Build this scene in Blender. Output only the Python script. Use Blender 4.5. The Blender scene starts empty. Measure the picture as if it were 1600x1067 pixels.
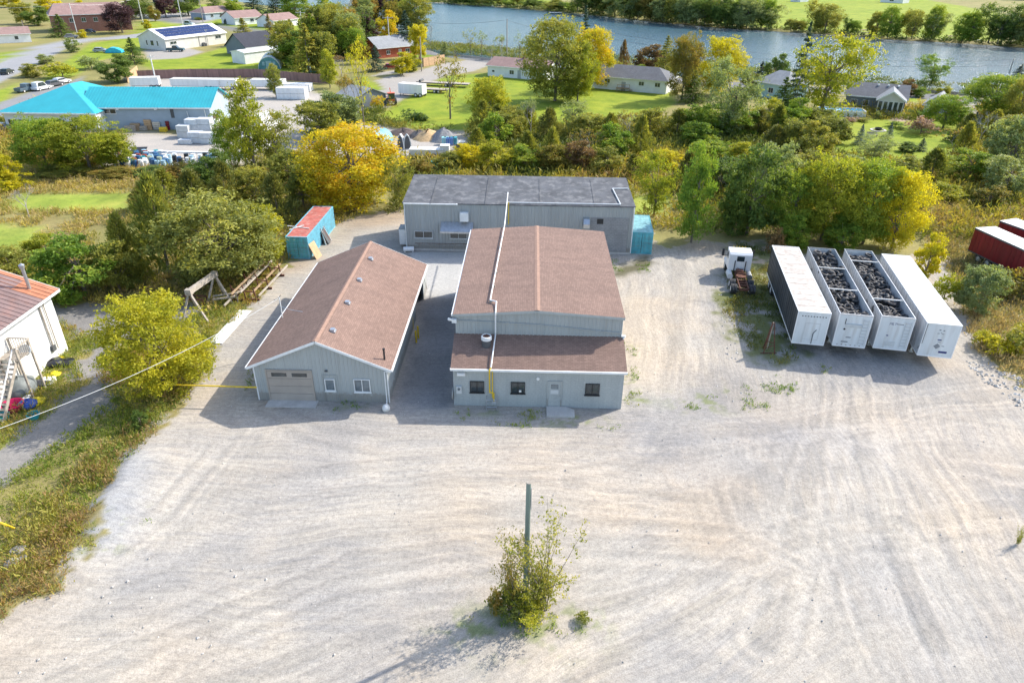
import bpy, math, random
import numpy as np
from mathutils import Vector, Matrix
R = math.radians
random.seed(7); RS = np.random.RandomState(11)
C = bpy.context.scene.collection
scene = bpy.context.scene

# ------------------------------------------------------------------ camera
CAM_H, CAM_P, CAM_Y, CAM_R, CAM_F = 30.475, 0.509126, -0.022521, 0.01032, 1096.12   # focal length in px of a 1600 px wide picture
_F = Vector((math.sin(CAM_Y)*math.cos(CAM_P), math.cos(CAM_Y)*math.cos(CAM_P), -math.sin(CAM_P)))
_R0 = Vector((math.cos(CAM_Y), -math.sin(CAM_Y), 0)); _U0 = _R0.cross(_F)
_RR = _R0*math.cos(CAM_R) + _U0*math.sin(CAM_R); _UU = -_R0*math.sin(CAM_R) + _U0*math.cos(CAM_R)
cam_d = bpy.data.cameras.new('camera'); cam = bpy.data.objects.new('camera', cam_d); C.objects.link(cam)
cam_d.sensor_width = 36; cam_d.lens = 36*CAM_F/1600; cam_d.clip_end = 5000; cam_d.clip_start = 0.5
m = Matrix.Identity(4)
for i in range(3):
    m[i][0] = _RR[i]; m[i][1] = _UU[i]; m[i][2] = -_F[i]
m[2][3] = CAM_H; cam.matrix_world = m; scene.camera = cam

# ------------------------------------------------------------------ light
SUN_AZ, SUN_EL = R(59), R(38.5)
w = bpy.data.worlds.new('World'); scene.world = w; w.use_nodes = True
nt = w.node_tree; bg = nt.nodes['Background']
sky = nt.nodes.new('ShaderNodeTexSky'); sky.sky_type = 'NISHITA'; sky.sun_disc = False
sky.sun_elevation = SUN_EL; sky.sun_rotation = SUN_AZ; sky.air_density = 1.0; sky.dust_density = 1.5; sky.ozone_density = 1.0
nt.links.new(sky.outputs[0], bg.inputs[0]); bg.inputs[1].default_value = 0.15
sd_ = bpy.data.lights.new('sun', 'SUN'); sd_.energy = 2.9; sd_.angle = R(0.7); sd_.color = (1, .94, .84)
sun = bpy.data.objects.new('sun', sd_); C.objects.link(sun)
sv = Vector((math.sin(SUN_AZ)*math.cos(SUN_EL), math.cos(SUN_AZ)*math.cos(SUN_EL), math.sin(SUN_EL)))
sun.rotation_euler = sv.to_track_quat('Z', 'Y').to_euler()
scene.view_settings.view_transform = 'Standard'; scene.view_settings.look = 'None'
scene.view_settings.gamma = 1; scene.view_settings.use_curve_mapping = False
scene.view_settings.exposure = 1.15
scene.render.engine = 'CYCLES'
scene.cycles.max_bounces = 6; scene.cycles.diffuse_bounces = 3; scene.cycles.transparent_max_bounces = 6

# ------------------------------------------------------------------ places
def at(px, py, z=0.0):
    d = _F + _RR*((px-800)/CAM_F) + _UU*((533.5-py)/CAM_F)
    t = (z-CAM_H)/d.z
    return Vector((d.x*t, d.y*t, z))
def row(x, y, z):
    v = Vector((x, y, z-CAM_H)); return 533.5 - CAM_F*v.dot(_UU)/v.dot(_F)
def height(x, y, ptop):
    lo, hi = 0, 60
    for _ in range(30):
        mid = (lo+hi)/2
        if row(x, y, mid) > ptop: lo = mid
        else: hi = mid
    return lo
def mpp(x, y, z=0): return Vector((x, y, z-CAM_H)).dot(_F)/CAM_F     # metres per px there

# ------------------------------------------------------------------ mesh helpers
class MB:
    def __init__(s): s.v = []; s.f = []; s.mi = []; s.m = 0
    def mat(s, i): s.m = i; return s
    def face(s, pts):
        n = len(s.v); s.v += [tuple(p) for p in pts]; s.f.append(tuple(range(n, n+len(pts)))); s.mi.append(s.m); return s
    def raw(s, v, f):
        n = len(s.v); s.v += [tuple(p) for p in v]
        for q in f: s.f.append(tuple(i+n for i in q)); s.mi.append(s.m)
        return s
    def bx(s, x0, x1, y0, y1, z0, z1):
        v = [(x, y, z) for z in (z0, z1) for y in (y0, y1) for x in (x0, x1)]
        return s.raw(v, [(0,2,3,1),(4,5,7,6),(0,1,5,4),(2,6,7,3),(0,4,6,2),(1,3,7,5)])
    def box(s, c, d, rz=0, rx=0, ry=0):
        M = Matrix.Translation(c) @ Matrix.Rotation(rz,4,'Z') @ Matrix.Rotation(ry,4,'Y') @ Matrix.Rotation(rx,4,'X')
        a, b, e = d[0]/2, d[1]/2, d[2]/2
        v = [M @ Vector((x, y, z)) for z in (-e, e) for y in (-b, b) for x in (-a, a)]
        return s.raw(v, [(0,2,3,1),(4,5,7,6),(0,1,5,4),(2,6,7,3),(0,4,6,2),(1,3,7,5)])
    def cyl(s, p0, p1, r0, r1=None, n=10, cap=True):
        p0, p1 = Vector(p0), Vector(p1); r1 = r0 if r1 is None else r1
        d = (p1-p0).normalized(); a = d.orthogonal().normalized(); b = d.cross(a)
        v = []
        for p, r in ((p0, r0), (p1, r1)):
            for i in range(n):
                t = 2*math.pi*i/n; v.append(p + (a*math.cos(t)+b*math.sin(t))*r)
        f = [(i, (i+1) % n, n+(i+1) % n, n+i) for i in range(n)]
        if cap: f += [tuple(range(n-1, -1, -1)), tuple(range(n, 2*n))]
        return s.raw(v, f)
    def tube(s, pts, r, n=6):
        for a, b in zip(pts[:-1], pts[1:]): s.cyl(a, b, r, r, n)
        return s
    def beam(s, a, b, w, h):       # rectangular bar from a to b
        a, b = Vector(a), Vector(b); d = (b-a).normalized()
        u = Vector((0,0,1)) if abs(d.z) < .9 else Vector((1,0,0))
        x = d.cross(u).normalized()*w/2; y = x.normalized().cross(d)*h/2
        v = [p+sx*x+sy*y for p in (a, b) for sx, sy in ((-1,-1),(1,-1),(1,1),(-1,1))]
        return s.raw(v, [(3,2,1,0),(4,5,6,7),(0,1,5,4),(1,2,6,5),(2,3,7,6),(3,0,4,7)])
    def prism(s, poly, axis, a, b):   # poly: list of 2-tuples in the other two axes
        def P(u, v, w): return {'x': (w,u,v), 'y': (u,w,v), 'z': (u,v,w)}[axis]
        n = len(poly); v = [P(*p, a) for p in poly]+[P(*p, b) for p in poly]
        return s.raw(v, [(i, (i+1) % n, n+(i+1) % n, n+i) for i in range(n)]+[tuple(range(n-1,-1,-1)), tuple(range(n,2*n))])
    def lathe(s, prof, n=12, c=(0,0,0)):
        v = []; k = len(prof)
        for r, z in prof:
            for i in range(n):
                t = 2*math.pi*i/n; v.append((c[0]+r*math.cos(t), c[1]+r*math.sin(t), c[2]+z))
        f = [(j*n+i, j*n+(i+1) % n, (j+1)*n+(i+1) % n, (j+1)*n+i) for j in range(k-1) for i in range(n)]
        return s.raw(v, f)
    def mesh(s, name, mats, smooth=False, fix=True):
        me = bpy.data.meshes.new(name); me.from_pydata(s.v, [], s.f)
        for m_ in (mats if isinstance(mats, (list, tuple)) else [mats]): me.materials.append(m_)
        me.polygons.foreach_set('material_index', s.mi)
        if smooth: me.polygons.foreach_set('use_smooth', [True]*len(s.f))
        uv = me.uv_layers.new(name='UVMap'); co = s.v
        dat = []
        for p in me.polygons:
            n = p.normal
            if abs(n.z) > .999 or n.length < .5: u, v = Vector((1,0,0)), Vector((0,1,0))
            else: u = Vector((-n.y, n.x, 0)).normalized(); v = n.cross(u)
            for vi in p.vertices:
                q = Vector(co[vi]); dat += [q.dot(u), q.dot(v)]
        uv.data.foreach_set('uv', dat)
        if fix:
            import bmesh
            b = bmesh.new(); b.from_mesh(me); bmesh.ops.recalc_face_normals(b, faces=b.faces); b.to_mesh(me); b.free()
        return me
    def build(s, name, mats, parent=None, loc=None, rz=None, smooth=False, kind=None, fix=True, rot=None):
        o = bpy.data.objects.new(name, s.mesh(name, mats, smooth, fix)); C.objects.link(o)
        if parent: o.parent = parent
        if loc is not None: o.location = loc
        if rz is not None: o.rotation_euler = (0,0,rz)
        if rot is not None: o.rotation_euler = rot
        if kind: o['kind'] = kind
        return o
def inst(name, me, parent=None, loc=(0,0,0), rot=(0,0,0), scale=None):
    o = bpy.data.objects.new(name, me); C.objects.link(o)
    if parent: o.parent = parent
    o.location = loc; o.rotation_euler = rot
    if scale: o.scale = scale if hasattr(scale, '__len__') else (scale,)*3
    return o
def tag(o, label, cat, group=None):
    o['label'] = label; o['category'] = cat
    if group: o['group'] = group
    return o
def thing(name, label, cat, loc=(0,0,0), rz=0, group=None):
    o = bpy.data.objects.new(name, None); C.objects.link(o); o.empty_display_size = .3
    o.location = loc; o.rotation_euler = (0,0,rz); return tag(o, label, cat, group)
def copy_tree(o, parent=None):
    c = o.copy(); C.objects.link(c); c.parent = parent
    for ch in list(o.children): copy_tree(ch, c)
    return c
ORD = ['first','second','third','fourth','fifth','sixth','seventh','eighth','ninth','tenth','eleventh','twelfth','thirteenth','fourteenth','fifteenth','sixteenth','seventeenth','eighteenth','nineteenth','twentieth']

# ------------------------------------------------------------------ materials
def nodes(name):
    m_ = bpy.data.materials.new(name); m_.use_nodes = True; n = m_.node_tree
    return m_, n, n.nodes['Principled BSDF'], n.links
def nnode(n, t, **k):
    x = n.nodes.new(t)
    for a, b in k.items():
        if a[0] == '_': x.inputs[int(a[1:])].default_value = b
        else: setattr(x, a, b)
    return x
def noise(n, vec, scale, detail=4, rough=.6):
    x = n.nodes.new('ShaderNodeTexNoise'); x.inputs['Scale'].default_value = scale; x.inputs['Detail'].default_value = detail
    x.inputs['Roughness'].default_value = rough
    if vec: n.links.new(vec, x.inputs['Vector'])
    return x.outputs['Fac']
def ramp(n, fac, stops):
    x = n.nodes.new('ShaderNodeValToRGB'); e = x.color_ramp.elements
    e[0].position = stops[0][0]; e[0].color = (*stops[0][1], 1); e[1].position = stops[-1][0]; e[1].color = (*stops[-1][1], 1)
    for p, c in stops[1:-1]: q = e.new(p); q.color = (*c, 1)
    n.links.new(fac, x.inputs[0]); return x.outputs[0]
def mix(n, fac, a, b, mode='MIX'):
    x = n.nodes.new('ShaderNodeMix'); x.data_type = 'RGBA'; x.blend_type = mode
    for i, v in ((0, fac), (6, a), (7, b)):
        if isinstance(v, bpy.types.NodeSocket): n.links.new(v, x.inputs[i])
        elif i == 0: x.inputs[0].default_value = v
        else: x.inputs[i].default_value = (*v, 1)
    return x.outputs[2]
def math_(n, op, a, b=None):
    x = n.nodes.new('ShaderNodeMath'); x.operation = op
    for i, v in ((0, a), (1, b)):
        if v is None: continue
        if isinstance(v, bpy.types.NodeSocket): n.links.new(v, x.inputs[i])
        else: x.inputs[i].default_value = v
    return x.outputs[0]
def bump(n, b, h, strength, dist=.02):
    x = n.nodes.new('ShaderNodeBump'); x.inputs['Strength'].default_value = strength; x.inputs['Distance'].default_value = dist
    n.links.new(h, x.inputs['Height']); n.links.new(x.outputs[0], b.inputs['Normal'])
def M(name, col, rough=.7, var=.12, scale=1.5, metal=0, dirt=None, dirt_amt=.35, bmp=.15, fine=25, streak=False, spec=.4, splash=None):
    m_, n, b, L = nodes(name)
    tc = n.nodes.new('ShaderNodeTexCoord').outputs['Object']
    v = tc
    if streak:
        mp = n.nodes.new('ShaderNodeMapping'); mp.inputs['Scale'].default_value = (1.2,1.2,.12); L.new(tc, mp.inputs[0]); v = mp.outputs[0]
    f = noise(n, v, scale); d = tuple(c*(1-var*1.6) for c in col); l = tuple(min(1, c*(1+var)) for c in col)
    c = ramp(n, f, [(.3, d), (.7, l)])
    if dirt: c = mix(n, math_(n, 'MULTIPLY', ramp(n, noise(n, v, scale*2.3, 6), [(.48, (0,0,0)), (.72, (1,1,1))]), dirt_amt), c, dirt)
    if splash:
        sx = n.nodes.new('ShaderNodeSeparateXYZ'); L.new(tc, sx.inputs[0]); zz = math_(n, 'ADD', sx.outputs[2], math_(n, 'MULTIPLY', noise(n, tc, 2.2, 5, .7), -1.3))
        c = mix(n, ramp(n, zz, [(.0, (.75,.75,.75)), (.25, (0,0,0))]), c, splash)
        mq = n.nodes.new('ShaderNodeMapping'); mq.inputs['Scale'].default_value = (3.5,3.5,.1); L.new(tc, mq.inputs[0])
        c = mix(n, ramp(n, noise(n, mq.outputs[0], 1, 3), [(.55, (0,0,0)), (.75, (.35,.35,.35))]), c, splash)
    fn = noise(n, tc, fine, 2); c = mix(n, .12, c, ramp(n, fn, [(.3,(0,0,0)),(.7,(1,1,1))]), 'SOFT_LIGHT')
    L.new(c, b.inputs['Base Color']); b.inputs['Roughness'].default_value = rough; b.inputs['Metallic'].default_value = metal
    b.inputs['Specular IOR Level'].default_value = spec
    if bmp: bump(n, b, fn, bmp)
    return m_
def M_brick(name, col, col2, mortar, bw, bh, mort=.01, rough=.85, dirt=None, off=.5, var=.15, bmp=.4, gloss=None):
    m_, n, b, L = nodes(name)
    uv = n.nodes.new('ShaderNodeTexCoord').outputs['UV']
    ob = n.nodes.new('ShaderNodeTexCoord').outputs['Object']
    br = n.nodes.new('ShaderNodeTexBrick'); L.new(uv, br.inputs['Vector']); br.offset = off
    br.inputs['Color1'].default_value = (*col, 1); br.inputs['Color2'].default_value = (*col2, 1); br.inputs['Mortar'].default_value = (*mortar, 1)
    br.inputs['Scale'].default_value = 1; br.inputs['Mortar Size'].default_value = mort; br.inputs['Brick Width'].default_value = bw; br.inputs['Row Height'].default_value = bh
    br.inputs['Bias'].default_value = 0
    c = mix(n, .8, br.outputs[0], ramp(n, noise(n, ob, .5, 5), [(.3, (1-var*2,)*3), (.7, (1,1,1))]), 'MULTIPLY')
    c = mix(n, .5, c, ramp(n, noise(n, ob, 9, 3), [(.3, (.7,.7,.7)), (.7, (1.15,1.12,1.1))]), 'MULTIPLY')
    if dirt: c = mix(n, ramp(n, noise(n, ob, .8, 6), [(.5, (0,0,0)), (.8, (.6,.6,.6))]), c, dirt)
    mq = n.nodes.new('ShaderNodeMapping'); mq.inputs['Scale'].default_value = (1.6,.14,1); L.new(uv, mq.inputs[0])
    c = mix(n, .6, c, ramp(n, noise(n, mq.outputs[0], 1, 5, .65), [(.3, (.80,.80,.82)), (.5,(1,1,1)), (.7, (1.14,1.13,1.12))]), 'MULTIPLY')
    L.new(c, b.inputs['Base Color']); b.inputs['Roughness'].default_value = rough
    bump(n, b, br.outputs['Fac'], -bmp, .01)
    return m_
def M_glass(name, col=(.02,.03,.035), rough=.06):
    m_, n, b, L = nodes(name)
    ob = n.nodes.new('ShaderNodeTexCoord').outputs['Object']
    L.new(ramp(n, noise(n, ob, 1.3, 3), [(.35, col), (.7, tuple(c*2.2+.01 for c in col))]), b.inputs['Base Color'])
    b.inputs['Roughness'].default_value = rough; b.inputs['Specular IOR Level'].default_value = .8
    return m_
shingle_g = M_brick('shingle_brown', (.285,.187,.147), (.22,.142,.112), (.17,.108,.085), .33, .145, .012, .9, var=.1)
shingle_ridge = M('ridge_shingle', (.315,.20,.15), .9, .12, 4)
siding = M('siding_grey', (.395,.42,.412), .5, .05, .7, splash=(.25,.235,.21), dirt=(.36,.38,.37), dirt_amt=.25, streak=True)
siding_back = M('siding_back', (.36,.378,.372), .55, .06, .7, splash=(.24,.22,.19), dirt=(.30,.30,.27), dirt_amt=.4, streak=True)
block_paint = M_brick('painted_block', (.415,.448,.44), (.40,.433,.43), (.37,.40,.398), .4, .2, .012, .75, var=.06, bmp=.25)
block_raw = M_brick('grey_block', (.33,.335,.335), (.29,.295,.30), (.24,.24,.24), .4, .2, .012, .9, var=.15)
trim_w = M('white_trim', (.78,.79,.78), .45, .05, 1.2, dirt=(.5,.48,.44), dirt_amt=.25)
white_p = M('white_paint', (.80,.80,.79), .4, .05, 1.0, dirt=(.52,.50,.46), dirt_amt=.25, streak=True)
white_d = M('dirty_white', (.70,.70,.68), .55, .1, 1.0, dirt=(.38,.34,.28), dirt_amt=.5)
grey_p = M('grey_paint', (.36,.38,.39), .55, .08)
grey_l = M('light_grey_paint', (.55,.57,.57), .55, .08)
dgrey = M('dark_grey', (.09,.095,.10), .6, .15)
black_m = M('black_metal', (.025,.027,.03), .5, .2)
black_side = M('black_side', (.035,.042,.05), .55, .25, .8, dirt=(.10,.11,.12), dirt_amt=.4, streak=True)
rust = M('rust', (.15,.062,.038), .85, .3, 4, dirt=(.05,.035,.03), dirt_amt=.5)
galv = M('galvanised', (.52,.54,.56), .38, .1, 3, metal=.75)
alu = M('aluminium_side', (.60,.62,.64), .42, .08, 1.0, metal=.25, dirt=(.36,.36,.35), dirt_amt=.4, streak=True)
yellow = M('yellow_paint', (.72,.50,.03), .5, .12, 3)
roof_flat = M('flat_roof', (.10,.105,.115), .85, .22, .5, dirt=(.30,.30,.30), dirt_amt=.5, fine=12)
conc = M('concrete', (.50,.48,.45), .85, .1, .8, dirt=(.34,.32,.29), fine=10)
wood = M('timber', (.40,.28,.17), .8, .2, 3, dirt=(.2,.15,.1))
wood_grey = M('weathered_timber', (.42,.37,.31), .85, .2, 3, dirt=(.22,.19,.16))
wood_new = M('new_timber', (.52,.34,.19), .75, .12, 2)
tan_door = M('tan_door', (.38,.335,.29), .55, .06, .8)
pane_m = M_glass('window_glass'); pane_l = M_glass('window_glass_pale', (.10,.12,.13), .1)
rubber = M('rubber', (.04,.042,.046), .65, .35, 2.5, dirt=(.20,.19,.18), dirt_amt=.7)
rubber_d = M('dusty_rubber', (.11,.10,.095), .85, .3, 2.5, dirt=(.28,.25,.215), dirt_amt=.7)
red_p = M('red_paint', (.20,.012,.02), .45, .2, 1, dirt=(.12,.03,.03), streak=True)
teal_c = M('teal_container', (.10,.40,.46), .6, .15, 1.2, dirt=(.20,.12,.08), dirt_amt=.45)
teal_roof = M('teal_weathered', (.22,.46,.50), .7, .2, 1.5, dirt=(.10,.16,.18), dirt_amt=.6)
blue_c = M('blue_container', (.16,.46,.58), .6, .12, 1.2, dirt=(.22,.14,.10), dirt_amt=.35)
redroof = M('faded_red_roof', (.45,.13,.10), .75, .15, .9, dirt=(.62,.45,.38), dirt_amt=.4)
# ------------------------------------------------------------------ ground
def vnoise(x, y, s, seed):
    x = x/s; y = y/s; xi = np.floor(x).astype(np.int64); yi = np.floor(y).astype(np.int64); fx = x-xi; fy = y-yi
    fx = fx*fx*(3-2*fx); fy = fy*fy*(3-2*fy)
    def h(a, b):
        n = (a*374761393 + b*668265263 + seed*974711) & 0x7fffffff
        n = ((n ^ (n >> 13))*1274126177) & 0x7fffffff
        return ((n ^ (n >> 16)) & 0xffff)/65535.0
    return (h(xi,yi)*(1-fx)+h(xi+1,yi)*fx)*(1-fy)+(h(xi,yi+1)*(1-fx)+h(xi+1,yi+1)*fx)*fy
def fbm(x, y, s, seed, o=4):
    r = 0; a = .5; t = 0
    for k in range(o): r = r+a*vnoise(x, y, s/2**k, seed+k*17); t += a; a *= .55
    return r/t
def P_(s):   # "x,y x,y ..." in photo px -> ground points
    return [tuple(at(*map(float, q.split(',')))[:2]) for q in s.split()]
def sdist(x, y, poly):     # signed distance, positive inside
    d = np.full(x.shape, 1e9); ins = np.zeros(x.shape, bool); n = len(poly)
    for i in range(n):
        ax, ay = poly[i]; bx_, by_ = poly[(i+1) % n]; ex, ey = bx_-ax, by_-ay
        t = np.clip(((x-ax)*ex+(y-ay)*ey)/(ex*ex+ey*ey+1e-9), 0, 1)
        d = np.minimum(d, (x-ax-t*ex)**2+(y-ay-t*ey)**2)
        if ay != by_:
            c = ((ay > y) != (by_ > y)) & (x < (bx_-ax)*(y-ay)/(by_-ay)+ax); ins ^= c
    d = np.sqrt(d); return np.where(ins, d, -d)
def ldist(x, y, line):
    d = np.full(x.shape, 1e9)
    for (ax, ay), (bx_, by_) in zip(line[:-1], line[1:]):
        ex, ey = bx_-ax, by_-ay; t = np.clip(((x-ax)*ex+(y-ay)*ey)/(ex*ex+ey*ey+1e-9), 0, 1)
        d = np.minimum(d, (x-ax-t*ex)**2+(y-ay-t*ey)**2)
    return np.sqrt(d)
def sm(d, w): t = np.clip(d/w*.5+.5, 0, 1); return t*t*(3-2*t)
def ribbon(line, w):
    L = [Vector((*p, 0)) for p in line]; a = []; b = []
    for i, p in enumerate(L):
        d = (L[min(i+1, len(L)-1)]-L[max(i-1, 0)]).normalized(); n = Vector((-d.y, d.x, 0))*w/2
        a.append(tuple((p+n)[:2])); b.append(tuple((p-n)[:2]))
    return a+b[::-1]
YARD = P_('-40,1000 0,960 28,936 95,922 92,890 117,862 150,859 142,812 156,787 177,768 185,740 202,717 235,682 255,662 278,631 303,609 324,573 331,545 360,500 398,468 425,440 445,418 470,400 500,372 525,352 560,338 632,328 650,330 990,330 1024,372 1040,385 1090,378 1180,378 1205,388 1215,400 1480,400 1520,520 1540,560 1600,606 1700,660')+[(62,14),(62,0),(-62,0),(-62,12)]
WEEDY = P_('1120,470 1140,425 1150,380 1200,390 1232,530 1245,560 1218,572 1190,560 1160,535 1140,500')
LANE = P_('-80,640 0,700 60,655 128,600 105,570 150,540 112,520 84,500 72,478 120,474 200,476 300,478 330,488 300,500 230,522 170,560 165,600 190,622 130,668 90,700 0,758 -120,830 -200,760')
PAD = P_('640,394 738,394 730,466 664,466 655,430')
DARKL = P_('662,464 714,464 708,640 615,640 640,560')      # asphalt between the two buildings, mostly darkened by passage shade painted in
DRYG = P_('985,405 1010,402 1025,412 1000,425 975,432 958,430')
RAILG = [P_('20,304 210,302 200,330 20,328'), P_('985,305 1050,305 1040,336 985,336'), P_('-60,350 65,355 58,385 20,402 -60,405'), P_('1430,325 1600,322 1600,332 1430,336')]
STORE = P_('150,262 185,232 205,205 325,214 345,180 200,140 205,118 430,125 510,150 500,178 560,190 640,205 725,205 745,238 650,246 560,252 420,235 380,262')
STREET = ribbon(P_('-60,140 20,104 80,74 140,62 205,58 300,44'), 11)
LOT = P_('-40,185 0,160 55,142 110,128 132,118 118,142 60,165 20,185')
ROAD = ribbon(P_('160,14 215,24 300,37 400,49 500,61 600,72 700,86 800,99 950,116 1100,130 1300,142 1440,150 1525,158 1640,170 1800,190'), 9)
DRIVE1 = P_('690,100 745,92 770,100 740,112 700,118 650,136 640,150 600,170 560,178 520,172 560,152 600,140 588,126 612,118 650,112')
DRIVE2 = P_('225,78 262,78 285,72 318,82 280,92 232,94'); DRIVE3 = P_('640,108 600,112 580,120 612,116')
DRIVE4 = P_('1498,150 1525,152 1535,200 1512,205 1500,180'); PATH4 = P_('1405,162 1425,160 1418,190 1395,190')
DRIVE5 = P_('225,24 280,20 330,22 330,34 300,40 232,32')
LAWNS = [P_(s) for s in ('205,92 230,92 300,90 330,80 400,60 470,74 520,120 515,122 400,116 235,108',
 '560,115 600,140 640,122 612,140 560,150', '590,182 640,150 700,118 800,112 905,120 1045,140 1060,160 1000,192 860,196 740,206 640,200',
 '1180,180 1240,178 1300,182 1400,188 1500,190 1520,240 1440,262 1300,240 1200,220', '1405,145 1440,146 1435,162 1405,160',
 '-60,90 0,82 60,78 90,74 30,100 -60,130','60,130 120,118 150,96 210,85 330,30 220,34 200,60 140,68', '205,20 330,6 460,20 520,60 400,46 320,36 230,20',
 '640,90 700,92 690,86 640,84')]
LAWNS += [P_('0,190 -60,215 -60,160 0,140 30,130 20,140')]
RIVER_N = P_('380,2 520,22 640,62 700,84 800,94 905,104 1000,112 1100,119 1200,126 1300,130 1400,134 1500,142 1600,150 1900,175')
RIVER_F = P_('1900,92 1600,73 1500,66 1400,61 1300,53 1200,47 1120,42 1000,31 900,20 800,12 700,4 640,1')
RIVER = [(-330, 640)]+RIVER_N+RIVER_F+[(-120, 700)]
FARLAWN = [P_('640,-6 700,0 800,8 900,16 905,8 800,-8'), P_('1000,20 1080,28 1085,10 1000,4'), P_('1120,36 1200,44 1300,50 1400,58 1500,62 1560,66 1560,20 1400,-8 1150,-8')]
TRK = [P_(s) for s in (
 '250,730 400,740 600,728 760,718 900,722 1000,700 1090,680 1200,668 1330,650 1440,628 1600,612',
 '300,770 480,775 640,762 800,752 900,762 1050,780 1200,772 1300,762', '200,860 350,810 520,770 700,742 900,740 1060,720 1160,700 1230,660 1300,600 1330,565',
 '0,1010 150,930 300,860 450,820 620,790 800,772 1000,790 1200,810', '0,1060 200,990 400,900 560,850 700,830 900,800 1100,790 1250,740 1320,700',
 '100,1067 350,960 560,880 760,850 1000,850 1200,860 1400,840', '1320,560 1310,640 1312,720 1330,820 1370,940 1420,1067',
 '1345,565 1345,650 1360,740 1400,860 1460,1000', '1300,560 1290,650 1270,740 1240,860 1200,1000', '1370,560 1400,650 1450,760 1520,880 1600,980',
 '1600,740 1450,720 1300,700 1150,700 1000,720 900,745', '1600,690 1480,670 1380,672 1280,690 1180,720 1080,745',
 '1000,640 1000,560 990,500 1000,440 1030,410', '1060,620 1060,540 1050,470 1060,410', '1000,700 1040,640 1090,560 1095,480',
 '340,1067 600,980 760,960 960,940 1100,900 1300,830 1600,790', '900,1067 1000,1000 1150,920 1350,850 1600,830', '600,1067 800,1010 1000,1010 1250,1000 1600,940',
 '380,660 330,720 260,800 180,860', '420,640 500,680 640,700 760,690', '1150,680 1180,740 1270,790 1400,800', '1160,700 1120,760 1150,830 1260,880')]
def terrain_fields(x, y):
    n1 = fbm(x, y, 5, 3); n2 = fbm(x, y, 1.3, 9, 3); n3 = fbm(x, y, 22, 5, 3)
    e = (n2-.5)*2.4
    dist = np.hypot(x, y)
    col = np.empty(x.shape+(3,)); reg = np.zeros(x.shape, np.int8)
    # rough meadow: olive, straw and rust
    a = np.array
    t = fbm(x, y, 9, 21)[..., None]; u = fbm(x, y, 3, 31)[..., None]
    col[:] = a([.17,.19,.045])*(1-t)+a([.32,.25,.11])*t
    col[:] = col*(.7+.6*u)
    grav = np.zeros(x.shape); grass = np.zeros(x.shape); asp = np.zeros(x.shape)
    def lay(d, w, c, rid, g=0, gr=0, as_=0):
        nonlocal grav, grass, asp
        k = sm(d, w); col[:] = col*(1-k[..., None])+c*k[..., None]
        grav = grav*(1-k)+g*k; grass = grass*(1-k)+gr*k; asp = asp*(1-k)+as_*k
        reg[k > .5] = rid
    lawn = (a([.175,.25,.012])*(1-t)+a([.28,.32,.03])*t)*(.85+.3*u)
    for p in LAWNS+FARLAWN: lay(sdist(x, y, p)+e, 1.0, lawn, 1, gr=1)
    dull = (a([.20,.29,.03])*(1-t)+a([.32,.34,.07])*t)*(.75+.5*u)
    for p in RAILG: lay(sdist(x, y, p)+e*.8, 1.2, dull, 1, gr=1)
    gv = a([.37,.345,.32])*(1-t)+a([.43,.395,.35])*t
    lay(sdist(x, y, STORE)+e, 1.5, gv, 2, g=.6)
    greyroad = a([.22,.22,.225])*(.9+.2*u)
    lay(sdist(x, y, STREET), .4, greyroad*1.35, 3, as_=1)
    lay(sdist(x, y, LOT), .4, greyroad*1.1, 3, as_=1)
    for p in (DRIVE1, DRIVE2, DRIVE3, DRIVE4, DRIVE5): lay(sdist(x, y, p)+e*.3, .5, gv*.85, 3, as_=.5, g=.3)
    lay(sdist(x, y, ROAD), .3, greyroad*.8, 3, as_=1)
    # lane of dark crushed stone on the left
    ln = a([.195,.19,.185])*(1-t)+a([.275,.258,.24])*t
    lay(sdist(x, y, LANE)+e*1.0+(fbm(x, y, .7, 16, 2)-.5)*1.6, .35, ln*(.8+.4*u), 4, g=.5, as_=.5)
    # the yard
    warm = fbm(x, y, 11, 77, 3); cool = fbm(x, y, 7, 55, 3)
    ga = a([.378,.348,.305]); gw = a([.44,.362,.275]); gc = a([.29,.28,.27])
    kw = np.clip((warm-.5)*4, 0, 1)[..., None]; kc = np.clip((cool-.52)*4.5, 0, 1)[..., None]
    yc = ga*(1-kw*.65)+gw*kw*.65; yc = yc*(1-kc*.6)+gc*kc*.6
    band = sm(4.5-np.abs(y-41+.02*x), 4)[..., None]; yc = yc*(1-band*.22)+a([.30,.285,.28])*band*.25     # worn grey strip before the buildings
    tr = np.zeros(x.shape)
    for i, l in enumerate(TRK):
        d = ldist(x, y, l); wgt = np.exp(-(d/2.6)**2)*np.clip(fbm(x, y, 9, 100+i, 2)*2.4-.6, 0, 1.2)
        q = vnoise(d+(n1-.5)*1.2+50*i, d*0+i, (.34, .5, .42)[i % 3], 300+i); tr += wgt*(np.clip((q-.45)*4.2, -1.1, 1.5))
    tr = np.clip(tr, -1.0, 1.5)[..., None]
    yc = yc*(1+.09*tr)
    blue = sm(ldist(x, y, P_('190,740 175,790 160,830'))*-1+2.0, 1.5)[..., None]; yc = yc*(1-blue)+a([.335,.335,.335])*blue
    for c_, r_, k_ in (((965,640), 2.5, .4), ((1040,690), 3.5, .5), ((560,640), 3, .3), ((1100,600), 3.5, .35), ((1290,560), 6, .5), ((1400,580), 6, .5)):
        p = at(*c_); b = (k_*np.exp(-((x-p.x)**2+(y-p.y)**2)/r_**2)*(.5+n2))[..., None]; yc = yc*(1-b)+a([.25,.245,.245])*b
    yd = sdist(x, y, YARD)
    lay(yd+e*1.0+(fbm(x, y, .7, 15, 2)-.5)*1.6, .3, yc, 2, g=1)
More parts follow.
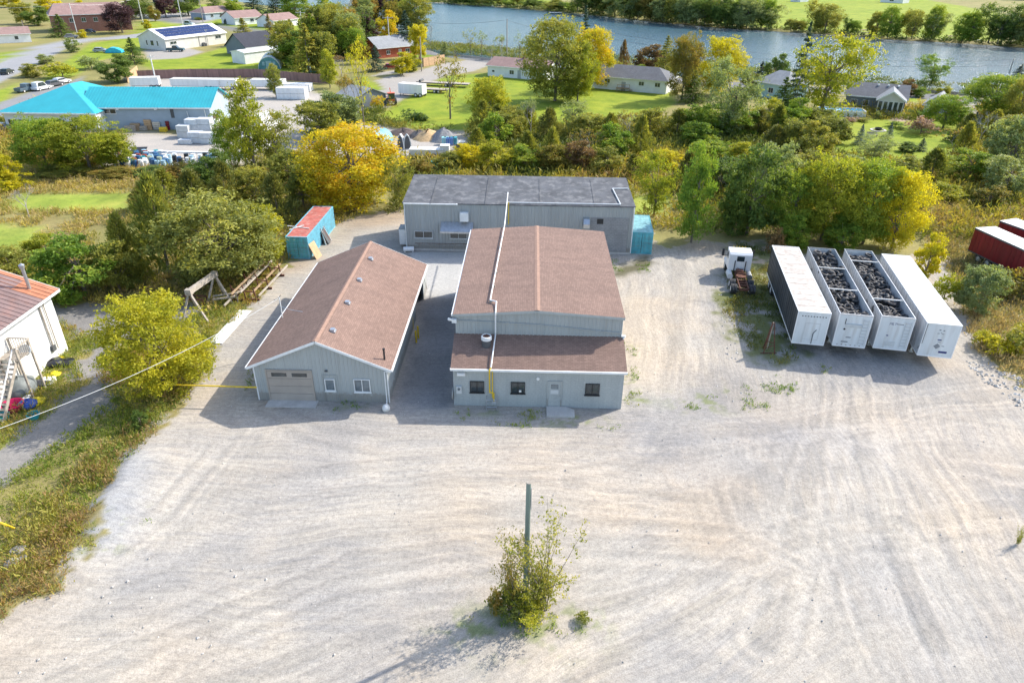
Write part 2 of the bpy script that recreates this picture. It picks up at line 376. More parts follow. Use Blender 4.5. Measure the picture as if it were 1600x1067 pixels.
    # brown dirt along the yard's far edges
    dk = sm(ldist(x, y, P_('450,410 530,350 640,335'))*-1+3, 2)+sm(ldist(x, y, P_('1024,380 1100,382 1200,385 1215,470'))*-1+2.5, 2)
    dk = np.clip(dk*.8*(.4+n1), 0, .85)*(grav)*(yd > -1); col[:] = col*(1-dk[..., None])+a([.33,.26,.19])*dk[..., None]
    lay(sdist(x, y, PAD), .15, a([.45,.44,.42])*(.9+.2*u), 5, as_=.5)
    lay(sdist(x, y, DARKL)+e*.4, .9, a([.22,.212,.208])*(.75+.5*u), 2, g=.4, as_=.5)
    k = sm(sdist(x, y, WEEDY)+e*2, 1.5)*np.clip((n2-.28)*6, 0, 1); lay((k-.5)*2, 1.2, a([.15,.16,.06])+0*col, 0, g=.1)
    lay(sdist(x, y, DRYG)+e*.8, .9, a([.13,.12,.07])+0*col, 0)
    # weeds breaking through at the building fronts
    for c_, r_ in (((985,545),1.0),((982,600),1.3),((905,655),1.6),((850,655),1.6),((760,640),1.2),((1095,628),2.3),((1000,625),.8),((545,626),1.6),((1150,610),1.2),((1225,450),.7),((170,815),1.2),((212,806),1.1),((150,857),1.4),((825,975),3.0),((730,985),1.6),((910,972),1.2)):
        p = at(*c_); k = np.exp(-((x-p.x)**2+((y-p.y)*1.6)**2)/r_**2)*np.clip((fbm(x, y, .8, 63, 3)-.55)*9, 0, 1)*.7
        k = np.clip(k, 0, .7)[..., None]; col[:] = col*(1-k)+a([.18,.22,.06])*k
    lay(sdist(x, y, PATH4), .3, a([.5,.36,.29])+0*col, 5, as_=.5)
    rv = sdist(x, y, RIVER); col[:] = np.where((rv > -1)[..., None], a([.12,.11,.07]), col); reg[rv > -.5] = 0
    # relief
    z = -2.2*sm(rv, 5)
    near = np.clip((100-y)/12, 0, 1)*np.clip((60-np.abs(x))/6, 0, 1)
    z = z+near*((n2-.5)*.06*(1-grav*.4)-(.035*tr[..., 0]*grav))
    pile = at(178, 770); z = z+near*.55*np.exp(-(((x-pile.x)*.8)**2+((y-pile.y)*.35)**2)/4)*sm(yd+.3, 1)
    for q, hh in (((1195,505),.25),((1150,590),.18)): p = at(*q); z = z+near*hh*np.exp(-((x-p.x)**2+(y-p.y)**2)/3)
    ridge = at(1210, 385); z = z+near*.9*np.exp(-(((x-ridge.x-2)*.35)**2+((y-ridge.y-2)*.7)**2))
    fa = np.clip(sm(24-y+.55*x+4, 10)+0, 0, 1); fc = sm(x-18+(n3-.5)*20, 8)*(1-sm(y-60, 10)); fb = np.clip(1-fa-fc, 0, 1); fa = fa*(1-fc)
    side = sm(x-8, 3)*sm(y-46, 5); fc = np.maximum(fc, side); fb = fb*(1-side)
    return z, col, reg, np.stack([grav, grass, asp], -1), np.stack([fa, fb, fc], -1)
def terrain_mat():
    m_, n, b, L = nodes('terrain')
    def attr(nm): x = n.nodes.new('ShaderNodeAttribute'); x.attribute_name = nm; return x
    base = attr('base').outputs['Color']; mk = n.nodes.new('ShaderNodeSeparateColor'); L.new(attr('mask').outputs['Color'], mk.inputs[0])
    fl = n.nodes.new('ShaderNodeSeparateColor'); L.new(attr('flow').outputs['Color'], fl.inputs[0])
    pos = n.nodes.new('ShaderNodeNewGeometry').outputs['Position']
    wv = n.nodes.new('ShaderNodeTexNoise'); wv.inputs['Scale'].default_value = .07; wv.inputs['Detail'].default_value = 2; L.new(pos, wv.inputs['Vector'])
    wp = n.nodes.new('ShaderNodeVectorMath'); wp.operation = 'MULTIPLY_ADD'; L.new(wv.outputs['Color'], wp.inputs[0]); wp.inputs[1].default_value = (5,5,0); L.new(pos, wp.inputs[2])
    tot = None
    for ang, sock in ((34, fl.outputs[0]), (3, fl.outputs[1]), (82, fl.outputs[2])):
        mp = n.nodes.new('ShaderNodeMapping'); mp.vector_type = 'TEXTURE'; mp.inputs['Rotation'].default_value = (0,0,R(ang)); mp.inputs['Scale'].default_value = (11, .55, 1)
        L.new(wp.outputs[0], mp.inputs[0]); s = math_(n, 'MULTIPLY', noise(n, mp.outputs[0], 1.0, 7, .72), sock)
        tot = s if tot is None else math_(n, 'ADD', tot, s)
    st = ramp(n, tot, [(.30, (.82,.82,.83)), (.44, (.93,.93,.94)), (.50,(1.0,.99,.98)), (.53, (1.05,1.03,1.0)), (.68, (1.17,1.15,1.10))])
    patch = ramp(n, noise(n, pos, .13, 4, .6), [(.38, (.25,.25,.25)), (.62, (1,1,1))])
    c = mix(n, mk.outputs[0], base, mix(n, patch, base, st, 'MULTIPLY'))
    tot2 = None
    for ang, sock in ((31, fl.outputs[0]), (-3, fl.outputs[1]), (86, fl.outputs[2])):
        mp = n.nodes.new('ShaderNodeMapping'); mp.vector_type = 'TEXTURE'; mp.inputs['Rotation'].default_value = (0,0,R(ang)); mp.inputs['Scale'].default_value = (2.6, .22, 1)
        L.new(wp.outputs[0], mp.inputs[0]); s = math_(n, 'MULTIPLY', noise(n, mp.outputs[0], 1.0, 5, .75), sock)
        tot2 = s if tot2 is None else math_(n, 'ADD', tot2, s)
    c = mix(n, math_(n, 'MULTIPLY', mk.outputs[0], .75), c, ramp(n, tot2, [(.32, (.84,.84,.85)), (.5, (1,1,1)), (.66, (1.15,1.14,1.12))]), 'MULTIPLY')
    rg_ = math_(n, 'ABSOLUTE', math_(n, 'SUBTRACT', tot, .5)); c = mix(n, mk.outputs[0], c, mix(n, 1.0, c, ramp(n, rg_, [(.0, (.80,.795,.79)), (.006, (.93,.93,.93)), (.016, (1.05,1.045,1.04)), (.05, (1,1,1))]), 'MULTIPLY'))
    rg2 = math_(n, 'ABSOLUTE', math_(n, 'SUBTRACT', tot2, .53)); c = mix(n, math_(n, 'MULTIPLY', mk.outputs[0], .8), c, ramp(n, rg2, [(.0, (1.14,1.13,1.12)), (.008, (1.03,1.03,1.03)), (.03, (1,1,1))]), 'MULTIPLY')
    lw = ramp(n, noise(n, pos, .22, 6, .7), [(.34, (.66,.74,.72)), (.5, (1,1,1)), (.66, (1.28,1.13,1.25))])
    c = mix(n, mk.outputs[1], c, mix(n, 1.0, c, lw, 'MULTIPLY'))
    g = noise(n, pos, 3.2, 6, .75); g2 = noise(n, pos, 14, 3, .7); big = noise(n, pos, .35, 5, .65)
    c = mix(n, math_(n, 'MULTIPLY', mk.outputs[0], .6), c, ramp(n, big, [(.3, (.78,.79,.81)), (.5,(1,1,1)), (.7, (1.13,1.08,1.02))]), 'MULTIPLY')
    c = mix(n, .75, c, ramp(n, g, [(.32, (.72,.72,.72)), (.5, (1,1,1)), (.68, (1.2,1.195,1.18))]), 'MULTIPLY')
    peb = n.nodes.new('ShaderNodeTexVoronoi'); peb.inputs['Scale'].default_value = 3.5; L.new(pos, peb.inputs['Vector'])
    spk = math_(n, 'MULTIPLY', ramp(n, peb.outputs['Distance'], [(.05,(1,1,1)),(.16,(0,0,0))]), math_(n, 'MULTIPLY', ramp(n, noise(n, pos, .5, 3), [(.48,(0,0,0)),(.6,(1,1,1))]), math_(n, 'MULTIPLY', mk.outputs[0], .5)))
    c = mix(n, spk, c, ramp(n, noise(n, pos, 5, 1), [(.45,(.26,.25,.24)),(.55,(.75,.73,.7))]))
    c = mix(n, .5, c, ramp(n, g2, [(.32, (.62,.62,.62)), (.5,(1,1,1)), (.68, (1.35,1.35,1.35))]), 'MULTIPLY')
    L.new(c, b.inputs['Base Color']); b.inputs['Roughness'].default_value = .93; b.inputs['Specular IOR Level'].default_value = .2
    bump(n, b, math_(n, 'ADD', g, math_(n, 'MULTIPLY', g2, .5)), .5, .06)
    return m_
TERR = terrain_mat()
def grid(x0, x1, y0, y1, st, names):
    xs = np.arange(x0, x1+st*.5, st); ys = np.arange(y0, y1+st*.5, st); X, Y = np.meshgrid(xs, ys)
    z, col, reg, mk, fl = terrain_fields(X, Y)
    ny, nx = X.shape; idx = np.arange(ny*nx).reshape(ny, nx)
    q = np.stack([idx[:-1,:-1], idx[:-1,1:], idx[1:,1:], idx[1:,:-1]], -1).reshape(-1, 4); r = reg[:-1,:-1].ravel()
    V = np.stack([X, Y, z], -1).reshape(-1, 3); col = col.reshape(-1, 3); mk = mk.reshape(-1, 3); fl = fl.reshape(-1, 3)
    for k, nm in enumerate(names):
        f = q[r == k]
        if len(f) == 0: continue
        u, inv = np.unique(f.ravel(), return_inverse=True); me = bpy.data.meshes.new(nm)
        me.vertices.add(len(u)); me.vertices.foreach_set('co', V[u].ravel().astype(np.float32))
        me.loops.add(len(inv)); me.loops.foreach_set('vertex_index', inv.astype(np.int32))
        me.polygons.add(len(f)); me.polygons.foreach_set('loop_start', np.arange(0, len(inv), 4, dtype=np.int32)); me.polygons.foreach_set('use_smooth', np.ones(len(f), bool))
        me.update()
        for an, ar in (('base', col), ('mask', mk), ('flow', fl)):
            at_ = me.attributes.new(an, 'FLOAT_COLOR', 'POINT'); at_.data.foreach_set('color', np.hstack([ar[u], np.ones((len(u),1))]).ravel().astype(np.float32))
        me.materials.append(TERR); o = bpy.data.objects.new(nm, me); C.objects.link(o); o['kind'] = 'structure'
NAMES = ['ground', 'lawn', 'gravel_yard', 'road', 'lane', 'concrete_pad']
grid(-62, 62, 8, 100, .2, NAMES)
grid(-158, -62, 8, 100, 1.5, NAMES); grid(62, 200, 8, 100, 1.5, NAMES); grid(-62, 62, -30, 8, 2, NAMES)
grid(-158, 242, 100, 300, 1.25, NAMES)
grid(242, 742, 100, 300, 5, NAMES); grid(-658, -158, 100, 300, 5, NAMES); grid(-658, 842, 300, 700, 5, NAMES)
grid(-2658, 2842, 700, 3200, 100, NAMES)
def water_mat():
    m_, n, b, L = nodes('river_water')
    pos = n.nodes.new('ShaderNodeNewGeometry').outputs['Position']
    L.new(ramp(n, noise(n, pos, .02, 4), [(.35, (.025,.085,.115)), (.7, (.04,.11,.14))]), b.inputs['Base Color'])
    b.inputs['Roughness'].default_value = .22; b.inputs['IOR'].default_value = 1.33
    mp = n.nodes.new('ShaderNodeMapping'); mp.inputs['Rotation'].default_value = (0,0,R(25)); mp.inputs['Scale'].default_value = (1,2.2,1); L.new(pos, mp.inputs[0])
    bump(n, b, math_(n, 'ADD', noise(n, mp.outputs[0], .9, 5, .7), math_(n, 'MULTIPLY', noise(n, mp.outputs[0], .12, 3), 1.5)), 1.0, .5)
    return m_
wb = MB(); wb.face([(-700, 100, -.7), (1200, 20, -.7), (1200, 690, -.7), (-700, 690, -.7)])
wb.build('river', water_mat(), kind='structure')
# ------------------------------------------------------------------ buildings
def ribs(mb, a, b, z0, ztop, pitch=.3, depth=.035, rib=.07):
    """ribbed sheet from a to b (xy), z0 up to ztop(t) ; outward = right-hand side of a->b"""
    a, b = Vector((*a, 0)), Vector((*b, 0)); L = (b-a).length; d = (b-a)/L; n = Vector((d.y, -d.x, 0))
    ts = []; s = 0
    while s < L-.001:
        e = min(s+pitch, L)
        ts += [(s, 0), (max(s, e-rib*1.6), 0), (max(s, e-rib*1.2), depth), (max(s, e-rib*.4), depth)]; s = e
    ts.append((L, 0)); pr = None
    for k, (t, o) in enumerate(ts):
        p = a+d*t+n*o; cur = (Vector((p.x, p.y, z0)), Vector((p.x, p.y, ztop(t))))
        if pr: mb.face([pr[0], cur[0], cur[1], pr[1]])
        pr = cur
    return mb
def window(parent, x, z, w_, h_, frame, glass, y=0, rz=0, mull=1, name='window', sill=True, label=None, depth=.07, rows=0):
    """window on the face y=0 looking to -y, x = centre, z = bottom; rz turns it with the wall about its own spot"""
    f = MB(); t = .06
    f.bx(-w_/2, -w_/2+t, -depth, 0, 0, h_); f.bx(w_/2-t, w_/2, -depth, 0, 0, h_); f.bx(-w_/2+t, w_/2-t, -depth, 0, 0, t); f.bx(-w_/2+t, w_/2-t, -depth, 0, h_-t, h_)
    for i in range(mull): xx = -w_/2+w_*(i+1)/(mull+1); f.bx(xx-.025, xx+.025, -depth*.8, -.01, t, h_-t)
    for i in range(rows): zz = h_*(i+1)/(rows+1); f.bx(-w_/2+t, w_/2-t, -depth*.7, -.012, zz-.02, zz+.02)
    o = f.build(name, frame, parent, rot=(0,0,rz)); o.location = (x, y, z) if rz == 0 else (x, y, z)
    for i in range(mull+1):
        x0 = -w_/2+t+(w_-2*t)*i/(mull+1); x1 = x0+(w_-2*t)/(mull+1)
        MB().bx(x0+.026, x1-.026, -.02, -.004, t+.001, h_-t-.001).build('pane', glass, o)
    if sill: MB().bx(-w_/2-.05, w_/2+.05, -depth-.05, 0, -.06, -.003).build('sill', frame, o)
    if label: o['label'] = label
    return o

# --- workshop with the gable roof (left)
GX, GY, GW, GL, GE, GR = -20.43, 44.55, 10.05, 19.55, 3.19, 5.39
t = thing('workshop', 'grey gabled workshop with brown shingle roof and beige overhead door', 'workshop', (GX, GY, 0))
gz = lambda u: GE-.06+(GR-GE)*(1-abs(u-GW/2)/(GW/2))
wl = MB(); ribs(wl, (0,0), (GW,0), 0, gz); ribs(wl, (GW,GL), (0,GL), 0, gz); ribs(wl, (0,GL), (0,0), 0, lambda u: GE-.05)
ribs(wl, (GW,0), (GW,13.9), 0, lambda u: GE-.05); ribs(wl, (GW,18.0), (GW,GL), 0, lambda u: GE-.05); ribs(wl, (GW,13.9), (GW,18.0), 2.95, lambda u: GE-.05)
wl.build('wall', siding, t)
rp = MB(); rp.bx(GW-1.6, GW-1.5, 13.9, 18.0, 0, 3).build('doorway', dgrey, t)
for sx in (0, 1):     # two roof slopes with thickness
    s_ = MB(); x0, x1 = (-.4, GW/2) if sx == 0 else (GW+.4, GW/2); zl = GE-.08
    s_.raw([(x0,-.3,zl),(x1,-.3,GR+.05),(x1,GL+.25,GR+.05),(x0,GL+.25,zl),(x0,-.3,zl-.14),(x1,-.3,GR-.09),(x1,GL+.25,GR-.09),(x0,GL+.25,zl-.14)],
        [(0,1,2,3),(7,6,5,4),(0,4,5,1),(1,5,6,2),(2,6,7,3),(3,7,4,0)]).build('roof_slope', shingle_g, t)
rc = MB()
rc.raw([(GW/2-.2,-.31,GR+.01),(GW/2,-.31,GR+.085),(GW/2+.2,-.31,GR+.01),(GW/2-.2,GL+.26,GR+.01),(GW/2,GL+.26,GR+.085),(GW/2+.2,GL+.26,GR+.01)],[(0,1,4,3),(1,2,5,4),(0,2,1),(3,4,5)]).build('ridge_cap', shingle_ridge, t)
fa = MB()
for s in (0, 1):
    a = (-.42 if s == 0 else GW+.42, -.33, GE-.2); b = (GW/2, -.33, GR-.06); fa.beam(a, b, .03, .2)
    fa.build('fascia', trim_w, t); fa = MB(); MB().beam((a[0], GL+.28, a[2]), (b[0], GL+.28, b[2]), .03, .2).build('fascia', trim_w, t)
MB().bx(GW+.4, GW+.52, -.3, GL+.2, GE-.26, GE-.12).build('gutter', trim_w, t); MB().bx(-.52, -.4, -.3, GL+.2, GE-.26, GE-.12).build('gutter', trim_w, t)
cr = MB(); cr.bx(GW-.02, GW+.05, -.05, .05, 0, GE-.1); cr.bx(-.05, .03, -.05, .05, 0, GE-.1); cr.build('corner_trim', trim_w, t)
d = MB(); d.bx(.95, 4.3, -.10, -.04, 0, .0+2.68); dd = d
fr = MB(); fr.bx(.85, .95, -.12, 0, 0, 2.72); fr.bx(4.3, 4.4, -.12, 0, 0, 2.72); fr.bx(.85, 4.4, -.12, 0, 2.721, 2.80); od = fr.build('overhead_door', tan_door, t)
for k in range(4): MB().bx(.96, 4.29, -.085, -.04, .02+k*.67, .02+k*.67+.645).build('door_panel', tan_door, od)
for k in range(2):
    x0 = 1.30+k*1.55; MB().bx(x0, x0+1.15, -.10, -.086, 2.20, 2.52).build('pane', pane_m, od)
window(t, 5.65, 1.0, .78, 1.05, trim_w, pane_l, y=-.04, mull=0, label='small pale blinded window')
dfr = MB(); dfr.bx(5.1, 5.16, -.07, -.036, 0, 2.35); dfr.bx(6.2, 6.26, -.07, -.036, 0, 2.35); dfr.bx(5.1, 6.26, -.07, -.036, 2.351, 2.41); dfr.build('door_trim', siding, t)
window(t, 8.1, .95, 1.25, 1.15, trim_w, pane_l, y=-.04, mull=1)
MB().bx(5.4, 5.6, -.16, -.04, 2.72, 2.82).build('wall_light', dgrey, t)
MB().bx(.75, 4.6, -1.0, -.03, 0, .05).build('door_threshold', conc, t)
v0 = None
for k, yy in enumerate((1.9, 6.7, 11.2, 16.0)):
    xx = GW/2+.75; zz = GR-.75*(GR-GE)/(GW/2)
    v = MB(); v.bx(-.17, .17, -.19, .19, .02, .17); v.bx(-.24, .24, -.24, .24, -.12, .02); v.build('roof_vent', galv if k else galv, t, loc=(xx, yy, zz+.08))
MB().cyl((0,0,-.3), (0,0,1.0), .07, .07).cyl((0,0,.95), (0,0,1.05), .10, .10).build('vent_pipe', black_m, t, loc=(GW-.25, .75, GE+.1))
dp = MB(); dp.tube([(GW+.3,-.3,GE-.2),(GW-.15,-.12,GE-.35),(GW-.15,-.12,.35),(GW-.1,-.55,.12)], .045, 8); dp.build('downpipe', trim_w, t)
tag(MB().lathe([(0,0),(.28,0),(.30,.22),(.24,.42),(.1,.52),(0,.52)], 14).build('sump_cap', white_d, loc=(GX+GW-.05, GY-1.05, 0), smooth=True), 'small round white capped pit at the right front corner of the gabled workshop', 'cap')
sd = MB(); sd.bx(0, .08, 0, 2.4, .05, 2.9); sd.beam((.09,0,2.9), (.09,2.4,.1), .04, .1); sd.build('sliding_door', siding, t, loc=(GW+.08, 18.1, 0))
mst = thing('service_mast', 'thin white cable mast standing on the left eave of the gabled workshop', 'mast', (GX-.1, GY+7.5, GE))
MB().cyl((0,0,-.1), (0,0,2.0), .045).build('pole', trim_w, mst); MB().cyl((0,0,1.9),(-.5,.1,1.6),.03).cyl((0,0,1.95),(.15,0,2.15),.03).build('insulator', black_m, mst)
MB().tube([(0,0,1.1),(1.0,-.4,1.0),(2.0,-.6,.95)], .02, 5).build('stay', galv, mst)

# --- main building: low block-built office front + tall shed behind
MX0, MX1, MY = -5.38, 7.36, 44.42
t = thing('main_building', 'grey block office front with tall brown roofed shed hall behind it', 'building', (MX0, MY, 0))
W = MX1-MX0; AE = 3.42; AY = 3.0; AZ = 4.62       # annex eave, depth, top
YB = 21.2; TE = 6.35; TR = 6.8; RX = W*.487
blk = MB(); blk.bx(0, W, 0, AY, 0, AE-.05)
blk.build('block_wall', block_paint, t)
side = MB(); side.raw([(0,.0,AE-.05),(0,AY,AE-.05),(0,AY,AZ-.1),(W,0,AE-.05),(W,AY,AE-.05),(W,AY,AZ-.1)],[(0,1,2),(3,5,4)]).build('side_gable', siding, t)
ar = MB(); ar.raw([(-.15,-.28,AE),(W+.15,-.28,AE),(W+.15,AY,AZ),(-.15,AY,AZ),(-.15,-.28,AE-.1),(W+.15,-.28,AE-.1),(W+.15,AY,AZ-.1),(-.15,AY,AZ-.1)],[(0,1,2,3),(7,6,5,4),(0,4,5,1),(1,5,6,2),(2,6,7,3),(3,7,4,0)])
ar.build('lower_roof', shingle_g, t)
g = MB(); g.bx(-.17, W+.17, -.40, -.285, AE-.12, AE+.03); g.bx(-.19, -.151, -.28, 0, AE-.16, AE-.01); g.build('gutter', trim_w, t)
g = MB(); g.bx(-.14, W+.14, -.22, -.003, AE-.22, AE-.11); g.build('soffit', trim_w, t)
tz = lambda u: TE+(TR-TE)*(u/RX if u < RX else (W-u)/(W-RX))-.05
tw = MB(); ribs(tw, (0,AY), (W,AY), AE, tz); ribs(tw, (W,AY), (W,YB), 0, lambda u: TE-.03); ribs(tw, (W,YB), (0,YB), 0, lambda u: tz(W-u)); ribs(tw, (0,YB), (0,AY), 0, lambda u: TE-.03)
tw.build('shed_wall', siding, t)
for s in (0, 1):
    x0 = -.2 if s == 0 else W+.1
    q = MB(); q.raw([(x0,AY-.18,TE),(RX,AY-.18,TR),(RX,YB+.15,TR),(x0,YB+.15,TE),(x0,AY-.18,TE-.14),(RX,AY-.18,TR-.14),(RX,YB+.15,TR-.14),(x0,YB+.15,TE-.14)],[(0,1,2,3),(7,6,5,4),(0,4,5,1),(1,5,6,2),(2,6,7,3),(3,7,4,0)])
    q.build('upper_roof', shingle_g, t)
q = MB(); q.raw([(RX-.22,AY-.19,TR-.003),(RX,AY-.19,TR+.05),(RX+.22,AY-.19,TR-.003),(RX-.22,YB+.16,TR-.003),(RX,YB+.16,TR+.05),(RX+.22,YB+.16,TR-.003)],[(0,1,4,3),(1,2,5,4),(0,2,1),(3,4,5)]).build('ridge_cap', shingle_ridge, t)
q = MB(); q.beam((-.2,AY-.2,TE-.12),(RX,AY-.2,TR-.12),.03,.2); q.beam((RX,AY-.2,TR-.12),(W+.1,AY-.2,TE-.12),.03,.2); q.build('fascia', siding, t)
q = MB(); q.bx(-.32,-.2,AY-.15,YB+.1,TE-.2,TE-.05); q.build('eave_gutter', trim_w, t)
MB().tube([(.1,AY-.08,TE-.55),(W*.5,AY-.08,5.55),(W-.05,AY-.08,AZ+.35)], .035, 6).build('conduit', siding, t)
MB().box((-.1,AY-.15,TE-.55),(.35,.3,.3)).box((-.35,AY-.25,TE-.42),(.45,.16,.16),.5,0,.4).build('flood_light', trim_w, t)
MB().box((W+.1,AY-.1,AZ+.1),(.3,.2,.14),-.4).cyl((W+.1,AY-.2,AZ),(W+.1,AY-.2,.1),.05).build('downpipe', trim_w, t)
for xx in (1.78, 4.86, 10.45):
    window(t, xx, 1.22, 1.06, 1.0, black_m, pane_m, y=-.003, mull=1)
MB().bx(4.95, 5.12, -.035, -.022, 1.32, 1.5).build('notice', trim_w, t)
df = MB(); df.bx(-.55,-.47,-.07,0,0,2.25); df.bx(.47,.55,-.07,0,0,2.25); df.bx(-.55,.55,-.07,0,2.251,2.33); dr = df.build('door', siding, t, loc=(7.62,-.003,.05))
MB().bx(-.468,.468,-.045,-.005,.02,2.245).build('leaf', block_paint, dr); MB().bx(-.3,.3,-.06,-.046,1.2,1.55).build('vent_panel', grey_l, dr); MB().bx(-.28,.28,-.055,-.046,1.65,2.05).build('pane', pane_l, dr); MB().bx(.34,.42,-.1,-.046,1.0,1.06).build('handle', galv, dr)
mt = MB().bx(-.2,.2,-.16,0,0,.62).build('meter_box', grey_l, t, loc=(.42,-.003,1.15)); MB().lathe([(0,0),(.1,0),(.1,.08),(0,.08)],12).build('dial', pane_l, mt, loc=(0,-.16,.42), rot=(R(90),0,0))
MB().bx(-.3,.3,-.2,0,0,.24).bx(-.24,.24,-.26,-.2,.04,.2).build('lamp_box', trim_w, t, loc=(.62,-.003,2.75))
MB().lathe([(0,0),(.12,0),(.12,.07),(0,.07)],12).build('round_vent', trim_w, t, loc=(6.35,-.003,2.55), rot=(R(90),0,0))
MB().cyl((0,0,0),(0,0,.1),.45,.45,14).build('tank_lid', siding, t, loc=(-.14,.25,.9), rot=(0,R(90),0))
# gas line over the roofs
gp = thing('gas_pipe', 'long white pipe running over the roofs and ending yellow on the office front', 'pipe', (MX0, MY, 0))
zr = lambda u: TE+(TR-TE)*u/RX
MB().tube([(3.05,YB+10.2,7.0),(3.05,YB+.2,zr(3.05)+.25),(2.55,AY+1.6,zr(2.55)+.2),(3.05,AY+1.3,zr(3.05)+.2),(3.05,AY-.3,TE+.25),(3.05,AY-.3,AZ+.15),(2.85,-.3,AE+.16)], .055, 8).build('white_pipe', white_p, gp)
for yy in (4.6,7.4,10.2,13,15.8,18.6): MB().bx(-.12,.12,-.06,.06,0,.2).build('pipe_block', wood_grey, gp, loc=(2.6+(yy-4.6)*.024,yy,zr(2.6)))
MB().tube([(2.85,-.3,AE+.16),(2.75,-.46,AE+.05),(2.75,-.2,1.35),(3.05,-.2,1.3),(3.05,-.2,.4)], .055, 8).tube([(2.95,-.44,AE-.1),(2.95,-.2,AE-.2),(2.95,-.2,.9)], .04, 8).build('yellow_pipe', yellow, gp)
MB().bx(2.9,3.2,-.3,-.1,.35,.6).build('regulator', grey_l, gp)
gr_ = thing('guard_rail', 'low galvanised pipe guard round the yellow gas riser', 'guard rail', (MX0+2.9, MY-.45, 0))
for zz in (.3,.62,.95): MB().tube([(-.4,.4,zz),(-.4,-.15,zz),(.4,-.15,zz),(.4,.4,zz)],.025,6).build('rail', galv, gr_)
for sx in (-.4,.4): MB().cyl((sx,-.15,0),(sx,-.15,1.0),.035).build('post', galv, gr_)
# condenser on the lower roof
ac = thing('condenser', 'round topped cooling condenser standing on the lower brown roof', 'condenser', (MX0+2.4, MY+1.95, AE+.95))
MB().bx(-.42,.42,-.42,.42,-.35,-.28).bx(-.38,-.3,-.38,.38,-.6,-.28).bx(.3,.38,-.38,.38,-.6,-.28).build('stand', wood_grey, ac)
MB().lathe([(.33,-.28),(.35,-.25),(.35,.35),(.36,.36)],18).build('casing', dgrey, ac)
MB().lathe([(.40,.36),(.40,.62),(.36,.66),(.29,.66),(.29,.62)],18).build('top_cover', trim_w, ac)
MB().lathe([(0,.6),(.29,.6)],14).box((0,0,.62),(.55,.09,.03)).box((0,0,.63),(.09,.55,.03)).build('fan', rust, ac)
tag(MB().prism([(0,0),(2.1,0),(2.1,.85),(1.55,1.25),(0,1.25)],'z',0,.14).build('door_slab', conc, loc=(MX0+7.05, MY-1.32, 0)), 'grey concrete slab before the office door with one corner broken off', 'slab')
for k in range(3):
    bo = thing('bollard', ['yellow bollard nearest the camera beside the shaded side wall of the workshop','middle yellow bollard beside the workshop side doorway','farthest yellow bollard close against the workshop side wall'][k], 'bollard', (*at(*((650.5,535),(653.8,528),(645,514))[k])[:2], 0), 0, 'yellow bollards in the shaded passage')
    MB().cyl((0,0,0),(0,0,1.15),.085,.085,12).build('pipe', yellow, bo); MB().lathe([(.086,1.13),(.06,1.2),(0,1.22)],12).build('cap', yellow, bo, smooth=True)

# --- rear building
BX0, BX1, BY = -13.99, 11.72, 75.71
t = thing('rear_building', 'long grey ribbed steel building with a worn dark flat roof', 'building', (BX0, BY, 0))
W2 = BX1-BX0; D2 = 8.15; H1, H2 = 5.7, 6.55
bw = MB(); ribs(bw, (0,0), (W2,0), .25, lambda u: H1-.06, .38, .045, .09); ribs(bw, (W2,0), (W2,D2), .25, lambda u: H1-.06+(H2-H1)*u/D2, .38,.045,.09); ribs(bw, (W2,D2), (0,D2), .25, lambda u: H2-.06, .38,.045,.09); ribs(bw, (0,D2), (0,0), .25, lambda u: H2-.06-(H2-H1)*u/D2, .38,.045,.09)
bw.build('wall', siding_back, t); MB().bx(-.04, W2+.04, -.05, D2+.04, 0, .25).build('plinth', conc, t)
MB().raw([(-.15,-.12,H1),(W2+.15,-.12,H1),(W2-.05,D2+.1,H2),(-.0,D2+.1,H2),(-.15,-.12,H1-.12),(W2+.15,-.12,H1-.12),(W2-.05,D2+.1,H2-.12),(0,D2+.1,H2-.12)],[(0,1,2,3),(7,6,5,4),(0,4,5,1),(1,5,6,2),(2,6,7,3),(3,7,4,0)]).build('roof', roof_flat, t)
MB().bx(0,6.0,-.26,-.125,H1-.14,H1-.02).bx(5.9,6.05,-.3,-.1,H1-.16,H1).build('gutter', trim_w, t)
MB().bx(W2-4.7,W2-.45,-.055,-.002,.3,4.35).build('block_patch', block_raw, t)
for (xx, ww) in ((2.05,2.1),(6.05,2.0)): window(t, xx, 1.55, ww, .85, grey_l, pane_m, y=-.05, mull=1)
aw = MB(); 
for k in range(9): x0 = 4.15+k*.4; aw.prism([(-1.25,2.75),(-.05,3.5),(-.05,3.54),(-1.25,2.79)],'x',x0,x0+.30); 
aw.bx(4.1,7.8,-1.29,-1.25,2.6,2.8); aw.beam((4.2,-.05,2.3),(4.2,-1.2,2.7),.06,.06); aw.beam((7.7,-.05,2.3),(7.7,-1.2,2.7),.06,.06); aw.prism([(-1.25,2.72),(-.05,3.47),(-.05,3.49),(-1.25,2.74)],'x',4.12,7.78); aw.build('awning', galv, t)
MB().bx(6.3,7.25,-.55,-.05,3.75,4.75).bx(6.4,7.15,-.57,-.551,3.85,4.65).build('air_unit', trim_w, t)
MB().prism([(-.05,3.3),(-.75,3.3),(-.75,3.75),(-.4,4.25),(-.05,4.3)],'x',W2-5.55,W2-4.85).build('exhaust_hood', galv, t)
MB().bx(W2-4.0,W2-3.3,-.09,-.058,3.6,4.2).build('opening', black_m, t)
MB().tube([(11.5,.2,H1+.14),(W2-1.5,.2,H1+.14),(W2-2.0,4.6,H1+.6),(W2-.2,4.7,H1+.62),(W2-.15,4.7,H1+.3)],.06,8).build('roof_pipe', trim_w, t)
MB().tube([(11.75,-.1,H1+.25),(11.75,-.1,4.6),(11.75,-.1,3.4)],.05,8).build('yellow_pipe', yellow, t)
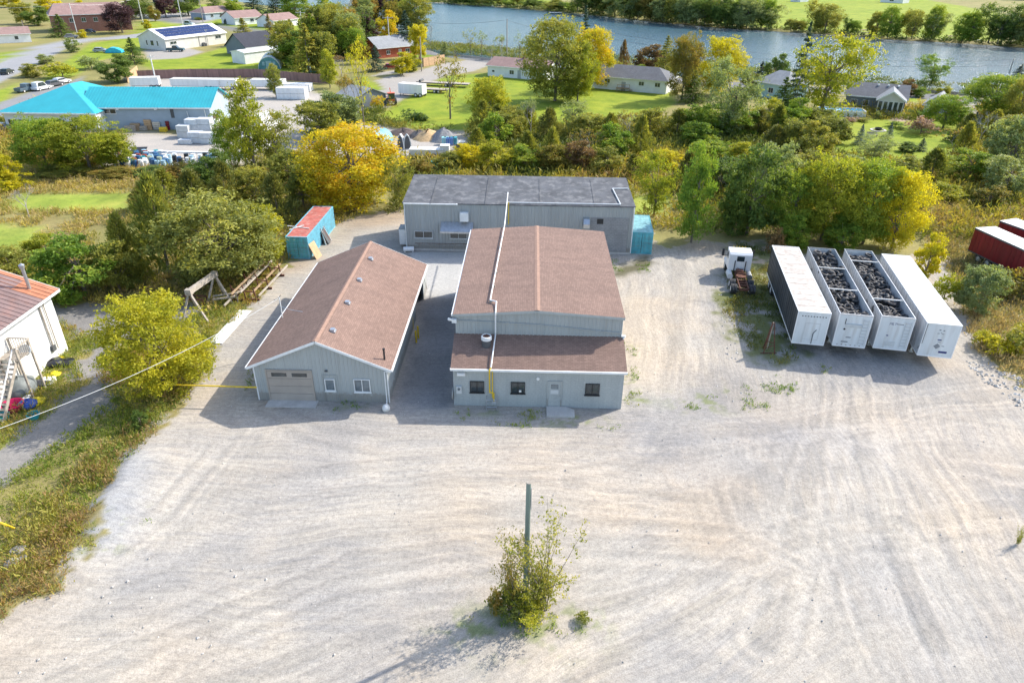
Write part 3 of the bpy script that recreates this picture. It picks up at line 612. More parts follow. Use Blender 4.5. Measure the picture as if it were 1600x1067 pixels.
MB().tube([(W2+.05,-.12,H1-.1),(W2+.05,-.12,.2)],.05,8).build('downpipe', trim_w, t); MB().tube([(.05,-.1,H1-.1),(.05,-.1,.2)],.04,8).build('downpipe', trim_w, t)
MB().tube([(1.0,-.05,.9),(W2-5,-.05,.95)],.03,6).build('conduit', rust, t)
for k in range(4): MB().bx(3.0+k*6.1,3.05+k*6.1,.2,D2-.1,H1+.002,H1+.014).build('roof_seam', roof_flat, t, loc=(0,0,0), rot=(0,0,0)).rotation_euler = (0,0,0)
for k in [o for o in t.children if o.name.startswith('roof_seam')]: k.rotation_euler = (math.atan2(H2-H1, D2), 0, 0); k.location = (0,0,-.0); k.location.z = H1*(1-math.cos(math.atan2(H2-H1,D2)))
cb = thing('utility_cabinet', 'tall pale cabinet against the left end of the rear steel building', 'cabinet', (BX0-.95, BY+.8, 0))
MB().bx(0,.8,0,1.5,.3,2.3).build('body', siding_back, cb); MB().bx(.04,.76,-.03,-.002,.4,2.2).build('door', trim_w, cb)
tag(MB().cyl((0,0,.3),(1.2,0,.3),.28,.28,12).bx(.1,.2,-.25,.25,0,.1).bx(1.0,1.1,-.25,.25,0,.1).build('gas_tank', white_p, loc=(BX0-.3, BY-.5, 0), rz=R(10)), 'small white horizontal tank by the left corner of the rear steel building', 'tank')

# --- shipping containers
def container(name, label, pL, pR, L, side_m, roof_m, rz=None, door_m=None):
    a, b = at(*pL), at(*pR); rz = math.atan2(b.y-a.y, b.x-a.x) if rz is None else rz
    t = thing(name, label, 'container', a, rz); w_, h_ = 2.44, 2.59
    s_ = MB(); ribs(s_, (w_,.1), (w_,L-.1), .15, lambda u: h_-.1, .28, .04, .12); ribs(s_, (0,L-.1), (0,.1), .15, lambda u: h_-.1, .28,.04,.12); ribs(s_, (w_,L), (0,L), .15, lambda u: h_-.1, .28,.04,.12)
    s_.build('side_wall', side_m, t)
    fr = MB()
    for x in (0, w_-.12):
        for y in (0, L-.12): fr.bx(x-.02,x+.14,y-.02,y+.14,0,h_)
    for x in (-.02, w_-.1): fr.bx(x,x+.12,.14,L-.14,0,.15); fr.bx(x,x+.12,.14,L-.14,h_-.1,h_)
    for y in (-.02, L-.1): fr.bx(.14,w_-.14,y,y+.12,0,.15); fr.bx(.14,w_-.14,y,y+.12,h_-.1,h_)
    fr.build('frame', side_m, t)
    r = MB(); n = int(L/.5)
    for k in range(n): y0 = .1+(L-.2)*k/n; y1 = .1+(L-.2)*(k+1)/n; r.bx(.1,w_-.1,y0+.02,y1-.02,h_-.06,h_-.02); r.bx(.1,w_-.1,y0-.02,y0+.02,h_-.06,h_-.035)
    r.build('roof', roof_m, t)
    for k in (0, 1):
        x0 = .12+k*1.11; d_ = MB().bx(x0+.01, x0+1.08, .01, .05, .16, h_-.11).build('door', door_m or side_m, t)
        for j in range(2): MB().cyl((x0+.3+j*.5,-.03,.2),(x0+.3+j*.5,-.03,h_-.15),.02,.02,6).bx(x0+.27+j*.5,x0+.48+j*.5,-.05,-.02,1.1,1.15).build('lock_rod', side_m, d_)
        for j in range(3): MB().bx(x0+.05,x0+1.04,-.008,.009,.55+j*.6,.60+j*.6).build('door_rib', side_m, d_)
    return t
c1 = container('shipping_container', 'blue container with a faded red roof below the yellow maple', (451,404), (482,407.5), 10.6, blue_c, redroof, R(-1), teal_c)
c2 = container('shipping_container', 'weathered teal container beside the right end of the rear steel building', (984,396), (1020,397.5), 6.06, teal_c, teal_roof)
tag(MB().box((0,0,.85),(1.3,.05,1.9),0,R(-24)).build('plywood_sheet', wood_new, loc=at(494,402), rz=R(78)), 'pale plywood sheet leaning on the blue container', 'plywood')
lb = thing('leaning_scrap', 'dark panels and frames leaning against the far side of the blue container', 'scrap panel', at(508,378), R(84))
MB().box((0,0,.9),(1.6,.06,2.0),0,R(-20)).build('panel', rust, lb); MB().box((-.4,-.35,.8),(.8,.05,1.7),.1,R(-25)).build('frame_piece', dgrey, lb)
MB().beam((-1,-.5,0),(-.6,.1,1.9),.12,.05).beam((.5,-.6,0),(.2,.1,1.8),.12,.05).build('board', white_d, lb)
for k,(a,b,l) in enumerate((((449,353),(483,357),'longer loose board lying across the red container roof'),((452,359),(475,352),'shorter loose board crossing another on the red container roof'))):
    A, B = at(*a, 2.62), at(*b, 2.62+.05*k); tag(MB().beam(A, B, .12, .05).build('loose_board', white_d), l, 'board', 'boards lying on the container roof')

# --- white building at the left edge
LBX, LBY = -39.4, 51.4
hz = height(LBX, LBY, 452)
LBH = hz
t = thing('white_building', 'white two storey building with a brown and orange metal roof at the left edge', 'building', (LBX, LBY, 0))
LD = 11.0; LL = 17.0; pk = LBH+2.0
roof_m2 = M('rusty_metal_roof', (.22,.15,.14), .6, .15, .6, metal=.1, dirt=(.5,.17,.07), dirt_amt=.15, fine=6)
wht = M('white_render', (.82,.82,.80), .8, .05, .6, dirt=(.6,.57,.52), dirt_amt=.25)
rust_sheet = M('orange_metal_sheet', (.40,.165,.09), .6, .15, 1.5)
q = MB(); q.raw([(0,0,0),(-LD,0,0),(-LD,0,LBH),(-LD/2,0,pk),(0,0,LBH),(0,-LL,0),(-LD,-LL,0),(-LD,-LL,LBH),(-LD/2,-LL,pk),(0,-LL,LBH)],[(0,1,2,3,4),(5,9,8,7,6),(0,4,9,5),(1,6,7,2)]).build('wall', wht, t)
for k in range(34):      # metal roof sheets, side by side
    y1 = .5-k*.52; mt_ = rust_sheet if k in (0,1,2,3) else roof_m2
    s_ = MB(); o = .6; sl = (pk-LBH)/(LD/2); z0 = LBH-o*sl
    if mt_ is rust_sheet and k > 0:
        s_.raw([(o,y1,z0),(o,y1-.5,z0),(-1.8,y1-.5,LBH+1.8*sl),(-1.8,y1,LBH+1.8*sl)],[(0,1,2,3)]).build('roof_sheet', rust_sheet, t, loc=(0,0,.05))
        MB().raw([(-1.8,y1,LBH+1.8*sl),(-1.8,y1-.5,LBH+1.8*sl),(-LD/2,y1-.5,pk),(-LD/2,y1,pk)],[(0,1,2,3)]).build('roof_sheet', roof_m2, t, loc=(0,0,.05))
    else: s_.raw([(o,y1,z0),(o,y1-.5,z0),(-LD/2,y1-.5,pk),(-LD/2,y1,pk)],[(0,1,2,3)]).build('roof_sheet', mt_, t, loc=(0,0,.05))
    MB().beam((o,y1-.51,z0+.06),(-LD/2,y1-.51,pk+.06),.04,.06).build('roof_rib', mt_, t)
MB().raw([(-LD-.6,.5,LBH-.6*sl),(-LD-.6,-LL-.4,LBH-.6*sl),(-LD/2,-LL-.4,pk),(-LD/2,.5,pk)],[(0,1,2,3)]).build('rear_roof_slope', roof_m2, t, loc=(0,0,.05))
MB().beam((.62,.5,z0-.08),(.62,-LL,z0-.08),.04,.2).beam((.6,.52,z0-.05),(-LD/2,.52,pk-.05),.04,.2).build('fascia', trim_w, t)
MB().cyl((0,0,0),(0,0,1.9),.13).lathe([(.2,1.85),(.22,2.1),(0,2.25)],12).build('chimney_pipe', galv, t, loc=(-.9,-.75,LBH+.35), smooth=False)
MB().tube([(.1,-1.7,LBH-.2),(.12,-1.7,1.0)],.07,8).tube([(.1,-1.2,LBH-.2),(.12,-1.2,.9)],.05,8).build('service_pipe', wood_grey, t); MB().box((.12,-1.75,1.2),(.2,.4,.5)).build('meter', dgrey, t)
# timber deck and stair on its side
dk = thing('timber_deck', 'tall weathered timber deck with railing and stair against the white building', 'deck', (LBX+.05, 44.65, 0))
DZ = 3.5
for (x,y) in ((.12,.75),(1.65,.75),(.12,-.75),(1.65,-.75)): MB().beam((x,y,0),(x,y,DZ+1.0),.13,.13).build('post', wood_grey, dk)
for k in range(7): MB().bx(.05,1.72,-.8+k*.23,-.8+k*.23+.195,DZ-.04,DZ).build('deck_board', wood_grey, dk)
MB().bx(.05,1.75,.78,.84,DZ+.92,DZ+1.0).bx(1.69,1.75,-.8,.77,DZ+.92,DZ+1.0).build('handrail', wood_grey, dk)
for k in range(8): MB().bx(1.68,1.71,-.7+k*.19,-.65+k*.19,DZ+.05,DZ+.91).build('baluster', wood_grey, dk)
for k in range(7): MB().bx(.25+k*.2,.30+k*.2,.79,.82,DZ+.05,DZ+.91).build('baluster', wood_grey, dk)
for k in range(12): MB().bx(.35,1.45,-1.1-k*.26,-.86-k*.26,DZ-.30-k*.27,DZ-.25-k*.27).build('tread', wood_grey, dk)
MB().beam((.3,-.8,DZ-.1),(.3,-4.0,.1),.05,.26).beam((1.5,-.8,DZ-.1),(1.5,-4.0,.1),.05,.26).build('stringer', wood_grey, dk)
MB().beam((1.5,-.8,DZ+.9),(1.5,-4.0,1.1),.05,.09).build('stair_rail', white_p, dk)
ts = thing('satellite_dish', 'pale grey round dish fixed to the timber deck', 'satellite dish', (LBX+1.45, dk.location.y+.5, DZ+.1))
MB().lathe([(0,0),(.25,.03),(.45,.10),(.45,.12),(.25,.05),(0,.02)],16).build('dish', grey_l, ts, rot=(R(55),R(20),0), smooth=True); MB().cyl((0,.05,-.3),(0,0,0),.03).build('arm', galv, ts)
# ------------------------------------------------------------------ semi trailers with tyres
TRL = [(22.95,53.53,.1464),(26.32,53.24,.1585),(29.67,52.96,.1744),(32.89,51.86,.1788)]
TL, TW, TZ0, TZ1 = 15.3, 2.6, 1.15, 4.08
def wheel_me():
    a = MB(); a.cyl((-.14,0,0),(.14,0,0),.5,.5,18); 
    return a
tyre_wheel = MB().cyl((-.14,0,0),(.14,0,0),.5,.5,18).mesh('tyre', rubber); rim_me = MB().cyl((-.15,0,0),(.15,0,0),.27,.27,14).mesh('rim', white_d)
def wheel(parent, x, y, z=.5, s=1, nm='wheel'):
    o = inst(nm, tyre_wheel, parent, (x,y,z), scale=s); inst('rim', rim_me, o, (0,0,0)); return o
def text_mesh(s, size, mat_, ext=.004):
    c = bpy.data.curves.new('lettering', 'FONT'); c.body = s; c.size = size; c.extrude = ext; c.shear = .3; c.resolution_u = 2
    o = bpy.data.objects.new('lettering', c); C.objects.link(o); dg = bpy.context.evaluated_depsgraph_get()
    me = bpy.data.meshes.new_from_object(o.evaluated_get(dg)); bpy.data.objects.remove(o); me.materials.clear(); me.materials.append(mat_); return me
navy = M('navy_print', (.03,.04,.16), .5, .05); grey_print = M('grey_print', (.25,.27,.29), .5, .1)
nose_w = M('nose_white', (.66,.69,.70), .4, .05, .8, dirt=(.40,.37,.33), dirt_amt=.45, streak=True)
inner = M('trailer_inside', (.20,.21,.22), .7, .2)
def trailer(k, label, open_top):
    x, y, a = TRL[k]; t = thing('semi_trailer', label, 'trailer', (x, y, 0), -a)
    sideL = black_side if k == 0 else alu; th = .05; L, W = TL, TW
    for nm, x0, x1, mm in (('side_panel', 0, th, sideL), ('side_panel', W-th, W, alu)):
        p = MB().bx(x0, x1, th, L, TZ0, TZ1-.02).build(nm, mm, t)
        if k == 0 and x0 == 0: p['label'] = 'black side panel'
    MB().bx(0, W, 0, th, TZ0, TZ1-.02).build('nose_panel', nose_w, t)
    MB().bx(th, W-th, L-th, L, TZ0, TZ1-.02).build('rear_door', white_d, t)
    MB().bx(th, W-th, th, L-th, TZ0, TZ0+.1).build('floor', inner, t)
    r = MB()
    r.bx(-.03, .04, -.03, L+.02, TZ1-.02, TZ1+.05); r.bx(W-.04, W+.03, -.03, L+.02, TZ1-.02, TZ1+.05); r.bx(.04, W-.04, -.03, .05, TZ1-.02, TZ1+.05); r.bx(.04, W-.04, L-.05, L+.02, TZ1-.02, TZ1+.05)
    r.build('top_rail', galv if open_top else trim_w, t)
    r = MB(); r.bx(-.02,.03,-.02,L,TZ0-.12,TZ0-.002); r.bx(W-.03,W+.02,-.02,L,TZ0-.12,TZ0-.002); r.bx(.03,W-.03,-.02,.03,TZ0-.12,TZ0-.002); r.build('bottom_rail', white_p, t)
    for xx in (0, W): MB().cyl((xx, 0, TZ0-.05), (xx, 0, TZ1), .045, .045, 8).build('corner_post', white_p, t)
    if not open_top:
        n = 13 if k == 0 else 5
        for j in range(n):
            y0 = .05+(L-.1)*j/n; MB().bx(.04, W-.04, y0+.02, .05+(L-.1)*(j+1)/n-.02, TZ1-.01, TZ1+.03+.004*(j % 2)).build('roof_panel', roof_t1 if k == 0 else roof_t4, t)
    else:
        for yy in ((5.2, 10.2) if k == 1 else (3.6, 12.4)): MB().beam((.04,yy,TZ1-.02),(W-.04,yy,TZ1-.02),.09,.07).build('roof_bow', white_d, t)
    n = 22
    for xx in (-.012, W+.012):
        q = MB()
        for j in range(n): yy = .3+(L-.5)*j/(n-1); q.bx(xx-.012, xx+.012, yy-.025, yy+.025, TZ0, TZ1-.03)
        q.build('side_post', sideL if xx < 0 else alu, t)
    # landing gear, bogie
    for xx in (.45, W-.45):
        q = MB().beam((xx,2.6,TZ0-.1),(xx,2.6,.1),.12,.12).bx(xx-.15,xx+.15,2.45,2.75,0,.08).build('landing_leg', white_d, t)
    MB().beam((.45,2.6,.7),(W-.45,2.6,.7),.08,.08).bx(.7,.85,.6,L-.4,TZ0-.35,TZ0-.13).bx(W-.85,W-.7,.6,L-.4,TZ0-.35,TZ0-.13).build('chassis', black_m, t)
    for yy in (L-3.1, L-1.8):
        for xx in (.18, .5, W-.5, W-.18): wheel(t, xx, yy)
        MB().cyl((.3,yy,.5),(W-.3,yy,.5),.07).build('axle', black_m, t)
    MB().bx(.05,.08,L-3.8,L-1.2,.9,1.02).build('mudguard', black_m, t)
    # nose furniture
    if k == 0:
        for j in range(9): MB().bx(.35+j*.235,.45+j*.235,-.012,-.002,TZ1-.42,TZ1-.33).build('nose_vent', dgrey, t)
        MB().bx(.75,2.0,-.015,-.002,TZ0+.35,TZ0+.38).bx(.75,.78,-.015,-.002,TZ0+.38,TZ0+1.9).bx(1.97,2.0,-.015,-.002,TZ0+.38,TZ0+1.9).bx(.75,2.0,-.015,-.002,TZ0+1.9,TZ0+1.93).build('nose_frame', grey_l, t)
        MB().tube([(1.55,-.04,TZ0),(1.55,-.04,TZ0+1.0),(1.75,-.04,TZ0+1.35)],.03,6).build('air_hose', dgrey, t)
    if k in (1, 2):
        q = MB(); x0 = 1.95
        for zz in range(8): q.cyl((x0,-.09,TZ0+.35+zz*.3),(x0+.42,-.09,TZ0+.35+zz*.3),.018,.018,6)
        q.cyl((x0,-.09,TZ0+.2),(x0,-.09,TZ0+2.6),.02).cyl((x0+.42,-.09,TZ0+.2),(x0+.42,-.09,TZ0+2.6),.02).build('ladder', grey_l, t)
    if k == 1:
        MB().bx(.65,1.9,-.10,-.002,TZ1-1.15,TZ1-.85).build('shelf_box', grey_l, t); MB().bx(.55,.6,-.05,-.002,TZ1-.9,TZ1-.4).build('bracket', dgrey, t)
        MB().bx(.55,.7,-.03,-.002,TZ1-1.45,TZ1-1.3).build('tank_gauge', black_m, t)
        MB().bx(.9,1.3,-.012,-.002,TZ0+.75,TZ0+.85).bx(.6,1.15,-.012,-.002,TZ0+.3,TZ0+.42).build('decal', grey_print, t)
        for j in range(6): MB().bx(.3+j*.36,.4+j*.36,-.015,-.002,TZ0+.06,TZ0+.1).build('marker_light', rust, t)
    if k == 2:
        inst('lettering', text_mesh('MLT', .3, navy), t, (.72,-.008,TZ1-.72), (R(90),0,0)); MB().bx(1.3,1.85,-.012,-.002,TZ1-.66,TZ1-.58).build('decal', grey_print, t)
        MB().bx(.85,1.55,-.05,-.002,TZ0+.25,TZ0+.65).build('document_box', grey_l, t); MB().bx(.75,.9,-.012,-.002,TZ0+1.15,TZ0+1.25).build('decal', navy, t)
        MB().bx(W+.035,W+.05,1.0,1.5,TZ1-.6,TZ1-.2).build('red_flag', red_p, t)
    if k == 3:
        for (xx,zz,w_,h_) in ((1.05,2.35,.14,.1),(1.35,2.32,.14,.1),(1.2,2.15,.1,.06),(.98,2.05,.16,.06),(1.3,2.03,.2,.06),(1.15,1.45,.3,.1),(1.2,1.28,.22,.05),(1.6,.92,.2,.06)): MB().bx(xx,xx+w_,-.012,-.002,TZ0+zz,TZ0+zz+h_).build('decal', navy if zz == 1.45 else grey_print, t)
        MB().box((1.25,-.008,TZ0+.9),(.38,.01,.38),0,0,R(45)).build('diamond_placard', grey_print, t)
        MB().bx(1.5,2.15,-.014,-.002,TZ0+.3,TZ0+.48).build('number_plate', navy, t); MB().tube([(.06,-.03,TZ1-.05),(.06,-.03,TZ0+1.1),(-.04,.3,TZ0+.4)],.02,5).build('cable', black_m, t)
    return t
roof_t1 = M('trailer_roof_tan', (.52,.47,.42), .6, .14, 1.4, dirt=(.26,.19,.14), dirt_amt=.6)
roof_t4 = M('trailer_roof_white', (.70,.68,.64), .5, .07, .8, dirt=(.5,.45,.38), dirt_amt=.35)
trs = [trailer(0, 'closed white trailer with a black side, leftmost of the four trailers', False),
       trailer(1, 'open topped trailer full of old tyres beside the black sided trailer', True),
       trailer(2, 'open topped trailer of tyres with blue lettering and a red flag', True),
       trailer(3, 'closed white roofed trailer on the right of the tyre trailers', False)]
def torus(R0, r, n, k, mats, sq=1.25):
    m_ = MB(); v = []
    for i in range(n):
        a = 2*math.pi*i/n
        for j in range(k):
            b = 2*math.pi*j/k+math.pi/k; rr = R0+r*math.cos(b); v.append((rr*math.cos(a), rr*math.sin(a), r*sq*math.sin(b)))
    m_.raw(v, [(i*k+j, ((i+1) % n)*k+j, ((i+1) % n)*k+(j+1) % k, i*k+(j+1) % k) for i in range(n) for j in range(k)])
    return m_.mesh('tyre', mats, smooth=True)
ty = [torus(.29,.09,16,6,rubber), torus(.31,.10,16,6,rubber_d), torus(.26,.105,16,6,rubber), torus(.40,.13,18,6,rubber)]
rg = random.Random(5)
for ti, comp in ((1, ((0.25,5.1,'front'),(5.35,10.1,'middle'),(10.35,15.0,'rear'))), (2, ((.25,3.5,'front'),(3.75,12.3,'middle'),(12.55,15.0,'rear')))):
    x, y, a = TRL[ti]; Mx = Matrix.Translation((x,y,0)) @ Matrix.Rotation(-a,4,'Z')
    which = 'the left tyre trailer' if ti == 1 else 'the right tyre trailer'
    for (y0, y1, nm) in comp:
        pts = []; tries = 0; target = int((y1-y0)*8.8)
        while len(pts) < target and tries < 6000:
            tries += 1; p = (rg.uniform(.36, TW-.36), rg.uniform(y0+.3, y1-.3))
            if all((p[0]-q[0])**2+(p[1]-q[1])**2 > (.40 if tries < 4000 else .33)**2 for q in pts): pts.append(p)
        for p in pts:
            h = TZ1-.62+.22*math.sin(p[1]*1.3+ti)+rg.uniform(-.12,.12)+(.25 if rg.random() < .2 else 0)-.12*abs(p[0]-1.3)
            k = rg.choice([0,0,1,2,2,1,3]) if nm != 'front' or ti == 2 else rg.choice([0,1,1,1,2,3])
            tl = rg.choice([.25,.5,.9,1.3])
            o = inst('tyre', ty[k], None, Mx @ Vector((p[0],p[1],h)), (rg.uniform(-tl,tl), rg.uniform(-tl,tl), rg.uniform(0,6)))
            kn = ('slim black','dusty grey','fat black','large truck')[k]; lb_ = '%s tyre %s in the %s bay of %s' % (kn, ('lying nearly flat','tipped at a slant','tipped at a slant','standing on its tread')[[.25,.5,.9,1.3].index(tl)], nm, which); tag(o, lb_, 'tyre', lb_.replace('tyre ', 'tyres ', 1))
    und = MB(); tb = ty[0]; tv = [v.co.copy() for v in tb.vertices][:]; lo = torus(.26,.1,9,4,rubber); tv = [v.co.copy() for v in lo.vertices]; tf = [tuple(p.vertices) for p in lo.polygons]
    for j in range(430):
        T = Matrix.Translation((rg.uniform(.4,TW-.4), rg.uniform(.4,TL-.4), TZ1-.95-rg.uniform(0,.35))) @ Matrix.Rotation(rg.uniform(-.8,.8),4,'X') @ Matrix.Rotation(rg.uniform(-.8,.8),4,'Y')
        und.raw([T @ v for v in tv], tf)
    o = und.build('buried_tyres', rubber, loc=(x,y,0), rz=-a, kind='stuff', smooth=True, fix=False); tag(o, 'deeper layer of old tyres filling %s' % which, 'tyres')
# red trailers in the weeds at the right
for k,(a,b,l) in enumerate((((1508,403),(1620,460),'dark red trailer with a white roof, the nearer of two among the weeds'),((1546,391),(1680,444),'dark red trailer with a white roof, half hidden behind its twin'))):
    A, B = at(*a), at(*b); L = 14.6; rz = math.atan2(B.y-A.y, B.x-A.x)
    t = thing('semi_trailer', l, 'trailer', A, rz, 'red trailers at the right edge')
    MB().bx(0,L,0,.06,.95,3.55).bx(0,L,2.54,2.6,.95,3.55).bx(0,.06,.06,2.54,.95,3.55).bx(L-.06,L,.06,2.54,.95,3.55).build('body', red_p, t)
    MB().bx(-.02,L+.02,-.02,2.62,3.555,3.65).build('roof', roof_t4, t); MB().bx(-.03,L+.03,-.035,-.022,3.45,3.6).bx(0,L,-.03,-.003,.9,1.05).build('rail', dgrey, t)
    q = MB(); [q.bx(.5+j*.6,.55+j*.6,-.02,-.001,1.05,3.45) for j in range(24)]; q.build('side_post', red_p, t)
    for yy in (1.5,2.8):
        for xx in (.3,2.3): o = wheel(t, yy, xx); o.rotation_euler = (0,0,R(90))
    for xx in (.5,2.1): MB().bx(L-3,L-2.88,xx-.06,xx+.06,0,.95).build('landing_leg', dgrey, t)

# --- truck cab and bare chassis
A = at(1160,462); tk = thing('truck_tractor', 'white truck cab with a rusty bare chassis parked in the weeds', 'truck', A, R(-7))
cabm = MB(); prof = [(4.1,1.0),(4.1,2.75),(4.35,2.95),(5.8,2.95),(6.15,2.2),(6.2,1.0)]
cabm.prism(prof,'x',-1.15,1.15).build('cab', white_p, tk)
MB().bx(-.85,.85,6.15,7.5,.9,1.9).prism([(7.5,.9),(7.7,.9),(7.6,1.8),(7.5,1.9)],'x',-.8,.8).build('bonnet', white_p, tk)
MB().bx(-.38,.38,4.07,4.097,2.05,2.6).build('rear_window', pane_m, tk); MB().bx(-1.0,1.0,5.95,6.0,2.0,2.6).build('windscreen', pane_m, tk)
for s in (-1,1):
    MB().bx(s*1.16-.01,s*1.16+.01,4.9,5.9,1.95,2.6).build('side_window', pane_m, tk)
    mr = MB().beam((s*1.15,6.0,2.5),(s*1.6,6.15,2.5),.04,.04).beam((s*1.15,6.0,1.9),(s*1.6,6.15,1.9),.04,.04).bx(s*1.55-.12,s*1.55+.12,6.1,6.2,1.8,2.6).build('mirror', black_m, tk)
    MB().cyl((s*.55,3.95,.8),(s*.55,3.95,2.15),.05).build('exhaust_stack', black_m, tk)
    MB().bx(s*.42-.05,s*.42+.05,-.4,4.0,.75,1.0).build('chassis_rail', rust, tk)
    MB().cyl((s*1.0,3.0,.75),(s*1.0,4.3,.75),.3,.3,12).build('fuel_tank', white_d if s < 0 else galv, tk)
    for yy in (.5,1.75):
        for xx in (.75,1.06): wheel(tk, s*xx, yy, .5)
    wheel(tk, s*1.0, 6.6, .5)
    MB().prism([(5.9,.9),(6.05,1.25),(7.15,1.25),(7.3,.9)],'x',s*.8 if s>0 else -1.2,s*.8+.4 if s>0 else -.8).build('fender', white_p, tk)
for yy in (-.35,.5,1.1,1.75,2.9): MB().bx(-.4,.4,yy-.08,yy+.08,.72,.95).build('cross_member', rust, tk)
MB().cyl((-.9,.5,.5),(.9,.5,.5),.1).cyl((-.9,1.75,.5),(.9,1.75,.5),.1).build('axle', black_m, tk); MB().lathe([(.5,0),(.5,.12),(.1,.15),(0,.15)],12).build('fifth_wheel', rust, tk, loc=(0,2.5,1.0))
MB().bx(-.35,.35,3.2,3.9,1.0,1.3).cyl((-.3,3,1.1),(.5,2.8,1.2),.12).build('gear_box', rust, tk); MB().tube([(-.2,3.9,1.4),(.1,3,1.1),(-.1,2,1.0)],.03).build('air_line', rust, tk)
for k in range(5): MB().cyl((-.6+k*.3,5.9,2.97),(-.6+k*.3,5.9,3.03),.05).build('roof_lamp', yellow, tk)

# --- small things round the yard
pl = thing('timber_pole', 'bare timber pole rising out of a bush in the middle of the yard', 'pole', at(821,948))
ph = height(pl.location.x, pl.location.y, 754)
MB().cyl((0,0,-.3),(0,0,ph),.16,.12,12).build('shaft', M('green_timber', (.20,.26,.22), .85, .2, 2, dirt=(.30,.30,.26), dirt_amt=.5, streak=True), pl); MB().cyl((.13,-.02,ph-.3),(.15,-.05,ph-1.6),.02).build('ground_wire', galv, pl)
MB().cyl((0,0,ph-.001),(0,0,ph+.03),.125,.11,12).build('pole_cap', wood_grey, pl)
a, b = at(381,487), at(334,539)
sh = MB(); d_ = (b-a).normalized(); n_ = Vector((-d_.y, d_.x, 0)); L_ = (b-a).length
s_ = MB()
for k in range(7): s_.bx(k*.17, k*.17+.13, 0, L_, .07, .09); s_.bx(k*.17+.13, k*.17+.17, 0, L_, .055, .075)
tag(s_.build('roofing_sheet', white_p, loc=at(327,537), rz=math.atan2((a-b).y,(a-b).x)-R(90)), 'long white corrugated sheet lying beside the gravel drive', 'roofing sheet')
# wooden A-frame stand
af = thing('timber_stand', 'grey timber beam on splayed legs standing before the dark trees', 'beam stand', (0,0,0)); A_, B_ = at(308,497), at(343,468)
top = 2.7; A2, B2 = A_+Vector((0,0,top)), B_+Vector((0,0,top)); A2.x -= .2
MB().beam(A2, B2, .4, .45).build('beam', wood_grey, af)
for P in (A2, B2):
    for dx, dy in ((-.8,-.9),(1.6,-.8),(.2,.9)): MB().beam(P, (P.x+dx, P.y+dy, 0), .16, .16).build('leg', wood_grey, af)
    MB().box(P, (.55,.5,.55)).build('bracket', wood_grey, af)
for k,(c_, lab) in enumerate((((385,470),'rusty pipe rack nearest the white sheet'),((405,452),'second rusty pipe rack behind the nearest one'),((425,432),'farthest rusty pipe rack towards the blue container'))):
    p = at(*c_); rk = thing('pipe_rack', lab, 'rack', p, R(5), 'rusty racks beside the gravel drive')
    MB().beam((-1.5,0,.1),(1.3,0,.1),.16,.2).build('base_beam', rust, rk)
    for sx in (-1.1,0,1.0): MB().beam((sx,0,.1),(sx-.15,0,1.7-.4*(sx>0)),.1,.1).build('upright', rust, rk)
    MB().beam((-1.2,0,1.3),(.9,0,.9),.1,.1).beam((-1.1,0,.2),(0,0,1.4),.08,.08).build('brace', rust, rk)
ra, rb = at(372,486), at(440,418); dirv = (rb-ra).normalized()
labs = ['leftmost timber length lying along the rusty racks','timber length high on the left of the rusty racks','middle timber length lying along the rusty racks','lower right timber length resting on the rusty racks','rightmost thin timber length on the rusty racks']
for k in range(5):
    o_ = Vector((-dirv.y, dirv.x, 0))*(1.3-k*.55); z = (.5,1.4,1.3,.7,.35)[k]
    tag(MB().beam(ra+o_+dirv*(k*.7)+Vector((0,0,z)), ra+o_+dirv*(8.2+k*.5)+Vector((0,0,z+.15)), .14, .14).build('timber_length', wood if k % 2 else wood_grey), labs[k], 'timber', 'timbers on the racks')
for k,(c_, lab) in enumerate((((300,478),'rusty steel frame behind the left legs of the beam stand'),((352,476),'grey scrap frame leaning right of the beam stand'))):
    p = at(*c_); q = thing('scrap_frame', lab, 'scrap frame', p, R(20*k))
    MB().beam((-1,0,.7),(1.2,0,.7),.12,.14).beam((-1,.8,.7),(1.2,.8,.7),.12,.14).build('top', rust if k == 0 else wood_grey, q)
    for sx in (-1,1.2): MB().beam((sx,0,.7),(sx,-.1,0),.1,.1).beam((sx,.8,.7),(sx,.9,0),.1,.1).build('leg', rust if k == 0 else wood_grey, q)
# rusty stand left of the trailers
p = at(1199,550); q = thing('rusty_stand', 'rusty lattice stand leaning left of the black sided trailer', 'stand', p)
for dx,dy,m_ in ((-.45,-.3,rust),(.5,-.35,rust),(.1,.5,wood_grey),(-.2,.6,rust)): MB().beam((dx,dy,0),(dx*.15,dy*.1,2.9),.07,.07).build('leg', m_, q)
MB().beam((-.4,-.25,.5),(.4,-.3,.9),.05,.05).beam((-.3,-.2,1.2),(.3,-.2,1.0),.05,.05).beam((-.7,-.3,.05),(.7,-.2,.05),.08,.06).build('brace', rust, q)
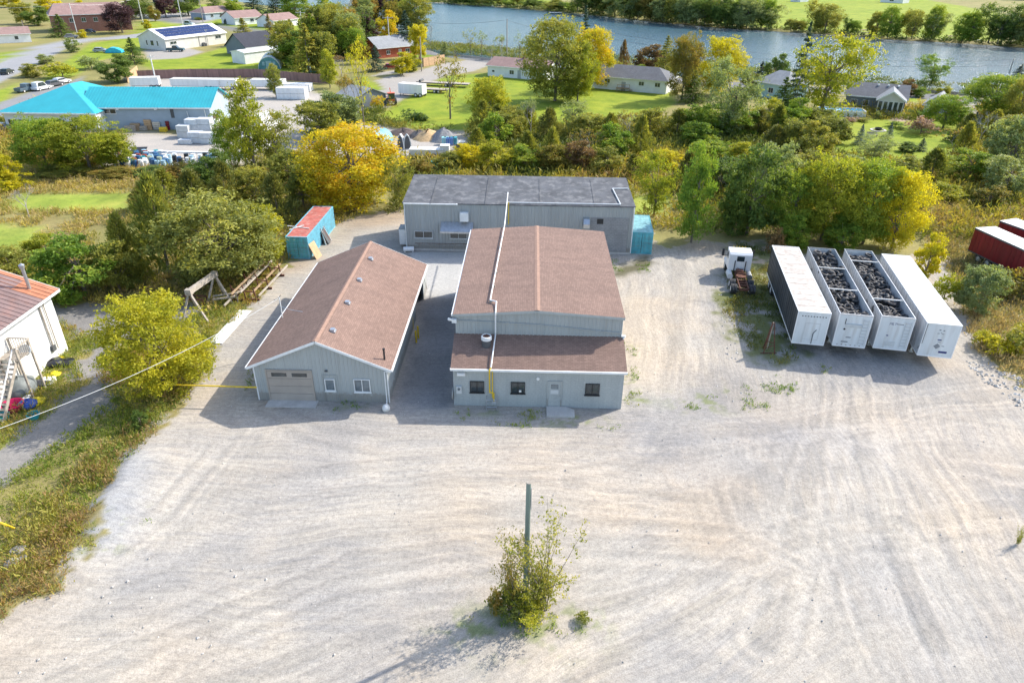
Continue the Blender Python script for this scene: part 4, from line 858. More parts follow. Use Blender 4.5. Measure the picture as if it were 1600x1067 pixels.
# fence line wires and posts left of trailers
tag(MB().tube([at(275,601,1.55), at(300,602,1.5), at(350,603.5,1.5), at(401,605,1.5)],.06,6).build('yellow_guard', yellow), 'thin yellow barrier line from the box elder to the workshop corner', 'barrier')
tag(MB().tube([at(-10,813,1.2), at(10,820,.9), at(22,825,.25)],.07,6).build('yellow_guard', yellow), 'short yellow cable guard slanting into the weeds at the lower left', 'cable guard')
mt_ = Vector((GX-.1, GY+7.5, GE+1.9)); e_ = at(-60,690,6.0); pts = []
for i in range(25):
    s = i/24; P = mt_.lerp(e_, s); P.z -= 1.6*4*s*(1-s)*.5; pts.append(P)
tag(MB().tube(pts,.018,5).build('overhead_cable', grey_l), 'white overhead cable sagging from the workshop mast to the left', 'cable')
tp = MB(); tp.cyl((e_.x,e_.y,-.3),(e_.x,e_.y,6.6),.15,.12,10); tag(tp.build('utility_pole', wood_grey), 'timber pole carrying the white overhead cable at the left edge', 'pole')
# junk by the white building
def bag(name, p, r, m_, lab, cat, sq=.7):
    pr = [(0,0),(r*.8,.02),(r,r*.35*sq),(r*.9,r*.8*sq),(r*.5,r*1.15*sq),(r*.12,r*1.3*sq),(0,r*1.45*sq)]
    o = MB().lathe(pr, 11).build(name, m_, loc=p, smooth=True, rz=rg.uniform(0,3))
    for v in o.data.vertices: v.co += Vector((rg.uniform(-1,1), rg.uniform(-1,1), rg.uniform(-.5,.5)))*r*.13
    return tag(o, lab, cat)
pink = M('pink_plastic', (.62,.02,.13), .4, .1); bluep = M('blue_plastic', (.03,.08,.35), .4, .2); yel = M('yellow_cloth', (.75,.6,.02), .7, .15); mint = M('mint_plastic', (.25,.55,.48), .5, .1); tealp = M('teal_plastic', (.03,.32,.38), .4, .1)
bagm = M('black_bag', (.02,.022,.03), .35, .3); tarp = M('grey_tarp', (.17,.19,.19), .6, .2)
def tub(p, r, h, m_, lab, cat='tub'): return tag(MB().lathe([(0,.03),(r*.75,.03),(r*.78,0),(r,h),(r*1.08,h),(r*1.08,h-.04),(r*.95,h-.03),(r*.74,.06),(0,.06)],16).build('tub', m_, loc=p, smooth=False), lab, cat)
tub(at(22,640), .75, .55, pink, 'crimson pink plastic tub beside the stair of the white building')
tub(at(5,655), .5, .4, tealp, 'flat teal tub at the left edge below the crimson one')
tub(at(54,653), .42, .4, tealp, 'small teal bucket on the grass edge by the lane', 'bucket')
bag('heap_bag', at(90,548), .75, bagm, 'black rubbish bag highest of the heap near the building corner', 'bag')
bag('heap_bag', at(84,570), .8, bagm, 'dark rubbish bag low in the heap near the building corner', 'bag', .5)
bag('heap_bag', at(104,568), .7, bagm, 'flat black bag at the right end of the corner heap', 'bag', .35)
bag('heap_bag', at(75,566), .65, mint, 'mint green bundle left of the black bags', 'bundle')
bag('heap_bag', at(83,588), .6, yel, 'bright yellow sheet lying below the black bags', 'sheet', .35)
bag('heap_bag', at(95,562), .4, yel, 'small yellow bag between the black bags', 'bag', .6)
bag('heap_bag', at(58,630), .6, yel, 'yellow bag at the right end of the litter by the deck', 'bag', .5)
bag('heap_bag', at(46,634), .7, bluep, 'dark blue bag right of the crimson tub', 'bag', .6)
bag('heap_bag', at(36,624), .65, white_p, 'white bag behind the blue bag by the deck', 'bag', .6)
bag('heap_bag', at(58,604), .8, bagm, 'black sheet crumpled between the deck posts', 'sheet', .4)
bag('covered_drum', at(36,616), 1.25, tarp, 'large grey covered round tub under the timber deck', 'covered tub', .95)
bag('heap_bag', at(12,622), .7, wood_new, 'pale tan bundle behind the crimson tub', 'bundle', .6)
bag('heap_bag', at(3,640), .6, bagm, 'black bag at the picture edge behind the teal tub', 'bag', .7)
tag(MB().box((0,0,.1),(1.2,.8,.06),.4).box((.2,.3,.2),(.9,.6,.3),.1).build('dumped_sheet', white_p, loc=at(70,600)), 'white panel dumped at the foot of the right deck post', 'panel')
rk2 = random.Random(3)
for k,(c_,lab) in enumerate((((28,862),'largest pale boulder in the weeds at the lower left'),((20,880),'second pale boulder under the weeds at the lower left'),((36,872),'small rock right of the pale boulders'))):
    r = (.38,.33,.22)[k]; o = MB().lathe([(0,0),(r,.05),(r*1.05,r*.4),(r*.7,r*.7),(0,r*.75)],8).build('boulder', M('boulder',(.30,.28,.25),.9,.2,3), loc=at(*c_), smooth=False); 
    for v in o.data.vertices: v.co += Vector((rk2.uniform(-1,1), rk2.uniform(-1,1), rk2.uniform(-.5,.5)))*r*.2
    tag(o, lab, 'boulder')
# ------------------------------------------------------------------ neighbouring houses and yards
def hcol(nm, c, **k): return M(nm, c, .75, .06, .7, **k)
w_white = hcol('clapboard_white', (.76,.77,.77)); w_blue = hcol('siding_blue_grey', (.33,.40,.47)); w_cream = hcol('steel_cream', (.62,.60,.55)); w_brick = M_brick('brick_red', (.35,.13,.09), (.28,.10,.07), (.3,.25,.22), .25, .08)
w_grey = hcol('siding_slate', (.17,.20,.23)); w_pink = M_brick('brick_pink', (.45,.30,.25), (.40,.26,.22), (.4,.35,.3), .25,.08); w_red = hcol('siding_red', (.36,.09,.05))
r_grey = M_brick('shingle_grey', (.17,.18,.20), (.13,.14,.16), (.1,.1,.11), .33,.15,.012,.9); r_pink = M_brick('shingle_pink', (.38,.25,.22), (.33,.21,.19), (.26,.17,.15), .33,.15,.012,.9)
r_dark = M_brick('shingle_dark', (.06,.065,.085), (.045,.05,.07), (.03,.03,.04), .33,.15,.012,.9); r_lgrey = M_brick('shingle_pale', (.36,.38,.40), (.31,.33,.35), (.26,.27,.28), .33,.15,.012,.9)
r_turq = M('turquoise_metal', (.04,.37,.43), .45, .06, .4, dirt=(.03,.42,.5), dirt_amt=.3); r_white = M('white_metal', (.80,.81,.82), .4, .04)
def house(name, label, cat, pL, pR, D, H, RH, wm, rm, ridge='x', hip=0, over=.45, wins=(), doors=(), chimney=None, group=None, ribbed=0, sidew=()):
    a, b = at(*pL), at(*pR); rz = math.atan2(b.y-a.y, b.x-a.x); W_ = (b-a).length
    t = thing(name, label, cat, a, rz, group)
    q = MB(); q.raw([(0,0,0),(W_,0,0),(W_,D,0),(0,D,0),(0,0,H),(W_,0,H),(W_,D,H),(0,D,H)],[(0,1,5,4),(1,2,6,5),(2,3,7,6),(3,0,4,7)])
    if not hip and RH > 0:
        if ridge == 'x': q.face([(0,0,H),(0,D,H),(0,D/2,H+RH)]).face([(W_,0,H),(W_,D,H),(W_,D/2,H+RH)])
        else: q.face([(0,0,H),(W_,0,H),(W_/2,0,H+RH)]).face([(0,D,H),(W_,D,H),(W_/2,D,H+RH)])
    q.build('wall', wm, t)
    o = over; x0, x1, y0, y1 = -o, W_+o, -o, D+o
    if ridge == 'x': sl = RH/(D/2); zl = H-o*sl; r0, r1 = (x0+hip, D/2), (x1-hip, D/2)
    else: sl = RH/(W_/2); zl = H-o*sl; r0, r1 = (W_/2, y0+hip), (W_/2, y1-hip)
    A,B,C_,D_ = (x0,y0,zl),(x1,y0,zl),(x1,y1,zl),(x0,y1,zl); P,Q = (*r0,H+RH),(*r1,H+RH)
    fs = [(A,B,Q,P),(C_,D_,P,Q)] if ridge == 'x' else [(D_,A,P,Q),(B,C_,Q,P)]
    if hip: fs += [(B,C_,Q),(D_,A,P)] if ridge == 'x' else [(A,B,P),(C_,D_,Q)]
    for f in fs:
        m_ = MB(); n = len(f); top = [Vector(p)+Vector((0,0,.06)) for p in f]; bot = [Vector(p)-Vector((0,0,.06)) for p in f]
        m_.raw(top+bot, [tuple(range(n)), tuple(range(2*n-1, n-1, -1))]+[(i, n+i, n+(i+1) % n, (i+1) % n) for i in range(n)]).build('roof', rm, t)
        if ribbed:
            e0, e1 = Vector(f[0]), Vector(f[1]); g1, g0 = Vector(f[2]), Vector(f[-1]); N = int((e1-e0).length/ribbed); m_ = MB()
            for k in range(N+1): s = k/N; m_.beam(e0.lerp(e1,s)+Vector((0,0,.08)), g0.lerp(g1,s)+Vector((0,0,.08)), .07, .05)
            m_.build('roof_ribs', rm, t)
    g = MB()
    g.beam((x0,y0-.03,zl-.05),(x1,y0-.03,zl-.05),.06,.2).beam((x0,y1+.03,zl-.05),(x1,y1+.03,zl-.05),.06,.2)
    if hip: g.beam((x0-.03,y0,zl-.05),(x0-.03,y1,zl-.05),.06,.2).beam((x1+.03,y0,zl-.05),(x1+.03,y1,zl-.05),.06,.2)
    g.build('gutter', trim_w, t)
    for (u, z, w_, h_) in wins: window(t, u*W_, z, w_, h_, trim_w, pane_m, y=-.002, mull=1 if w_ > 1.2 else 0)
    for (u, w_, h_) in doors:
        dd_ = MB().bx(-w_/2-.08,w_/2+.08,-.06,-.002,0,h_+.08).build('door', trim_w, t, loc=(u*W_,0,0)); MB().bx(-w_/2,w_/2,-.08,-.061,.02,h_).build('leaf', pane_m if w_ > 1.5 else grey_p, dd_)
    for (v, z, w_, h_) in sidew:
        wn = window(t, -.002, z, w_, h_, trim_w, pane_m, mull=0); wn.rotation_euler = (0,0,R(-90)); wn.location = (-.002, v*D, z)
    if chimney: MB().bx(-.3,.3,-.3,.3,-1,1.0).bx(-.38,.38,-.38,.38,1.0,1.1).build('chimney', w_brick, t, loc=(chimney*W_, D*.5, H+RH))
    return t
# turquoise roofed shop
t = house('turquoise_shop', 'blue grey shop wing with a bright turquoise metal roof behind the trees', 'shop', (138,203), (333,203), 11, 4.3, 2.5, w_blue, r_turq, 'x', ribbed=.6, wins=((.21,2.9,2.2,.9),), over=.5)
Wt = (at(333,203)-at(138,203)).length
MB().bx(-.3,.3,-.08,-.002,2.2,4.0).build('shutter', dgrey, t, loc=(Wt*.70,0,0))
for u in (.28,.58): MB().bx(-.2,.2,-.5,0,3.7,3.95).build('wall_light', trim_w, t, loc=(Wt*u,-.01,0))
MB().tube([(Wt*.96,-.1,4.1),(Wt*.97,-.1,.2)],.06).tube([(Wt*.82,-.1,3.4),(Wt*.83,-.1,.4)],.05).build('downpipe', trim_w, t)
t2 = thing('turquoise_hall', 'front hall with a large hipped turquoise roof at the left edge', 'shop', at(14,206), 0)
a, b = at(14,206), at(132,206); Wh = (b-a).length+3.5; zl = 3.6
q = MB(); q.bx(0,Wh,0,.2,0,zl).bx(0,.2,.2,17,0,zl).bx(Wh-.2,Wh,.2,17,0,zl).bx(.2,Wh-.2,16.8,17,0,zl).build('wall', w_white, t2)
e_ = [(-.8,-.8,zl),(Wh+.5,-.8,zl),(Wh+.5,17.5,zl),(-.8,17.5,zl)]; P,Q = (Wh-8.5,8.2,zl+3.7),(Wh-8,11.5,zl+3.7)
for f in ((e_[0],e_[1],P),(e_[1],e_[2],Q,P),(e_[2],e_[3],Q),(e_[3],e_[0],P,Q)): MB().face(f).build('roof', r_turq, t2)
MB().bx(-.9,Wh+.6,-.9,-.8,zl-.2,zl+.05).bx(-.9,-.8,-.8,17.5,zl-.2,zl+.05).build('gutter', trim_w, t2)
for u in (.08,.2,.33,.46,.6): window(t2, Wh*u, .9, 1.8, 1.4, trim_w, pane_m, y=-.002)
# things along its wall
def xy(px, py): v = at(px, py); return v
stuffs = [((205,205),(1.8,.8,1.0),wood_grey,'timber_crate','low grey timber crate left along the turquoise shop wall'),((213,204),(1.6,.7,1.3),wood,'timber_crate','brown slatted crate by the turquoise shop wall'),
 ((224,204),(1.5,.7,.8),wood_grey,'timber_crate','flat weathered crate by the shop wall right of the brown one'),((234,203),(1.3,.8,1.9),wood_new,'pallet_stack','upright stack of pale pallets against the shop wall'),
 ((247,203),(1.4,.6,1.5),galv,'steel_frame_table','white trestle leaning against the shop wall'),((257,202),(1.3,.6,2.2),white_d,'upright_panel','upright pale panel against the shop wall'),
 ((256,206),(1.2,.9,.8),yellow,'orange_machine','small orange machine before the upright pale panel'),((272,200),(2.2,1.2,2.2),rust,'brown_cabinet','large brown cabinet with a white top by the shop wall'),((264,203),(.6,.6,1.6),red_p,'red_cylinder','narrow red locker left of the brown cabinet')]
for (p, s, m_, nm, lab) in stuffs:
    o = thing(nm, lab, nm.split('_')[-1], at(*p), R(rg.uniform(-6,6)))
    n = max(2, int(s[2]/.35))
    for k in range(n): MB().bx(-s[0]/2, s[0]/2, -s[1]/2, s[1]/2, k*s[2]/n+.04, (k+1)*s[2]/n).build('slat', m_, o)
    if 'cabinet' in nm: MB().bx(-s[0]/2-.05,s[0]/2+.05,-s[1]/2-.05,s[1]/2+.05,s[2],s[2]+.5).build('top', white_p, o)
block_w = M('pale_block', (.62,.65,.67), .6, .1, 1.5, dirt=(.42,.45,.48), dirt_amt=.4)
def blockstack(px, py, sx, sy, sz, lab, grp, m_=block_w, rz=0, nm='block_stack', layers=2, cols=1):
    o = thing(nm, lab, 'stack', at(px, py), rz, grp)
    for c_ in range(cols):
        for k in range(layers): MB().bx(-sx/2+sx*c_/cols+.02, -sx/2+sx*(c_+1)/cols-.02, -sy/2, sy/2, k*sz/layers+.06, (k+1)*sz/layers).build('block', m_, o)
    for k in range(layers): MB().bx(-sx/2+.05, sx/2-.05, -sy/2+.1, sy/2-.1, k*sz/layers-.0, k*sz/layers+.058).build('batten', wood_grey, o)
    return o
blockstack(308,223,2.3,1.6,1.9,'front left stack of pale wrapped blocks in the yard','block stacks')
blockstack(328,224,2.6,1.6,1.9,'front right stack of pale wrapped blocks in the yard','block stacks')
blockstack(305,212,2.3,1.8,3.0,'taller left stack of pale blocks behind the front ones','block stacks',layers=3)
blockstack(324,212,2.6,1.8,3.1,'taller right stack of pale blocks behind the front ones','block stacks',layers=3)
blockstack(290,215,2.2,1.6,2.2,'stack of grey wrapped blocks left of the pale ones','block stacks',m_=grey_l)
blockstack(291,225,2.3,1.2,.8,'low stack of pale blocks at the front left of the group','block stacks',layers=1)
blockstack(345,215,1.6,2.5,2.0,'dark brown stack of timber right of the pale blocks','block stacks',m_=wood_grey,layers=4)
tag(MB().box((0,0,2.0),(9,.35,1.2)).bx(-4.4,-4.2,-.1,.1,0,1.5).bx(4.2,4.4,-.1,.1,0,1.5).build('orange_rack', wood_new, loc=at(308,200)), 'long orange timber rack behind the pale block stacks', 'rack')
tag(MB().box((0,0,2.2),(6,1.4,.3)).bx(-2.8,-2.6,-.1,.1,0,2.1).bx(2.6,2.8,-.1,.1,0,2.1).build('white_slab_rack', white_p, loc=at(320,207)), 'white slab lying across a rack before the orange timber', 'rack')
blockstack(458,154,6.6,3.0,2.5,'two tier stack of white wrapped bales at the storage yard end','white stacks',m_=white_p,cols=4,layers=2)
blockstack(462,142,8,3,1.7,'white flat topped stack behind the two tier white bales','white stacks',m_=white_p,cols=3,layers=1)
tq = tag(MB().lathe([(0,0),(.9,0),(.95,1.1),(.5,1.5),(0,1.6)],14).build('teal_tank', tealp, loc=at(345,181), smooth=True), 'upper teal tank at the right end of the turquoise shop', 'tank')
tag(MB().lathe([(0,0),(.9,0),(.95,1.1),(.5,1.5),(0,1.6)],14).build('teal_tank', tealp, loc=at(344,190), smooth=True), 'lower teal tank at the right end of the turquoise shop', 'tank')
def boxtrailer(px, py, L, W_, H, lab, rz=0, m_=white_p, nm='storage_trailer', cat='trailer', z0=.8, grp=None):
    o = thing(nm, lab, cat, at(px, py), rz, grp); MB().bx(0,L,0,W_,z0,z0+H).build('body', m_, o); MB().bx(-.03,L+.03,-.03,W_+.03,z0+H+.002,z0+H+.1).build('roof', roof_t4, o)
    for yy in (L*.72, L*.72+1.2):
        for xx in (.05, W_-.05): w_ = wheel(o, yy, xx, .45, .9); w_.rotation_euler = (0,0,R(90))
    MB().bx(.2,.3,.3,.4,0,z0).bx(.2,.3,W_-.4,W_-.3,0,z0).bx(.1,L-.1,W_*.3,W_*.7,z0-.2,z0-.002).build('chassis', dgrey, o)
    MB().bx(-.02,-.002,.1,W_-.1,z0+.1,z0+H-.1).build('door', white_d, o); return o
boxtrailer(205,140,6.5,2.5,1.7,'white box trailer behind the turquoise roof, leftmost of the row',R(14),grp='white trailers in the storage yard')
boxtrailer(268,140,12,2.5,1.5,'long white trailer behind the middle of the turquoise roof',grp='white trailers in the storage yard')
boxtrailer(345,141,4,2.5,1.5,'short white trailer right of the long white one',grp='white trailers in the storage yard')
boxtrailer(393,141,8,2.5,1.5,'white trailer behind the pale small tree',grp='white trailers in the storage yard')
boxtrailer(410,215,7,2.5,2.4,'white box body behind the tall poplar',R(80),grp='white trailers in the storage yard')
boxtrailer(398,246,5,2.4,2.3,'white box body lowest behind the tall poplar',R(75),grp='white trailers in the storage yard')
# drums
cols = {'blue': M('drum_blue', (.04,.13,.28), .45, .15), 'white': white_p, 'rust red': M('drum_red', (.30,.07,.04), .6, .2), 'pale green': M('drum_green', (.40,.46,.34), .6, .1), 'teal': tealp, 'pale blue': M('drum_pale_blue', (.35,.52,.62), .5, .1), 'black': black_m}
drum_me = {k: MB().lathe([(0,0),(.3,0),(.3,.28),(.315,.3),(.3,.32),(.3,.57),(.315,.6),(.3,.62),(.3,.88),(.28,.88),(.28,.86),(0,.86)],12).mesh('drum', v, smooth=False) for k, v in cols.items()}
dr = random.Random(9); spots = []
for k in range(400):
    p = (dr.uniform(180,262), dr.uniform(244,262)); P = at(*p)
    if all((P-q).length > .8 for q in spots): spots.append(P)
    if len(spots) >= 52: break
ks = list(cols)
dc = {}
for P in sorted(spots, key=lambda v: math.atan2(v.x, v.y)):
    k = dr.choice(['blue','blue','white','white','rust red','pale green','teal','pale blue','blue','white']); dc[k] = dc.get(k, 0)+1
    o = inst('drum', drum_me[k], None, P, scale=1.25); tag(o, '%s %s drum from the left in the crowd below the turquoise shop' % (ORD[min(dc[k],20)-1], k), 'drum', 'drums below the turquoise shop')
spots = []
for k in range(300):
    P = at(dr.uniform(264,352), dr.uniform(249,258))
    if all((P-q).length > 1.0 for q in spots): spots.append(P)
    if len(spots) >= 22: break
dc = {}
for P in sorted(spots, key=lambda v: math.atan2(v.x, v.y)):
    k = dr.choice(['white','black','pale blue','white','blue','black']); dc[k] = dc.get(k, 0)+1
    o = inst('drum', drum_me[k], None, P, scale=1.2); tag(o, '%s %s drum from the left in the thin line right of the crowd' % (ORD[dc[k]-1], k), 'drum', 'drums in the thin line')
tag(MB().bx(0,14,0,.5,.7,1.0).bx(0,.1,0,.5,0,.7).bx(6.9,7,0,.5,0,.7).bx(13.8,13.9,0,.5,0,.7).build('long_bench', white_p, loc=at(232,246)), 'long white rail behind the line of drums', 'rail')
tag(MB().box((0,0,.6),(2.4,1.8,.1),0,R(15)).bx(-1.1,-.9,-.5,.5,0,.5).bx(.9,1.1,-.5,.5,0,.5).build('cell_grid', black_m, loc=at(218,240), rz=R(10)), 'dark checkered grate standing behind the drums', 'grate')
# storage corner right of the maple
for k,(px,py,r,h,m_,lab) in enumerate(((669,216,3.2,1.5,wood_new,'heap of orange sand beside the grey gravel heap'),(694,219,2.8,2.1,conc,'conical grey gravel heap at the right of the small yard'),(655,214,2.2,1.2,dgrey,'low dark rubble heap left of the orange sand'),(630,208,3,.9,wood_grey,'flat dark heap at the back of the small yard'))):
    pr = [(r,-.05),(r*.7,h*.35),(r*.35,h*.78),(r*.1,h),(0,h*1.02)]
    o = MB().lathe(pr, 16).build('material_heap', [M('orange_sand',(.55,.38,.2),.9,.2,2),M('gravel_heap',(.26,.26,.265),.9,.2,3),M('rubble',(.16,.14,.13),.9,.4,2),M('dark_soil',(.13,.10,.09),.9,.3,2)][k], loc=at(px,py), smooth=True)
    for v in o.data.vertices: v.co += Vector((rg.uniform(-1,1),rg.uniform(-1,1),rg.uniform(-.4,.4)))*r*.09
    tag(o, lab, 'heap')
def ibc(px,py,m_,lab):
    o = thing('liquid_tote', lab, 'tote', at(px,py)); MB().bx(-.6,.6,-.5,.5,.15,1.3).build('tank', m_, o); MB().bx(-.62,.62,-.52,.52,0,.14).build('pallet', wood_grey, o)
    q = MB(); [q.bx(x-.02,x+.02,-.53,-.5,.15,1.3) for x in (-.6,-.3,0,.3,.6)]; q.build('cage', galv, o); MB().cyl((0,0,1.3),(0,0,1.4),.15).build('lid', black_m, o)
ibc(696,226,M('tote_aqua',(.30,.62,.66),.4,.05),'aqua liquid tote before the gravel heap'); ibc(703,227,M('tote_blue',(.05,.18,.5),.4,.1),'deep blue tote beside the aqua one'); ibc(709,226,tealp,'teal tote rightmost of the three totes')
for k,(px,lab) in enumerate(((627,'left white boat hull standing on end in the small yard'),(637,'right grey boat hull standing beside the white one'))):
    o = thing('boat_hull', lab, 'boat hull', at(px,233), R(-12+24*k)); h = MB()
    pr = [(-.7,0),(-.65,1.1),(-.4,2.1),(0,2.6),(.4,2.1),(.65,1.1),(.7,0)]
    h.prism(pr,'y',-.25,.35).build('hull', white_p if k == 0 else grey_l, o); MB().prism([(a_*.75,z_*.9+.1) for a_,z_ in pr],'y',-.27,-.255).build('well', dgrey, o)
boxtrailer(640,248,5.6,2.0,1.0,'long low white trailer body in front of the boat hulls',0,z0=.4)
boxtrailer(688,248,1.5,1.5,1.5,'white box cabinet right of the long low trailer',0,nm='white_cabinet',cat='cabinet',z0=.5)
for k,(px,py,m_,lab) in enumerate(((655,262,tealp,'teal barrel under the front of the long low trailer'),(665,262,black_m,'black tyre heap left under the low trailer'),(680,262,tealp,'second teal barrel under the low trailer'),(700,260,tealp,'teal bin at the end beside the white cabinet'),(691,261,wood_new,'orange block below the white cabinet'),(722,230,white_p,'white bundle on the scrap heap at the yard edge'),(716,236,dgrey,'dark barrel on the scrap heap at the yard edge'),(727,236,bluep,'blue barrel on the scrap heap at the yard edge'),(745,222,white_p,'white sack at the far right of the small yard'))):
    tub(at(px,py),.6,1.0,m_,lab,'barrel')
qh = thing('quonset_tent', 'small curved blue and brown arched shelter beside the orange tree', 'shelter', at(583,226), R(-20))
q = MB(); ar_ = [(1.9*math.cos(R(a_)), 2.1*math.sin(R(a_))) for a_ in range(0,181,15)]
for a_, b_ in zip(ar_[:-1], ar_[1:]): q.raw([(a_[0],0,a_[1]),(b_[0],0,b_[1]),(b_[0],4,b_[1]),(a_[0],4,a_[1])],[(0,1,2,3)])
q.build('cover', teal_roof, qh); MB().prism(ar_,'y',.1,.15).build('end_wall', rust, qh)
# sheds, greenhouse, workshop with solar roof
t = house('solar_building', 'long cream building with rows of solar panels on a white roof', 'building', (261,80), (355,68), 13, 3.7, 2.6, w_cream, r_white, 'x', wins=((.12,1.7,2.6,1.0),(.86,1.9,2.6,1.1)), sidew=((.3,1.2,.8,1.7),(.5,1.2,1.6,1.7),(.7,1.2,.8,1.7)), over=.4)
Ws = (at(355,68)-at(261,80)).length; sl = 2.6/6.5; pan = M('solar_panel', (.02,.035,.12), .2, .2, 2)
pm = MB().bx(0,1.02,0,1.62,0,.05).mesh('solar_panel', pan)
for r_ in range(3):
    for c_ in range(int((Ws-2.6)/1.12)):
        yy = .75+r_*1.72; inst('solar_panel', pm, t, (1.3+c_*1.12, yy, 3.7+yy*sl+.16), (math.atan(sl),0,0))
MB().tube([(Ws*.53,-.1,3.4),(Ws*.53,-.1,.2)],.06).build('downpipe', dgrey, t); MB().bx(Ws*.57,Ws*.57+.9,-.6,-.05,0,1.2).bx(Ws*.6,Ws*.6+.8,-.7,-.1,0,.9).build('air_unit', dgrey, t)
MB().cyl((0,0,0),(0,0,5.2),.1).beam((-.6,0,5),(.6,0,5),.1,.1).build('vent_mast', galv, t, loc=(Ws*.66,-.3,0))
house('brown_roof_block', 'large brown roofed brick block beyond the road at the top left', 'building', (85,52), (208,47), 16, 6.5, 3.5, w_brick, r_pink, 'x', wins=tuple((u,3.6,1.6,1.5) for u in (.12,.25,.4,.55,.7,.85)), hip=3)
house('left_bungalow', 'brick and white bungalow with a brown roof at the left edge', 'bungalow', (-30,70), (50,66), 9, 3.0, 1.8, w_white, r_pink, 'x', wins=((.72,1.0,1.2,1.2),(.25,1,1.6,1.2)))
house('grey_bungalow', 'pale bungalow with a grey hipped roof beyond the road', 'bungalow', (322,32), (372,28), 11, 3.1, 2.2, w_blue, r_pink, 'x', hip=4, wins=((.2,1,1.6,1.4),(.5,1,2,1.4),(.8,1,1.4,1.4)))
house('white_bungalow', 'white walled bungalow with a gabled end right of the grey one', 'bungalow', (368,40), (412,37), 12, 3.0, 2.4, w_white, r_pink, 'x', wins=((.2,1,1.6,1.3),(.6,1,1.8,1.3)))
house('small_bungalow', 'small pale bungalow half hidden by trees near the top', 'bungalow', (428,44), (466,40), 10, 2.9, 2.2, w_white, r_pink, 'x', wins=((.3,1,1.4,1.2),(.7,1,1.4,1.2)))
house('top_bungalow', 'low bungalow with a grey brown roof at the very top', 'bungalow', (262,6), (312,3), 14, 3, 2.4, w_grey, r_pink, 'x', hip=3)
house('dark_roof_house', 'house with a steep nearly black roof behind the white shed', 'house', (386,88), (434,82), 10, 2.7, 3.6, w_grey, r_dark, 'x', wins=((.3,.9,1.2,1.2),))
house('white_shed', 'long white shed with a flat roof beside the arched greenhouse', 'shed', (384,101), (450,92), 6, 3.2, .5, w_white, r_white, 'x', over=.2)
gh = thing('arched_greenhouse', 'blue green arched greenhouse with ribbed plastic cover', 'greenhouse', at(404,109), R(14))
q = MB(); gl_ = M('greenhouse_film', (.30,.47,.52), .35, .1, 1.5); ar_ = [(3.0*math.cos(R(a_)), 3.3*math.sin(R(a_))) for a_ in range(0,181,15)]; gl2 = M('greenhouse_end', (.10,.27,.30), .4, .2, 1)
for a_, b_ in zip(ar_[:-1], ar_[1:]): q.raw([(3+a_[0],0,a_[1]),(3+b_[0],0,b_[1]),(3+b_[0],11,b_[1]),(3+a_[0],11,a_[1])],[(0,1,2,3)])
q.build('cover', gl_, gh); MB().prism([(3+a_*.98,z_*.98) for a_,z_ in ar_],'y',.05,.1).build('end_wall', gl2, gh)
for k in range(12):
    q = MB(); q.tube([(3+a_*1.01,k,z_*1.01) for a_,z_ in ar_],.07,4); q.build('hoop', white_p, gh)
MB().bx(2.2,3.8,-.05,.04,0,2.2).bx(1.2,1.9,-.03,.04,1,2).bx(4.1,4.8,-.03,.04,1,2).build('door', gl_, gh)
tag(MB().lathe([(1.9,.75),(1.95,.8),(1.9,.85),(1.8,.8),(1.9,.75)],20).lathe([(0,.8),(1.85,.8)],20).cyl((1.8,0,0),(1.8,0,2.6),.05).cyl((-1.8,0,0),(-1.8,0,2.6),.05).cyl((0,1.8,0),(0,1.8,2.6),.05).cyl((0,-1.8,0),(0,-1.8,2.6),.05).build('trampoline', tealp, loc=at(485,117)), 'round teal trampoline with tall posts near the small grey shed', 'trampoline')
house('grey_garden_shed', 'small grey shed behind the trampoline', 'shed', (489,112), (502,111), 4, 2.6, 1, w_white, r_grey, 'y', over=.2)
house('low_grey_roof_shed', 'open shed with a sloping pale grey roof right of the storage yard', 'shed', (528,165), (558,172), 8, 2.4, 1.6, w_grey, r_lgrey, 'x', over=.3)
house('red_house', 'red sided house with a grey roof beside the road', 'house', (592,92), (652,86), 10, 3.2, 2.6, w_red, r_lgrey, 'x', wins=((.25,1,1.3,1.2),(.75,1,1.6,1.2)), doors=((.55,1,2.1),), over=.5)
house('brown_roof_bungalow', 'long white bungalow with a pinkish brown roof left of the big trees', 'bungalow', (762,119), (853,127), 9.5, 2.9, 1.6, w_white, r_pink, 'x', wins=((.1,1.1,.9,.6),(.42,.9,1.4,1.1),(.78,1.0,2,1.2)), doors=((.55,1.0,2.1),), chimney=.5)
b1 = house('grey_roof_bungalow', 'white bungalow with a dark grey roof between the big trees', 'bungalow', (905,136), (1040,148), 10, 3.2, 2.1, w_white, r_grey, 'x', hip=4, wins=((.33,1.5,1.4,1.0),(.72,1.5,1.4,1.0),(.9,1.5,1.4,1.0)), doors=((.52,1.1,2.1),))
Wb = (at(1040,148)-at(905,136)).length
MB().raw([(Wb*.6,-.7,3.1),(Wb+.4,-.7,3.1),(Wb*.8,-.7,3.12),(Wb*.8,4.5,5.3)],[(0,1,3)]).build('hip_front', r_grey, b1)
dk2 = thing('back_porch', 'small brown porch with steps at the back of the white bungalow', 'porch', at(972,142)); MB().bx(-1.6,1.6,-1.8,0,.7,.8).build('floor', wood, dk2)
for x in (-1.5,0,1.5): MB().bx(x-.05,x+.05,-1.8,-1.7,0,1.7).build('post', wood, dk2)
MB().bx(-1.6,1.6,-1.81,-1.77,1.6,1.7).bx(1.6,2.4,-1.5,-.3,.3,.38).build('rail', wood, dk2)
house('teal_bungalow', 'pale teal house half hidden behind the spruce', 'house', (1180,150), (1225,158), 9, 3.6, 2.2, hcol('siding_teal',(.42,.60,.60)), r_lgrey, 'x', hip=3, wins=((.5,1.2,1.4,1.2),))
